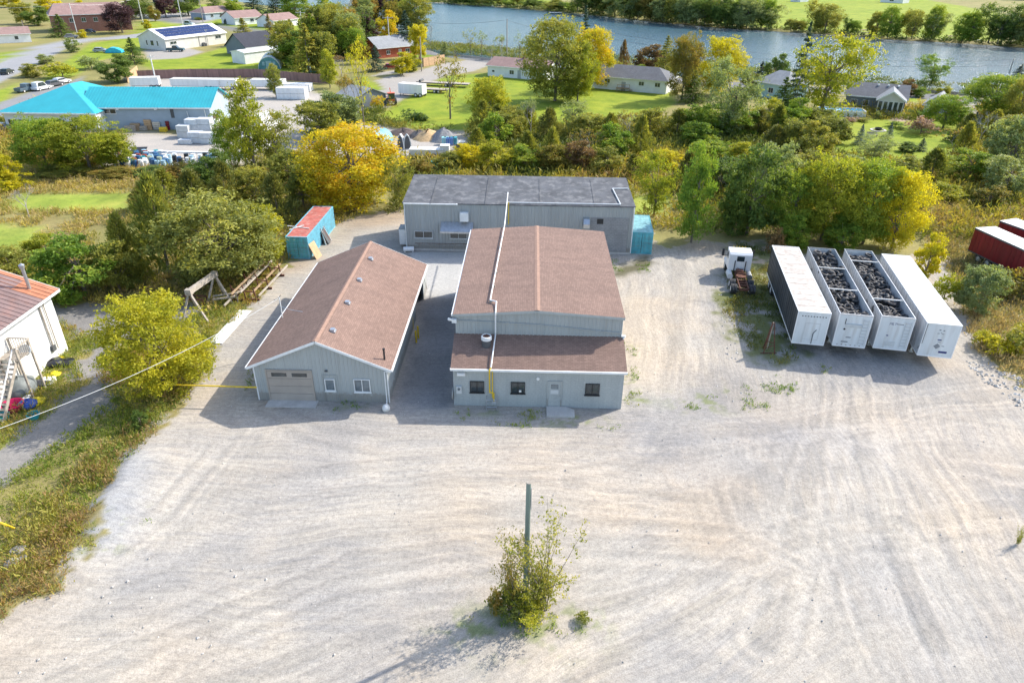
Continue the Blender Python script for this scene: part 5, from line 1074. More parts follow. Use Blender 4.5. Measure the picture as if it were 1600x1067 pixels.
# house with the sun room
h_ = house('slate_house', 'slate blue house with a sun room gable and grey roof by the river road', 'house', (1318,170), (1410,178), 9, 3.2, 2.0, w_grey, r_grey, 'x', over=.5, wins=((.15,1,1.4,1.2),(.35,1,1.2,1.2)))
Wq = (at(1410,178)-at(1318,170)).length
sr = MB(); s0, s1 = Wq*.55, Wq-.4; sr.raw([(s0,-4,0),(s1,-4,0),(s1,-.01,0),(s0,-.01,0),(s0,-4,3.3),(s1,-4,3.3),(s1,-.01,3.3),(s0,-.01,3.3),((s0+s1)/2,-4,4.9)],[(0,1,5,4),(1,2,6,5),(3,0,4,7),(4,5,8)]).build('sun_room_wall', w_cream, h_)
mx_ = (s0+s1)/2
for s in (0,1):
    x0 = s0-.5 if s == 0 else s1+.5; MB().raw([(x0,-4.5,3.05),(mx_,-4.5,5.0),(mx_,3.5,5.0),(x0,.5,3.05),(x0,-4.5,2.93),(mx_,-4.5,4.88),(mx_,3.5,4.88),(x0,.5,2.93)],[(0,1,2,3),(7,6,5,4),(0,4,5,1),(1,5,6,2),(2,6,7,3),(3,7,4,0)]).build('sun_room_roof', r_lgrey, h_)
MB().beam((s0-.5,-4.52,3.0),(mx_,-4.52,4.95),.04,.25).beam((s1+.5,-4.52,3.0),(mx_,-4.52,4.95),.04,.25).build('bargeboard', trim_w, h_)
for k in range(5): window(h_, s0+(s1-s0)*(k+.5)/5, .9, (s1-s0)/5-.15, 2.0, trim_w, pane_m, y=-4.002, mull=0, sill=False)
for k in range(3): MB().bx(-.2,.2,-.2,.2,0,.3).build('roof_vent', trim_w, h_, loc=(Wq*(.5+.17*k),3.6,4.85))
house('grey_garage', 'small grey garage right of the slate blue house', 'garage', (1440,182), (1475,186), 7, 2.8, 1.6, w_cream, r_lgrey, 'y', wins=((.5,1,1.2,1.2),))
pool = thing('swimming_pool', 'long blue above ground pool with a white rim', 'pool', at(1282,181), R(-7))
MB().bx(0,9,0,3.6,.1,1.05).build('water', M('pool_water',(.04,.28,.55),.08,.1), pool)
MB().bx(-.15,9.15,-.15,-.001,0,1.2).bx(-.15,9.15,3.601,3.75,0,1.2).bx(-.15,-.001,0,3.6,0,1.2).bx(9.001,9.15,0,3.6,0,1.2).build('rim', white_p, pool)
pa = thing('parasol', 'folded pale blue parasol beside the pool', 'parasol', at(1283,177)); MB().cyl((0,0,0),(0,0,3),.04).build('pole', white_p, pa); MB().lathe([(.5,1.2),(.35,2.0),(.05,3.0)],8).build('canopy', M('parasol_blue',(.4,.6,.7),.8), pa)
fp = thing('fire_pit', 'round stone fire pit with a black bowl on the lawn', 'fire pit', at(1372,204)); MB().lathe([(1.5,0),(1.5,.12),(1.1,.12),(1.1,0)],18).build('stone_ring', conc, fp); MB().lathe([(0,.1),(.6,.15),(.7,.5),(.62,.5),(.5,.2)],14).build('bowl', black_m, fp)
gb = thing('garden_bench', 'small pale bench on the lawn before the fire pit', 'bench', at(1362,214)); MB().bx(-1,1,-.25,.25,.4,.46).build('seat', wood_grey, gb); MB().bx(-1,1,.25,.3,.5,.9).build('backrest', wood_grey, gb)
for x in (-.9,.9): MB().bx(x-.05,x+.05,-.2,.2,0,.4).build('leg', wood_grey, gb)
# fences
def fence(pts, h, m_, lab, nm='board_fence', step=2.4, board=.14):
    P = [at(*p) for p in pts]; t = thing(nm, lab, 'fence', P[0]); o = P[0]
    cnt = 0
    for a, b in zip(P[:-1], P[1:]):
        a, b = a-o, b-o; n = max(1, int((b-a).length/step))
        for k in range(n): A_, B_ = a.lerp(b, k/n), a.lerp(b, (k+1)/n); MB().beam((A_.x,A_.y,h*.5+.05),(B_.x,B_.y,h*.5+.05),.05,h).build('fence_panel', m_, t); MB().beam((A_.x,A_.y,0),(A_.x,A_.y,h+.15),.12,.12).build('post', m_, t)
    return t
brown_f = M('brown_fence', (.26,.155,.135), .8, .2, 1.5, streak=True)
fence([(217,125),(300,122),(400,122),(515,132)], 2.2, brown_f, 'long reddish brown board fence behind the white trailers')
fence([(200,130),(217,117)], 2.2, wood_new, 'short pale orange fence at the left end of the brown one')
fence([(656,102),(662,105),(695,99)], 2.4, wood_new, 'pale timber fence in front of the red house drive')
fence([(655,97),(656,102)], 2.2, w_red, 'short red fence end beside the pale timber one')
fence([(695,86),(800,99),(860,106)], .6, galv, 'low steel guard rail along the river road', 'guard_rail', 4)
fence([(1425,143),(1525,152),(1640,163)], .7, wood_grey, 'brown guard rail along the river road at the right', 'guard_rail', 4)
# ---- vehicles
def car(px, py, rz, col, lab, kind='car', grp=None):
    t = thing({'car':'parked_car','pickup':'pickup_truck','van':'van'}[kind], lab, {'car':'car','pickup':'pickup','van':'van'}[kind], at(px,py), rz, grp)
    m_ = M('car_paint', col, .3, .04, .5, spec=.6); w_ = .92
    if kind == 'pickup':
        MB().prism([(-2.8,.4),(-2.8,1.05),(-2.75,1.1),(-.9,1.1),(.2+.9,1.12),(2.5,1.02),(2.8,.8),(2.8,.4)],'y',-w_,w_).build('body', m_, t)
        MB().prism([(-.9,1.1),(-.75,1.8),(.5,1.82),(1.15,1.12)],'y',-.82,.82).build('cab', m_, t); MB().bx(-2.65,-1.0,-.78,.78,1.101,1.12).build('bed', black_m, t); gx = (-.7,.85)
        MB().prism([(-.6,1.16),(-.55,1.7),(.45,1.72),(.9,1.16)],'y',-.83,.83).build('side_window', pane_m, t)
    else:
        hh = 1.45 if kind == 'car' else 1.95; MB().prism([(-2.2,.35),(-2.25,.85),(-2.0,.95),(1.0,1.0),(2.1,.82),(2.25,.6),(2.2,.35)],'y',-.9,.9).build('body', m_, t)
        MB().prism([(-1.9,.95),(-1.5 if kind == 'car' else -1.85,hh),(.2,hh),(1.1,.98)],'y',-.78,.78).build('roof', m_, t)
        MB().prism([(-1.7,1.0),(-1.42,hh-.08),(.15,hh-.08),(.9,1.0)],'y',-.79,.79).build('side_window', pane_m, t)
    L_ = 1.75 if kind == 'pickup' else 1.4
    MB().prism([(.55,1.75),(1.12,1.16),(1.14,1.16),(.57,1.77)],'y',-.7,.7).build('windscreen', pane_m, t) if kind == 'pickup' else MB().prism([(.25,hh-.03),(1.08,1.02),(1.1,1.03),(.27,hh-.02)],'y',-.7,.7).build('windscreen', pane_m, t)
    for x in (-L_, L_):
        for y in (-.85,.85): o = wheel(t, x, y, .34, .68); o.rotation_euler = (0,0,R(90))
    for y in (-.65,.65): MB().bx((2.8 if kind=='pickup' else 2.2)-.02,(2.8 if kind=='pickup' else 2.2)+.03,y-.18,y+.18,.62,.78).build('headlight', white_p, t)
    return t
car(275,81,R(8),(.02,.07,.09),'dark teal pickup parked before the solar roofed building','pickup')
car(43,143,R(80),(.08,.12,.15),'dark blue grey pickup beside the white van','pickup')
car(66,141,R(78),(.7,.72,.74),'white van parked beside the dark pickup','van')
car(86,135,R(75),(.1,.1,.11),'dark car right of the white van','car'); car(97,131,R(75),(.7,.7,.7),'small white car at the corner of the turquoise hall')
car(12,116,R(100),(.02,.03,.03),'black car on the street at the left edge')
car(158,82,R(5),(.35,.37,.4),'silver car left of the bright blue cover'); car(296,40,R(-8),(.5,.62,.66),'pale van on the road behind the solar roofed building','van')
tag(MB().prism([(-2.6,.1),(-2.2,1.1),(-.8,1.7),(.9,1.5),(2.4,.8),(2.6,.1)],'y',-1.2,1.2).build('covered_boat', M('bright_blue_tarp',(.03,.40,.62),.5,.1), loc=at(180,83), rz=R(5)), 'bright blue covered boat beside the silver car', 'covered boat')
car(112,60,R(20),(.3,.3,.32),'grey car beside the yellow bush on the far street'); car(142,52,R(-30),(.03,.06,.08),'dark car before the brown roofed block')
car(612,108,R(5),(.32,.01,.02),'dark red car beside the red house'); car(8,205,R(5),(.7,.72,.74),'white car left below the turquoise hall'); car(60,204,R(0),(.6,.62,.64),'white van below the turquoise hall','van'); car(28,203,R(90),(.12,.13,.15),'dark car below the turquoise hall')
car(1532,205,R(85),(.05,.12,.25),'small blue car at the end of the right drive')
ct = boxtrailer(623,150,6.2,2.4,2.1,'white enclosed cargo trailer parked on the gravel drive',R(-18),nm='cargo_trailer',cat='cargo trailer',z0=.6)
for k,(px,py,rz,L_,lab) in enumerate(((655,145,R(-10),7,'flatbed trailer nearest the white cargo trailer'),(655,134,R(-12),13,'long flatbed trailer behind the shorter one'))):
    t = thing('flatbed_trailer', lab, 'flatbed trailer', at(px,py), rz, 'flatbed trailers'); n = 8
    for j in range(n): MB().bx(L_*j/n+.02,L_*(j+1)/n-.02,0,2.3,.8,.88).build('deck_plank', wood_grey, t)
    MB().bx(0,L_,.0,.12,.6,.798).bx(0,L_,2.18,2.3,.6,.798).bx(-1.2,0,1.05,1.25,.6,.75).build('frame', black_m, t)
    for x in (L_*.55,L_*.55+1.0):
        for y in (0.05,2.25): o = wheel(t, x, y, .4, .8); o.rotation_euler = (0,0,R(90))
    MB().cyl((.2,0,1.1),(.2,2.3,1.1),.3,.3,10).build('rolled_load', dgrey, t)
ex = thing('orange_tractor', 'orange tractor with a cab parked at the lawn edge', 'tractor', at(611,163), R(20)); org = M('orange_paint',(.65,.12,.05),.4,.08)
MB().bx(-.6,.6,-.2,1.7,.9,1.5).prism([(1.7,.9),(2.0,1.0),(1.9,1.4),(1.7,1.5)],'x',-.5,.5).build('bonnet', org, ex); MB().bx(-.75,.75,-1.6,-.2,.9,1.3).build('body', org, ex); MB().bx(-.7,.7,-1.5,-.25,1.3,2.5).build('cab_glass', pane_m, ex)
MB().bx(-.8,.8,-1.6,-.2,2.5,2.62).build('cab_roof', org, ex)
for s in (-1,1): wheel(ex, s*.85,-1.1,.75,1.5); wheel(ex, s*.7,1.3,.45,.9)
MB().beam((-.5,1.6,.8),(-.5,-.2,2.2),.12,.15).beam((.5,1.6,.8),(.5,-.2,2.2),.12,.15).beam((0,-.5,2.2),(0,.3,3.4),.15,.2).build('loader_arm', org, ex); MB().bx(-.9,.9,2.3,2.9,.2,.8).build('bucket', dgrey, ex)
mw = thing('riding_mower', 'small black riding mower left of the orange tractor', 'mower', at(574,166), R(60)); MB().bx(-.4,.4,-.8,.9,.4,.9).build('body', black_m, mw); MB().bx(-.25,.25,-.6,-.1,.9,1.0).bx(-.25,.25,-.7,-.6,.9,1.5).build('seat', dgrey, mw); MB().cyl((0,.3,.9),(0,0,1.3),.03).lathe([(.2,1.3),(.22,1.32),(.2,1.34)],10).build('steering_wheel', black_m, mw)
for s in (-1,1): wheel(mw, s*.5,-.5,.35,.7); wheel(mw, s*.45,.7,.25,.5)
# docks and boats on the far bank
def water_at(px, py): v = at(px, py, -.7); return v
for k,(px,py,w_,l_,lab) in enumerate(((868,19,7,3,'grey dock on the far bank near the middle'),(1028,30,6,3,'pale dock on the far bank beside the tall bushes'),(775,9,6,2,'small dock far left on the far bank'),(688,4,7,2,'low dock at the far upper left of the river'))):
    t = thing('dock', lab, 'dock', water_at(px,py+3))
    for j in range(6): MB().bx(-w_/2+w_*j/6+.03,-w_/2+w_*(j+1)/6-.03,0,l_,.5,.6).build('plank', white_d, t)
    for x in (-w_/2,w_/2): MB().cyl((x,0,-1),(x,0,.9),.12).build('pile', wood_grey, t)
for k,(px,py,c_,lab) in enumerate(((1350,54,red_p,'red and white boat moored behind the large yellow green tree'),(1486,64,red_p,'small white boat with a red canopy on the far bank'),(1522,66,bluep,'white boat with a low blue cabin at the far bank on the right'),(1275,50,red_p,'small red boat on the far bank beside the spruce top'))):
    t = thing('motor_boat', lab, 'boat', water_at(px,py), R(-10)); s=1.3
    MB().prism([(-3,0),(3.0,0),(3.9,.7),(-3,.7)],'y',-1.1,1.1).build('hull', white_p, t); MB().bx(-1.5,1,-1.0,1.0,1.6,1.75).build('canopy', c_, t); MB().bx(-2.6,2,-.9,.9,.701,.8).build('deck', c_ if k != 2 else grey_l, t)
    for x in (-1.4,.9):
        for y in (-.9,.9): MB().cyl((x,y,.7),(x,y,1.6),.04).build('post', galv, t)
# utility poles
def upole(px, py, ptop, lab, arm=1.2, lamp=False, m_=None):
    p = at(px, py); h = height(p.x, p.y, ptop); t = thing('utility_pole', lab, 'utility pole', p, R(8)); h = min(h, 13)
    MB().cyl((0,0,-.2),(0,0,h),.19,.13,8).build('shaft', m_ or wood_grey, t)
    if arm: MB().beam((-arm,0,h-.5),(arm,0,h-.5),.12,.14).build('crossarm', m_ or wood_grey, t)
    for x in (-arm*.9,0,arm*.9): MB().cyl((x,0,h-.43),(x,0,h-.15),.07).build('insulator', galv, t)
    if lamp: MB().tube([(0,0,h-1.5),(1.0,0,h-.5),(2.4,0,h-.4)],.05).bx(2.3,3.0,-.15,.15,h-.5,h-.35).build('lamp', galv, t)
    return Vector((p.x,p.y,h-.3))
wp = [upole(121,54,6,'pole before the brown roofed block at the top left',0,m_=white_d), upole(224,38,-4,'pole beside the road left of the solar roofed building',.0,m_=white_d), upole(286,43,-6,'pole with a street lamp behind the solar roofed building',.0,True,m_=white_d), upole(318,38,-2,'thin pole by the grey bungalow drive',0),
      upole(474,60,18,'pole with a pale crossarm before the dark wood',1.8,m_=white_d), upole(609,75,26,'pole with a pale crossarm in front of the orange tree',1.8,m_=white_d), upole(659,112,58,'slender pole on the drive by the pale timber fence',0), upole(792,90,30,'slim pole at the water edge left of the big trees',0), upole(938,118,48,'slim dark pole behind the rust and green big trees',0)]
upole(245,134,86,'guyed pole standing before the brown fence',.8,m_=white_d); upole(38,47,32,'short pole behind the left bungalow',0)
e2 = upole(1577,114,92,'leaning dark pole on the river side at the right',0)
def wire(a, b, sag, lab, r=.03):
    pts = []
    for i in range(13): s = i/12; P = a.lerp(b, s); P.z -= sag*4*s*(1-s); pts.append(P)
    tag(MB().tube(pts, r, 4).build('power_line', dgrey if r < .05 else white_d), lab, 'wire')
wire(wp[0]+Vector((-60,-10,-1)), wp[0], 1, 'pale wire running left from the pole by the brown roofed block', .05); wire(wp[0], wp[1], 1.2, 'pale wire between the poles above the brown roofed block', .05); wire(wp[1], wp[2], 1, 'pale wire above the solar roofed building', .05)
wire(wp[4], wp[5], 1.2, 'wire between the two poles with pale crossarms'); wire(wp[5], wp[7], 1.5, 'wire over the road towards the slim pole'); wire(wp[7], wp[8], 1.5, 'wire running along the near river bank behind the big trees'); wire(wp[8], e2, 3, 'long wire over the river bank to the leaning pole')
wire(wp[8]+Vector((0,0,-1.5)), e2+Vector((0,0,-1.5)), 3, 'lower long wire over the river bank to the leaning pole')
# far houses across the river glimpsed at the top edge
for k,(a,b,lab) in enumerate((((1010,2),(1035,4),'far white house between the trees across the river'),((1375,4),(1410,6),'far grey roofed house across the river at the top'),((1235,3),(1250,4),'far pale cottage across the river left of the pair'))): house('far_house', lab, 'house', a, b, 10, 3.5, 2.5, w_white, r_grey, 'x', wins=((.5,1,3,1.5),))
# ------------------------------------------------------------------ trees and plants
def foliage_mat(name, cols, trans=.35):
    m_, n, b, L = nodes(name)
    def A(nm): x = n.nodes.new('ShaderNodeAttribute'); x.attribute_name = nm; return x.outputs['Fac']
    oi = n.nodes.new('ShaderNodeObjectInfo')
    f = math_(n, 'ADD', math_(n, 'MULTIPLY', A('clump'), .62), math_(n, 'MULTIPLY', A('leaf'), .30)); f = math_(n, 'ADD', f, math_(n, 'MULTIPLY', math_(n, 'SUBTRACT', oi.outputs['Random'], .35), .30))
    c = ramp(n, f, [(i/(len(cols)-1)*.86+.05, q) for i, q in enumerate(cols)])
    L.new(c, b.inputs['Base Color']); b.inputs['Roughness'].default_value = .6; b.inputs['Specular IOR Level'].default_value = .25
    tr = n.nodes.new('ShaderNodeBsdfTranslucent'); L.new(mix(n, 1.0, c, (1.25,1.2,.55), 'MULTIPLY'), tr.inputs[0])
    mx = n.nodes.new('ShaderNodeMixShader'); mx.inputs[0].default_value = trans
    L.new(b.outputs[0], mx.inputs[1]); L.new(tr.outputs[0], mx.inputs[2]); L.new(mx.outputs[0], n.nodes['Material Output'].inputs['Surface']); return m_
FM = {
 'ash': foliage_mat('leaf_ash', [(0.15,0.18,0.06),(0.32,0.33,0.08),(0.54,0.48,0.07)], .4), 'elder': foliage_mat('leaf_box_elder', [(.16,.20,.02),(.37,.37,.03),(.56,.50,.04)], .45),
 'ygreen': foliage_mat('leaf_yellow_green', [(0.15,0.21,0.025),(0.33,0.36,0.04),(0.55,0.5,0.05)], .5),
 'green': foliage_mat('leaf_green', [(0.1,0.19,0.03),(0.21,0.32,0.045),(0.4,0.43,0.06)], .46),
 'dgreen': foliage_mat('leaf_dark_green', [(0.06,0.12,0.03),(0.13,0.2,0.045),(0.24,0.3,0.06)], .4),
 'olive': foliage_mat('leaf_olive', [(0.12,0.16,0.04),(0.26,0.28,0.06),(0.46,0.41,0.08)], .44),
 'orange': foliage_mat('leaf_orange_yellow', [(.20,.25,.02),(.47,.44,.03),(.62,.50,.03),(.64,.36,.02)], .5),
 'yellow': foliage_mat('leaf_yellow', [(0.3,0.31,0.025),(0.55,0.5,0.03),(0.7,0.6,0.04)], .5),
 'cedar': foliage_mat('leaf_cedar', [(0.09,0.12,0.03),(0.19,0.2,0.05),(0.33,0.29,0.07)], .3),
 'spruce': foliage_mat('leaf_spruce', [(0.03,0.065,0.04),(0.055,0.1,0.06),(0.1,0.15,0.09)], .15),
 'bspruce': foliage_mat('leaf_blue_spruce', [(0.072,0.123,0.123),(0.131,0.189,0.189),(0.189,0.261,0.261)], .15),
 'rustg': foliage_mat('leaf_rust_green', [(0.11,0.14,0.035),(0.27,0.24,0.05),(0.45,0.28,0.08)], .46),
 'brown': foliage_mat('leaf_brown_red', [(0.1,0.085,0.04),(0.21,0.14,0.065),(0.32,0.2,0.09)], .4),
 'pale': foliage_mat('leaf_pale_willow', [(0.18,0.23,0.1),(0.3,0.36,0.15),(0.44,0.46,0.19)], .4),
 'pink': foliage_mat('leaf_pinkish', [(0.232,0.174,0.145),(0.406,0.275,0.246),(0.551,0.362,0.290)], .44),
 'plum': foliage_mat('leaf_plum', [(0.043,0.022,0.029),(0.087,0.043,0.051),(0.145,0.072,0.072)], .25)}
bark = M('bark_grey', (.20,.17,.14), .9, .25, 3, dirt=(.3,.28,.25), dirt_amt=.4); bark_p = M('bark_pale', (.40,.37,.33), .85, .2, 3)
class Leaves:
    def __init__(s, seed): s.r = np.random.RandomState(seed); s.P = []; s.S = []; s.D = []; s.c = []
    def add(s, P, size, clump, D=None):
        n = len(P); s.P.append(P); s.S.append(np.full(n, size)*s.r.uniform(.7,1.35,n)); s.c.append(np.broadcast_to(clump, (n,)).copy())
        s.D.append(s.r.normal(size=(n,3)) if D is None else D+s.r.normal(size=(n,3))*.35)
    def mesh(s, name, elong=1.5, wide=.75, up=.5):
        P = np.vstack(s.P); S = np.concatenate(s.S); D = np.vstack(s.D); c = np.concatenate(s.c); n = len(P); r = s.r
        D /= np.linalg.norm(D, axis=1, keepdims=True)+1e-9
        N = r.normal(size=(n,3)); N[:,2] = np.abs(N[:,2])+up; B = np.cross(D, N); B /= np.linalg.norm(B, axis=1, keepdims=True)+1e-9
        a = D*(S*elong/2)[:,None]; b = B*(S*wide/2)[:,None]
        V = np.stack([P-a, P+b-a*.1, P+a, P-b+a*.1], 1).reshape(-1,3)
        me = bpy.data.meshes.new(name); me.vertices.add(4*n); me.vertices.foreach_set('co', V.ravel().astype(np.float32))
        me.loops.add(4*n); me.loops.foreach_set('vertex_index', np.arange(4*n, dtype=np.int32)); me.polygons.add(n); me.polygons.foreach_set('loop_start', np.arange(0,4*n,4,dtype=np.int32)); me.update()
        for nm, v in (('clump', c), ('leaf', r.uniform(0,1,n))): a_ = me.attributes.new(nm, 'FLOAT', 'FACE'); a_.data.foreach_set('value', v.astype(np.float32))
        me.materials.append(FM['green']); return me
# every prototype stands in a unit box: height 1, width 1
def branches(rs, ends, r0, base=(0,0,0), top=.55, n=6, name='trunk'):
    m_ = MB(); m_.cyl(base, (0,0,top*.5), r0, r0*.75, n, False); m_.cyl((0,0,top*.5), (0,0,top), r0*.75, r0*.35, n, False)
    for e in ends:
        z = rs.uniform(.18, top*.95); p = Vector((0,0,z)); e = Vector(e); mid = p.lerp(e,.5)+Vector((0,0,.02)); m_.cyl(p, mid, r0*.38, r0*.24, 4, False); m_.cyl(mid, e, r0*.24, r0*.06, 4, False)
    return m_.mesh(name, bark, fix=False)
def p_broad(seed, nl=20, nclu=26, nleaf=20, size=.026, sparse=1.0, shape='round', base=.12):
    L = Leaves(seed); r = L.r; cen = []
    for i in range(nl):
        for _ in range(50):
            z = r.uniform(base+.12, .90); t = (z-base)/(1-base)
            if shape == 'round': R_ = .5*math.sqrt(max(0, 1-(2*t-.95)**2))*1.0
            elif shape == 'pop': R_ = .5*(1-t)**.55*min(1, t*4+.3)
            elif shape == 'vase': R_ = .5*min(1, .25+t*1.1)*math.sqrt(max(.05, 1-max(0,t-.6)**2*4))
            else: R_ = .5*min(1, .6+t)*math.sqrt(max(0, 1-t**2.5))
            R_ = max(R_-.09, .03); a = r.uniform(0, 2*math.pi); q = R_*math.sqrt(r.uniform(.15,1)); c = np.array([q*math.cos(a), q*math.sin(a), z])
            if all(np.linalg.norm((c-d)*[1,1,1.2]) > .13 for d in cen): break
        cen.append(c)
    for c in cen:
        rl = r.uniform(.075,.185); lc = r.uniform(-.18,.18)
        for k in range(int(nclu*sparse)):
            d = r.normal(size=3); d /= np.linalg.norm(d); d[2] = d[2]*.75+.12
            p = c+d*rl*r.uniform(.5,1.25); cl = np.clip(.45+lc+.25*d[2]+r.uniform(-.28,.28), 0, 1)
            L.add(p+r.normal(size=(nleaf,3))*[.026,.026,.016], size, cl)
    return L.mesh('crown'), branches(r, [c for c in cen if r.rand() < .7], .022, top=.6)
def p_cedar(seed, size=.03, n=330, nleaf=14):
    L = Leaves(seed); r = L.r
    for k in range(n):
        t = r.uniform(.02,1)**.9; a = r.uniform(0, 2*math.pi); R_ = .5*(1-t)**.8*(.75+.3*math.sin(a*3+t*9))+.03; q = R_*r.uniform(.5,1.05)
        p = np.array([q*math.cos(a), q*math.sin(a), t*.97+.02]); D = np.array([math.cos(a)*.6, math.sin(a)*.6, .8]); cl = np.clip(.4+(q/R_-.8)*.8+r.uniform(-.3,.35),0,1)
        L.add(p+r.normal(size=(nleaf,3))*[.022,.022,.03], size, cl, D)
    return L.mesh('crown', 2.0, .6), branches(r, [], .02, top=.9)
def p_spruce(seed, tiers=17, size=.03):
    L = Leaves(seed); r = L.r
    for i in range(tiers):
        t = i/(tiers-1); z = .06+.92*t; R_ = .5*(1-t)**.85+.02; nb = int(7+12*(1-t))
        for k in range(nb):
            a = r.uniform(0, 2*math.pi); RR = R_*r.uniform(.75,1.08)
            for s in np.linspace(.25,1,6):
                p = np.array([RR*s*math.cos(a), RR*s*math.sin(a), z-.07*s*(1-t)+.01+.02*s*s]); D = np.array([math.cos(a), math.sin(a), -.15])
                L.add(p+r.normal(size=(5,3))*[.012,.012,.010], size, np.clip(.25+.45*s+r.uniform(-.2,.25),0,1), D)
    return L.mesh('crown', 2.0, .6, 1.5), branches(r, [], .018, top=.96)
def p_bare(seed, leaves=0):
    rs = random.Random(seed); m_ = MB(); tips = []
    def grow(p, d, l, r, k):
        e = p+d*l; m_.cyl(p, e, r, r*.65, 4 if k > 1 else 3, False)
        if k == 0: tips.append(e); return
        for j in range(3 if k > 2 else 3):
            a = Vector((rs.gauss(0,1), rs.gauss(0,1), rs.gauss(0,.6))).normalized(); nd = (d+a*.62+Vector((0,0,.12))).normalized(); grow(e, nd, l*rs.uniform(.62,.85), r*.6, k-1)
    grow(Vector((0,0,0)), Vector((0,0,1)), .26, .016, 5)
    me = m_.mesh('branches', bark_p, fix=False); L = Leaves(seed)
    if leaves:
        for e in tips:
            if L.r.rand() < leaves: L.add(np.array(e)+L.r.normal(size=(7,3))*.018, .022, L.r.uniform(0,1))
    return (L.mesh('crown') if leaves else None), me
def p_sapling(seed):
    L = Leaves(seed); r = L.r; rs = random.Random(seed); m_ = MB()
    for k in range(15):
        a = rs.uniform(0,6.28); q = rs.uniform(.12,.5); h = rs.uniform(.55,1.0) if k else 1.0; h *= 1-.35*q
        p = Vector((rs.uniform(-.06,.06), rs.uniform(-.06,.06), 0)); pts = [p.copy()]
        for s_ in range(1,6):
            u = s_/5; pts.append(Vector((p.x+q*math.cos(a)*u**1.4, p.y+q*math.sin(a)*u**1.4, h*u))+Vector((rs.gauss(0,.01), rs.gauss(0,.01), 0)))
        for j in range(5): m_.cyl(pts[j], pts[j+1], .006*(1-j*.17), .006*(1-(j+1)*.17), 4, False)
        for j in range(44):
            u = rs.uniform(.12,1)**.95*5; i_ = min(4, int(u)); c = pts[i_].lerp(pts[i_+1], u-i_); c = np.array(c)+r.normal(size=3)*[.05,.05,.03]*(1.3-u/7)
            L.add(c+r.normal(size=(5 if u > 2 else 10,3))*.014, .016, np.clip(r.uniform(0,1), 0, 1))
    return L.mesh('crown'), m_.mesh('stems', bark, fix=False)
def p_shrub(seed, nl=9, size=.05, nclu=16, nleaf=12):
    L = Leaves(seed); r = L.r
    for i in range(nl):
        a = r.uniform(0,6.3); q = .33*math.sqrt(r.rand()); z = r.uniform(.25,.75)-q*.4; c = np.array([q*math.cos(a), q*math.sin(a), z]); lc = r.uniform(-.2,.2)
        for k in range(nclu):
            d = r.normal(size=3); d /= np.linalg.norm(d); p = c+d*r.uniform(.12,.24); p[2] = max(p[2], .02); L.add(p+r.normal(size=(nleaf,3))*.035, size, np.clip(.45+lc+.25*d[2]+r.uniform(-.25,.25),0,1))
    return L.mesh('crown'), branches(r, [(.2,.1,.4),(-.2,.1,.45),(0,-.2,.5)], .02, top=.4)
PR = {'sapling': [p_sapling(27), p_sapling(28)], 'broad': [p_broad(s, 24, base=.01) for s in (1,2,3)], 'big': [p_broad(s, 36, 30, 22, .018, 1, 'round', .01) for s in (4,5,6)], 'pop': [p_broad(s, 24, 24, 18, .02, 1, 'pop', .03) for s in (7,8)], 'loose': [p_broad(s, 26, 24, 15, .021, .85, 'vase', .02) for s in (9,10)],
      'sparse': [p_broad(s, 15, 10, 9, .024, .8, 'vase') for s in (11,12)], 'low': [p_broad(s, 22, 26, 18, .028, 1, 'low', 0) for s in (13,14)], 'cedar': [p_cedar(s) for s in (15,16,17)], 'spruce': [p_spruce(s) for s in (18,19)],
      'bare': [p_bare(s) for s in (20,21)], 'half': [p_bare(s, .6) for s in (22,23)], 'shrub': [p_shrub(s) for s in (24,25,26)]}
MATS_DONE = {}
def mesh_with(me, mat_):
    k = (me.name, mat_.name)
    if k not in MATS_DONE: c = me.copy(); c.materials.clear(); c.materials.append(mat_); MATS_DONE[k] = c
    return MATS_DONE[k]
TREES = []; tcount = [0]
def plant_at(P, h, wd, kind, col, label, cat=None, group=None, barkm=None):
    tcount[0] += 1; i = tcount[0]; cr, tr = PR[kind][i % len(PR[kind])]
    nm = {'cedar':'cedar_tree','spruce':'spruce_tree','shrub':'bush','low':'bush','bare':'bare_tree','pop':'poplar_tree'}.get(kind,'leafy_tree')
    cat = cat or ('bush' if nm == 'bush' else 'tree')
    t = thing(nm, label, cat, P, rg.uniform(0, 6.28), group); t.scale = (wd*rg.uniform(.95,1.05), wd*rg.uniform(.95,1.05), h)
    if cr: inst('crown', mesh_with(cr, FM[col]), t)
    inst('branches' if kind in ('bare','half') else ('stem' if nm == 'bush' else 'trunk'), tr, t); return t
def tree(px, py, ptop, wpx, kind, col, label, group=None):
    P = at(px, py); P.z = 0; h = height(P.x, P.y, ptop)
    if kind in ('big','broad','low','loose','pop','shrub') and py > 170:      # the foot stands behind the front of the crown
        w0 = wpx*mpp(P.x, P.y, h*.5); P = P*(1+.30*w0/max(P.y, 1)); P.z = 0; h = height(P.x, P.y, ptop)
    for _ in range(4):      # the crown, not the foot, stands over px
        v = Vector((P.x, P.y, h*.55-CAM_H)); P.x += (px-(800+CAM_F*v.dot(_RR)/v.dot(_F)))*mpp(P.x, P.y, h*.5)
    wd = wpx*mpp(P.x, P.y, h*.5)
    hb = height(P.x, P.y-wd*.25, ptop) if kind not in ('cedar','spruce') else h
    return plant_at(P, max(.5, h*.96), wd*1.06, kind, col, label, None, group)
COLN = {'ygreen':'yellow green','green':'mid green','dgreen':'dark green','olive':'olive','orange':'orange','yellow':'yellow','cedar':'brownish green','spruce':'blackish green','bspruce':'blue green','rustg':'rust tinged','brown':'russet','pale':'pale grey green','pink':'pinkish','plum':'dark plum'}
COLN.update(ash='ashy green', elder='bright yellow green')
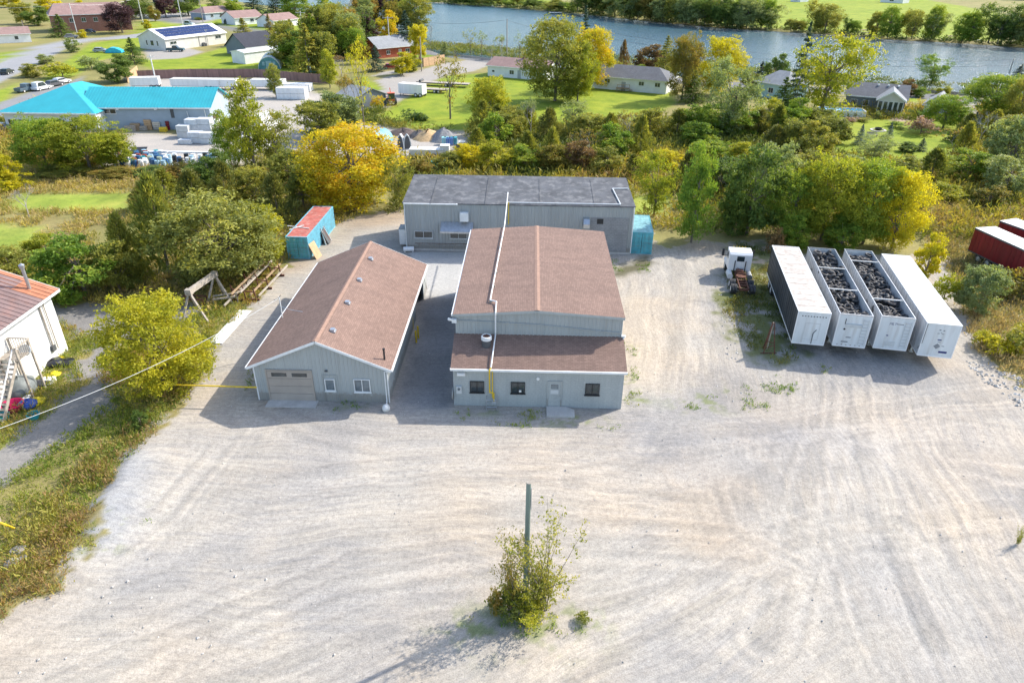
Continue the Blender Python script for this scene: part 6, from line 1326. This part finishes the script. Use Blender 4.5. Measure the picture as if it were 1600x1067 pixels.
KINDN = {'broad':'round tree','big':'broad tree','pop':'poplar','loose':'open tree','sparse':'thin tree','low':'bushy crown','cedar':'ragged conifer','spruce':'pointed conifer','bare':'bare tree','half':'half bare tree','shrub':'bush','sapling':'sapling'}
def series(items, desc, group):
    cnt = {}
    items = sorted(items, key=lambda q: q[0])
    for k, it in enumerate(items):
        c_ = COLN[it[5]]+' '+KINDN[it[4]]; cnt[c_] = cnt.get(c_, 0)+1
        lab = ('%s %s in the %s' % (ORD[cnt[c_]-1] if cnt[c_] <= 20 else 'rightmost', c_, desc)) if len(items) > 20 else '%s, %s from left in %s' % (c_, ORD[k], desc); tree(*it, lab, group)
# near the yard
tree(236,632,455,165,'big','elder','bright yellow green box elder beside the dark lane')
tree(335,458,300,198,'big','ash','wide grey green ash behind the beam stand')
tree(398,424,315,88,'broad','elder','yellow tinted tree left of the blue container')
tree(118,478,365,140,'low','green','dense green yellow tree above the dark lane'); tree(175,465,370,90,'low','olive','smaller olive tree between the dense tree and the ash')
tree(245,430,268,120,'cedar','olive','tall shaggy cedar behind the wide ash'); tree(190,440,330,80,'cedar','olive','lower cedar left of the tall shaggy one')
tree(545,338,190,172,'big','orange','large maple turning orange and yellow above the blue container')
tree(622,332,240,55,'loose','olive','slim olive tree between the maple and the rear steel building')
tree(1093,388,203,84,'pop','green','tall green poplar right of the teal container'); tree(1028,345,234,72,'loose','ygreen','thin yellow green tree behind the teal container')
tree(1180,378,225,105,'broad','dgreen','dark green tree right of the tall poplar'); tree(1245,380,262,95,'big','green','rounded green tree behind the truck cab')
tree(1150,372,290,60,'low','dgreen','low dark bush filling the gap beside the poplar'); tree(1300,388,235,110,'big','ygreen','broad yellow green tree behind the black sided trailer'); tree(1368,392,240,105,'big','green','green tree behind the tyre trailers')
tree(1412,400,262,88,'big','yellow','bright yellow tree behind the white roofed trailer'); tree(1210,345,215,85,'broad','pale','grey green tree behind the dark one'); tree(1345,360,262,70,'broad','yellow','yellow tree in the row behind the tyre trailers')
tree(1240,395,330,60,'low','green','low green bush just behind the black sided trailer'); tree(1320,400,335,70,'low','green','low green bush behind the gap of the tyre trailers'); tree(1215,400,345,30,'shrub','brown','small crimson bush by the black sided trailer')
tree(1455,445,362,50,'low','yellow','yellow bush right of the white roofed trailer'); tree(1482,480,420,50,'shrub','ygreen','low yellow green bush along the white roofed trailer'); tree(1540,500,412,78,'broad','pale','round pale green bush in the weeds at the right')
tree(1565,560,515,60,'shrub','yellow','goldenrod clump at the right beyond the trailers'); tree(1540,545,512,40,'shrub','ygreen','smaller yellow green clump beside the goldenrod'); tree(1600,560,490,60,'shrub','olive','olive bush at the right edge above the gravel'); tree(1585,470,400,60,'shrub','rustg','rust green bush below the red trailers')
tree(217,675,640,30,'low','dgreen','small dense green bush at the left edge of the yard'); tree(850,946,776,160,'sapling','olive','airy young tree with many thin stems beside the timber pole'); tree(835,968,905,110,'sapling','ygreen','low yellow green bush at the foot of the timber pole'); tree(800,978,925,70,'shrub','olive','olive bush just left of the pole foot')
tree(775,965,915,30,'shrub','rustg','small reddish shrub left of the timber pole'); tree(800,948,812,95,'sapling','rustg','leaning thin sapling with rusty leaves behind the timber pole'); tree(912,975,955,26,'shrub','olive','little shrub standing apart right of the timber pole')
tree(35,338,280,62,'bare','green','bare grey tree in the rough field at the left')
tree(1600,850,812,24,'sapling','olive','yellowish twig of a bush at the right edge')
# left edge band
tree(60,272,178,95,'big','green','big green yellow tree in front of the turquoise hall'); tree(128,274,178,115,'big','ygreen','broad yellow green tree in front of the turquoise roof'); tree(178,268,205,55,'broad','ygreen','small yellow tree at the right of the broad one'); tree(8,292,236,44,'low','yellow','bright yellow bush at the left edge')
tree(385,275,112,92,'pop','ygreen','tall loose poplar standing before the storage yard'); tree(352,264,160,66,'pop','green','lower poplar left of the tall loose one'); tree(424,268,165,72,'loose','olive','thin olive tree right of the tall loose poplar')
series([(300,335,262,85,'cedar','cedar'),(350,340,250,75,'cedar','cedar'),(255,322,262,80,'cedar','olive'),(430,352,268,90,'cedar','cedar'),(470,330,262,70,'broad','olive'),(392,335,255,75,'broad','olive'),(222,330,282,60,'cedar','cedar'),(325,300,232,70,'broad','dgreen'),(450,300,232,75,'broad','olive'),(280,290,255,60,'broad','rustg')], 'cedars and scrub above the wide ash', 'cedars above the ash')
series([(20,450,385,80,'low','olive'),(70,420,365,80,'low','ygreen'),(15,300,262,60,'shrub','yellow'),(100,280,258,90,'low','olive'),(175,282,262,70,'low','rustg'),(235,278,262,60,'low','dgreen')], 'bushes round the rough left field', 'bushes at the left')
# storage yard trees
tree(427,152,92,38,'pop','olive','small pale conical tree before the brown fence'); tree(512,138,72,38,'pop','ygreen','slim yellow green poplar right of the trampoline'); tree(562,205,48,50,'sparse','yellow','tall thin golden tree with bare lower limbs'); tree(548,198,95,60,'half','rustg','half bare tree beside the tall golden one')
tree(525,212,140,92,'broad','pale','round pale willow at the storage yard'); tree(590,172,145,26,'shrub','orange','small orange bush by the orange tractor'); tree(702,186,80,72,'sparse','rustg','tall thin tree with a bare trunk on the lawn edge'); tree(765,200,116,70,'big','ygreen','dense yellow green tree at the lawn edge')
tree(790,218,160,65,'broad','olive','brown green tree below the dense lawn tree'); tree(645,190,165,42,'shrub','dgreen','small round dark bush on the lawn edge'); tree(830,215,142,46,'half','pale','grey half bare tree left of the big trees'); tree(495,225,150,75,'broad','olive','olive tree between the storage yard and the maple')
tree(870,158,22,118,'big','olive','very large olive and yellow tree before the river'); tree(925,140,36,70,'big','orange','orange tinted half of the large tree pair'); tree(905,160,60,60,'big','ygreen','green lower tree under the large pair'); tree(915,90,8,26,'spruce','spruce','narrow dark spruce top behind the large pair'); tree(1072,158,48,60,'big','rustg','brown green columnar tree right of the white bungalow'); tree(1128,150,52,76,'big','yellow','bright yellow tree beside the columnar brown one')
tree(1020,112,66,56,'broad','brown','low rusty brown tree behind the white bungalow'); tree(975,108,62,24,'cedar','brown','narrow reddish tree on the river bank'); tree(1042,120,55,40,'spruce','olive','pointed tree behind the rusty brown one'); tree(1150,222,84,98,'loose','pale','tall pale green tree in the middle of the wood'); tree(1085,160,110,46,'spruce','dgreen','dark conical tree under the columnar brown one')
tree(1298,192,42,128,'loose','ygreen','very large open yellow green tree by the pool'); tree(1340,150,60,60,'sparse','ygreen','outer thin half of the very large open tree'); tree(1256,170,32,36,'spruce','spruce','tall dark spruce left of the very large open tree'); tree(1225,185,120,50,'spruce','dgreen','dark conical tree beside the teal house'); tree(1462,133,84,52,'loose','green','small green tree alone on the river bank')
tree(1482,205,146,66,'big','green','round green tree by the grey garage'); tree(1560,190,112,92,'big','green','large round green tree near the right edge'); tree(1598,200,118,60,'big','olive','olive half of the large tree at the right edge'); tree(1592,285,172,95,'broad','pale','large grey green willow at the right edge'); tree(1540,228,160,55,'bare','green','grey leafless tree right of the garage'); tree(1522,215,175,26,'spruce','spruce','dark narrow spruce beside the right drive')
tree(1443,212,178,42,'shrub','pink','pinkish bush on the lawn by the garage'); tree(1346,226,194,20,'spruce','bspruce','larger blue spruce on the lawn'); tree(1392,212,191,12,'spruce','bspruce','smaller blue spruce on the lawn'); tree(1373,186,172,14,'shrub','pale','round pale bush before the sun room')
series([(1330,192,182,26,'shrub','pink'),(1352,192,180,22,'shrub','olive'),(1400,200,188,26,'shrub','green'),(1408,204,196,12,'shrub','dgreen'),(1425,180,168,24,'shrub','dgreen')], 'garden bushes before the slate house', 'garden bushes')
series([(1385,236,216,32,'low','green'),(1420,240,222,34,'low','dgreen'),(1442,236,216,18,'spruce','spruce'),(1492,222,200,26,'low','green'),(1378,222,205,28,'sparse','pale')], 'shrubs across the right lawn', 'lawn shrubs')
# the band of wild trees behind the rail bed
rb = random.Random(21); band = []
kinds = [('cedar','cedar'),('cedar','olive'),('broad','olive'),('broad','green'),('low','green'),('loose','pale'),('broad','ygreen'),('half','rustg')]
x = 745
while x < 1600:
    for yb, hgt in ((rb.uniform(208,226), rb.uniform(40,62)), (rb.uniform(232,262), rb.uniform(40,66))):
        if 1330 < x < 1500 and yb < 245 or yb > 230 and rb.random() < .35: continue
        k = kinds[rb.choice([0,0,1,1,2,3,4,5,2,7] if x > 860 else [0,1,2,3,6,4])]; band.append((x+rb.uniform(-10,10), yb, yb-hgt, rb.uniform(48,76), *k))
    x += rb.uniform(25,36)
series(band, 'wood behind the rail bed, from left', 'wild trees behind the rail bed')
series([(735,268,222,60,'low','yellow'),(775,272,218,65,'low','ygreen'),(820,270,225,60,'low','green'),(862,272,222,62,'low','rustg'),(905,270,215,66,'low','brown'),(950,278,228,60,'low','olive'),(700,272,236,50,'low','olive'),(655,280,246,50,'low','rustg'),(990,282,240,55,'cedar','cedar'),(1045,270,232,60,'low','yellow'),(1105,262,215,70,'broad','green'),(1165,262,218,60,'broad','ygreen')], 'bushes just behind the rear building', 'bushes behind the rear building')
series([(1075,300,236,60,'cedar','cedar'),(1130,310,240,70,'broad','dgreen'),(1270,300,235,80,'broad','olive'),(1340,300,240,70,'low','pale'),(1400,300,238,80,'broad','olive'),(1460,290,230,80,'cedar','olive'),(1520,290,232,80,'broad','green'),(1580,312,240,80,'broad','pale'),(1190,300,236,70,'low','olive'),(1480,320,285,60,'low','ygreen'),(1550,330,288,60,'low','rustg'),(1430,330,285,50,'low','olive')], 'mixed trees behind poplar and trailers', 'mixed trees behind the trailers')
# far wood left of the river
far = []
for (x0,x1,yb0,yb1,h0,h1,n,ks_) in ((480,578,74,94,52,85,15,['big','spruce','broad','big']),(505,650,40,56,45,60,16,['big','broad','half']),(440,500,95,112,50,75,4,['spruce','broad'])):
    for k in range(n): yb = rb.uniform(yb0,yb1); far.append((rb.uniform(x0,x1), yb, yb-rb.uniform(h0,h1), rb.uniform(36,58), rb.choice(ks_), rb.choice(['dgreen','olive','rustg','green','green','plum'] if rb.random()<.75 else ['olive','pale'])))
series(far, 'dark wood beside the river, from left', 'trees of the dark wood')
tree(604,62,14,40,'broad','orange','orange tree behind the pole with a pale crossarm'); tree(634,84,16,44,'spruce','spruce','big dark spruce behind the red house'); tree(655,92,32,34,'broad','yellow','yellow green tree right of the big dark spruce'); tree(672,84,20,14,'bare','green','bare sapling at the water edge'); tree(586,112,70,32,'spruce','spruce','dark conifer left of the red house')
tree(628,118,80,40,'low','yellow','left yellow bush before the red house'); tree(645,112,82,28,'low','ygreen','right yellow green bush before the red house'); tree(478,118,36,66,'spruce','olive','large shaggy conifer above the greenhouse'); tree(505,116,42,50,'broad','olive','brown olive tree right of the shaggy conifer'); tree(532,120,78,50,'half','brown','bare greyish tree behind the slim poplar')
series([(x_, rb.uniform(84,100), rb.uniform(44,72), rb.uniform(22,34), rb.choice(['half','sparse','sparse','spruce']), rb.choice(['pale','olive','ygreen'])) for x_ in (695,712,735,752,768,784,812,824)]+[(560,100,62,30,'broad','rustg')], 'thin trees along the near bank', 'thin bank trees')
series([(965,122,96,26,'low','olive'),(1000,122,100,30,'low','green'),(1175,140,104,40,'broad','olive'),(1190,130,96,34,'spruce','spruce'),(1215,138,80,40,'broad','dgreen'),(1420,150,122,30,'low','brown'),(1440,152,136,26,'low','green'),(1475,150,134,30,'low','ygreen'),(1395,142,126,22,'low','olive'),(1595,122,100,24,'spruce','spruce'),(1195,210,150,50,'loose','ygreen'),(1235,215,165,50,'broad','green')], 'bushes by the river road', 'bushes by the river road')
# top left
series([(55,40,8,44,'broad','dgreen'),(92,58,22,40,'spruce','dgreen'),(30,38,0,36,'broad','olive'),(185,52,2,50,'big','plum'),(215,30,-10,40,'big','dgreen'),(255,28,-14,40,'broad','plum'),(290,25,-20,50,'big','dgreen'),(335,24,-16,40,'spruce','dgreen'),(365,28,-2,36,'broad','green'),(395,22,-18,40,'spruce','spruce'),(430,28,-12,46,'spruce','spruce'),(460,30,-16,46,'big','green'),(130,35,-2,30,'broad','yellow'),(75,20,-8,40,'low','yellow'),(15,12,-14,40,'broad','yellow'),(420,60,22,26,'spruce','rustg'),(445,66,28,30,'broad','olive'),(240,34,8,20,'broad','rustg')], 'trees round the top left houses', 'trees at the top left')
tree(380,72,28,46,'spruce','olive','dark conifer beside the solar roofed building'); tree(205,100,58,40,'spruce','dgreen','dark bushy conifer left of the guyed pole'); tree(178,128,84,58,'broad','dgreen','dark bushy tree before the turquoise roof'); tree(228,46,30,16,'low','yellow','small yellow bush left of the solar roofed building'); tree(112,82,58,30,'low','pale','pale green bush at the street corner'); tree(128,60,46,16,'low','yellow','yellow bush by the street pole'); tree(95,122,95,50,'shrub','ygreen','green bush between the street and the turquoise hall')
series([(338,40,32,10,'shrub','green'),(352,38,30,8,'cedar','spruce'),(310,32,26,14,'shrub','ygreen'),(48,120,98,40,'low','olive'),(140,108,84,40,'shrub','pale'),(70,100,84,30,'low','pale')], 'low bushes beside top left streets', 'street bushes')
# far bank
fb = []
def bank(px): 
    pts = [(640,1),(700,5),(800,12),(900,20),(1000,31),(1120,42),(1200,47),(1300,53),(1400,61),(1500,66),(1620,74)]
    for (a,b),(c,d) in zip(pts[:-1],pts[1:]):
        if a <= px <= c: return b+(d-b)*(px-a)/(c-a)
    return 1
for (x0,x1,n,h,w0,cs) in ((900,990,9,46,46,['dgreen','olive','pale']),(990,1115,15,46,42,['pale','olive','rustg','pale','dgreen']),(1122,1212,10,50,42,['pale','dgreen','green','pale']),(1272,1298,2,54,44,['green','olive']),(1370,1398,2,50,40,['green','olive']),(1416,1438,2,50,34,['dgreen','olive']),(1456,1474,2,52,36,['green','pale']),(1508,1526,2,46,36,['green']),(1548,1630,7,60,46,['pale','dgreen','olive']),(700,900,16,16,28,['dgreen','green','olive']),(1325,1340,2,26,22,['green','dgreen']),(1230,1262,3,22,22,['olive','green'])):
    for k in range(n): x_ = x0+(x1-x0)*(k+.5)/n+rb.uniform(-4,4); yb = bank(x_)-rb.uniform(0,2.5); fb.append((x_, yb, yb-h*rb.uniform(.8,1.1), w0*rb.uniform(.8,1.2), rb.choice(['big','big','broad','loose']), rb.choice(cs)))
series(fb, 'far river bank row, from left', 'trees on the far river bank')
fb = []
for k in range(34): x_ = 650+k*28.5+rb.uniform(-8,8); yb = rb.uniform(-9,-3) if x_ > 1120 else rb.uniform(-6,2); fb.append((x_, yb, yb-rb.uniform(18,26), rb.uniform(22,36), rb.choice(['big','broad','spruce']), rb.choice(['dgreen','green','olive','rustg'])))
series(fb, 'distant row beyond far lawns, from left', 'distant trees across the river')
fb = []
for k in range(60):     # beyond the top of the picture, for other views
    x_ = -900+k*45+rb.uniform(-10,10); P = Vector((x_, rb.uniform(640,700), 0)); plant_at(P, rb.uniform(10,16), rb.uniform(12,20), 'broad', rb.choice(['dgreen','olive','green']), 'distant tree of the wooded skyline beyond the far fields', None, 'skyline trees')
# weeds, scrub and grass: too many to count
def scatter(name, label, cat, polys, dens, hgt, size, cols, excl=(), nleaf=9, seed=1, over=.0, patch=6, thr=.3, spread=.35, up=.9):
    r = np.random.RandomState(seed); L = Leaves(seed); PP = []
    for poly in polys:
        q = np.array(poly); x0,y0 = q.min(0); x1,y1 = q.max(0); n = int((x1-x0)*(y1-y0)*dens); X = r.uniform(x0,x1,n); Y = r.uniform(y0,y1,n)
        k = sdist(X,Y,poly) > 0
        for e in excl: k &= sdist(X,Y,e) < over
        k &= fbm(X,Y,patch,seed+70,3) > thr; PP.append(np.stack([X[k],Y[k]],1))
    P = np.vstack(PP); n = len(P); T = fbm(P[:,0],P[:,1],patch*1.6,seed+5,3); T = np.clip((T-.3)*2.4+r.uniform(-.25,.25,n),0,.999)
    H = hgt*r.uniform(.4,1.2,n)*(.6+.8*fbm(P[:,0],P[:,1],4,seed+9,2)); b = np.repeat(np.hstack([P,np.zeros((n,1))]), nleaf, 0); Hh = np.repeat(H,nleaf)
    off = r.normal(size=(n*nleaf,3))*[spread,spread,0]; z = r.uniform(.1,1,n*nleaf)*Hh*np.exp(-(off[:,0]**2+off[:,1]**2)/(spread*spread*6)); off[:,2] = z
    D = off*[1.2,1.2,0]+[0,0,up]; L.add(b+off, size, np.repeat(T,nleaf), D); me = L.mesh(name, 2.2, .5, .2); me.materials.clear(); me.materials.append(foliage_mat('plants_'+name, cols, .35))
    o = bpy.data.objects.new(name, me); C.objects.link(o); o['kind'] = 'stuff'; tag(o, label, cat); return o
SHOPF = P_('120,214 385,214 385,180 120,180')
SOLID = [SHOPF, YARD, LANE, PAD]+RAILG+LAWNS+[STORE, STREET, LOT, ROAD, DRIVE1, DRIVE2, DRIVE4, RIVER]
strip = P_('-60,1010 0,985 30,940 100,925 120,865 160,860 145,812 190,745 235,685 285,625 330,575 335,535 400,470 440,420 430,410 330,480 230,500 100,500 60,500 -60,700')
scatter('tall_weeds', 'tangle of green, gold and rusty weeds between the lane and the yard', 'weeds', [strip], 5, .75, .12, [(.14,.21,.035),(.25,.28,.05),(.42,.36,.07),(.38,.23,.10),(.30,.17,.09)], [YARD, LANE], 16, 31, .5, 5, .36, .22)
inner_ = P_('150,812 187,742 206,712 238,685 262,660 290,625 322,578 330,545 300,560 262,610 215,655 160,700 110,745 70,790 20,850 20,930 60,935 95,900 115,862')
scatter('rusty_weeds', 'taller rusty and straw coloured weeds along the left edge of the yard', 'weeds', [inner_], 5, 1.15, .13, [(.10,.17,.035),(.22,.26,.06),(.38,.28,.11),(.30,.18,.09),(.36,.34,.08)], [LANE], 18, 41, .5, 3, .38, .25)
scatter('short_grass', 'short green grass along the lane and weedy strip', 'grass', [strip], 12, .16, .09, [(.13,.23,.025),(.22,.30,.04),(.32,.33,.07)], [YARD, LANE], 6, 32, .5, 3, .25, .15)
fld = [(-90,58),(-30,58),(-22,90),(-20,108),(-110,112),(-110,80)]
scatter('field_weeds', 'rough straw and goldenrod growth in the field at the left', 'weeds', [fld], 3, .8, .2, [(.17,.21,.045),(.36,.32,.07),(.46,.34,.18),(.52,.43,.07),(.32,.26,.10)], SOLID, 12, 33, 0, 7, .25, .3)
mid = [(-18,86),(130,78),(230,90),(230,170),(100,172),(30,150),(-60,168),(-110,150),(-110,110),(-20,106)]
scatter('wood_undergrowth', 'low scrub and brambles under the wild trees behind the buildings', 'undergrowth', [mid], 1.3, 1.9, .34, [(.07,.11,.025),(.16,.19,.04),(.30,.28,.06),(.44,.36,.07),(.32,.20,.10)], SOLID, 13, 34, 0, 10, .18, .6)
rt = P_('1490,520 1470,440 1445,380 1440,320 1620,318 1760,400 1800,640 1610,612 1540,560')
scatter('dry_brush', 'dry brown and gold brush round the red trailers at the right', 'brush', [rt], 4, 1.0, .17, [(.18,.20,.06),(.36,.27,.14),(.44,.33,.20),(.48,.41,.07),(.24,.25,.07)], [YARD], 14, 35, .5, 6, .15, .3)
scatter('verge_weeds', 'scattered weeds round the truck cab and the black sided trailer', 'weeds', [WEEDY], 6, .5, .12, [(.08,.12,.03),(.14,.17,.045),(.26,.24,.06),(.22,.17,.09)], [], 12, 36, 0, 2.5, .42, .2)
edge = [P_('700,640 980,646 960,672 740,668'), P_('500,626 600,632 590,648 500,640'), P_('972,530 990,530 1004,640 975,650'), P_('1070,618 1130,618 1125,645 1075,640'), P_('140,820 240,795 235,815 150,862'), P_('730,960 900,955 915,990 740,1000'), P_('955,405 1015,402 1015,425 958,432'), P_('1100,640 1230,560 1300,575 1180,650'), P_('388,580 402,580 402,626 385,626')]
scatter('yard_weeds', 'small green weeds sprouting from the gravel near the buildings', 'weeds', edge, 9, .22, .10, [(.10,.20,.025),(.20,.30,.04),(.32,.32,.07)], [], 7, 37, 0, 1.6, .56, .12)
bankp = [(-60,262),(20,228),(130,172),(200,130),(205,140),(135,190),(20,250),(-50,290)]
farb = P_('640,2 800,13 900,21 1000,32 1120,43 1200,48 1300,54 1400,62 1500,67 1640,76 1640,72 1500,63 1300,50 1120,39 900,17 640,-1')
scatter('far_bank_scrub', 'reeds and low bushes fringing the far river bank', 'scrub', [farb], .14, 2.0, .7, [(.07,.11,.03),(.14,.18,.05),(.28,.26,.08)], [], 10, 39, 0, 14, .3, 1.2)
scatter('bank_scrub', 'low bushes and reeds along the near river bank', 'scrub', [bankp], .8, 1.1, .35, [(.09,.13,.035),(.18,.21,.05),(.32,.28,.08)], [ROAD, DRIVE1], 10, 38, 0, 8, .35, .6)

# loose stones on the gravel
rS = np.random.RandomState(4); st = MB()
zones = [(P_('1115,430 1135,430 1165,560 1200,600 1160,640 1110,600 1130,520'), 2.2, .10), (P_('1500,560 1600,590 1620,660 1540,600'), 8, .13), (P_('100,900 260,860 420,900 300,1060 0,1060'), .5, .06), (P_('180,700 280,640 300,680 200,800'), .8, .05), (YARD, .22, .045)]
oc = [(1,0,0),(-1,0,0),(0,1,0),(0,-1,0),(0,0,1),(0,0,-1)]; of = [(0,2,4),(2,1,4),(1,3,4),(3,0,4),(2,0,5),(1,2,5),(3,1,5),(0,3,5)]
for poly, den, sz in zones:
    q = np.array(poly); x0,y0 = q.min(0); x1,y1 = q.max(0); n = int((x1-x0)*(y1-y0)*den); X = rS.uniform(x0,x1,n); Y = rS.uniform(max(y0,8),y1,n); k = (sdist(X,Y,poly) > 0) & (sdist(X,Y,YARD) > -1.5)
    for x_, y_ in zip(X[k], Y[k]):
        if GX-1 < x_ < GX+GW+1 and GY-.5 < y_ < GY+GL+1 or MX0-.5 < x_ < MX1+.5 and MY-.3 < y_ < MY+YB+.5 or BX0-.5 < x_ < BX1+.5 and y_ > BY-.5: continue
        s_ = sz*rS.uniform(.4,1.6); st.raw([(x_+a_*s_*rS.uniform(.7,1.3), y_+b_*s_*rS.uniform(.7,1.3), c_*s_*.6+.02) for a_,b_,c_ in oc], of)
so = st.build('loose_stones', M('stones', (.50,.47,.43), .9, .3, 1.5), kind='stuff', fix=False); tag(so, 'loose pale stones scattered over the gravel yard and its edges', 'stones')
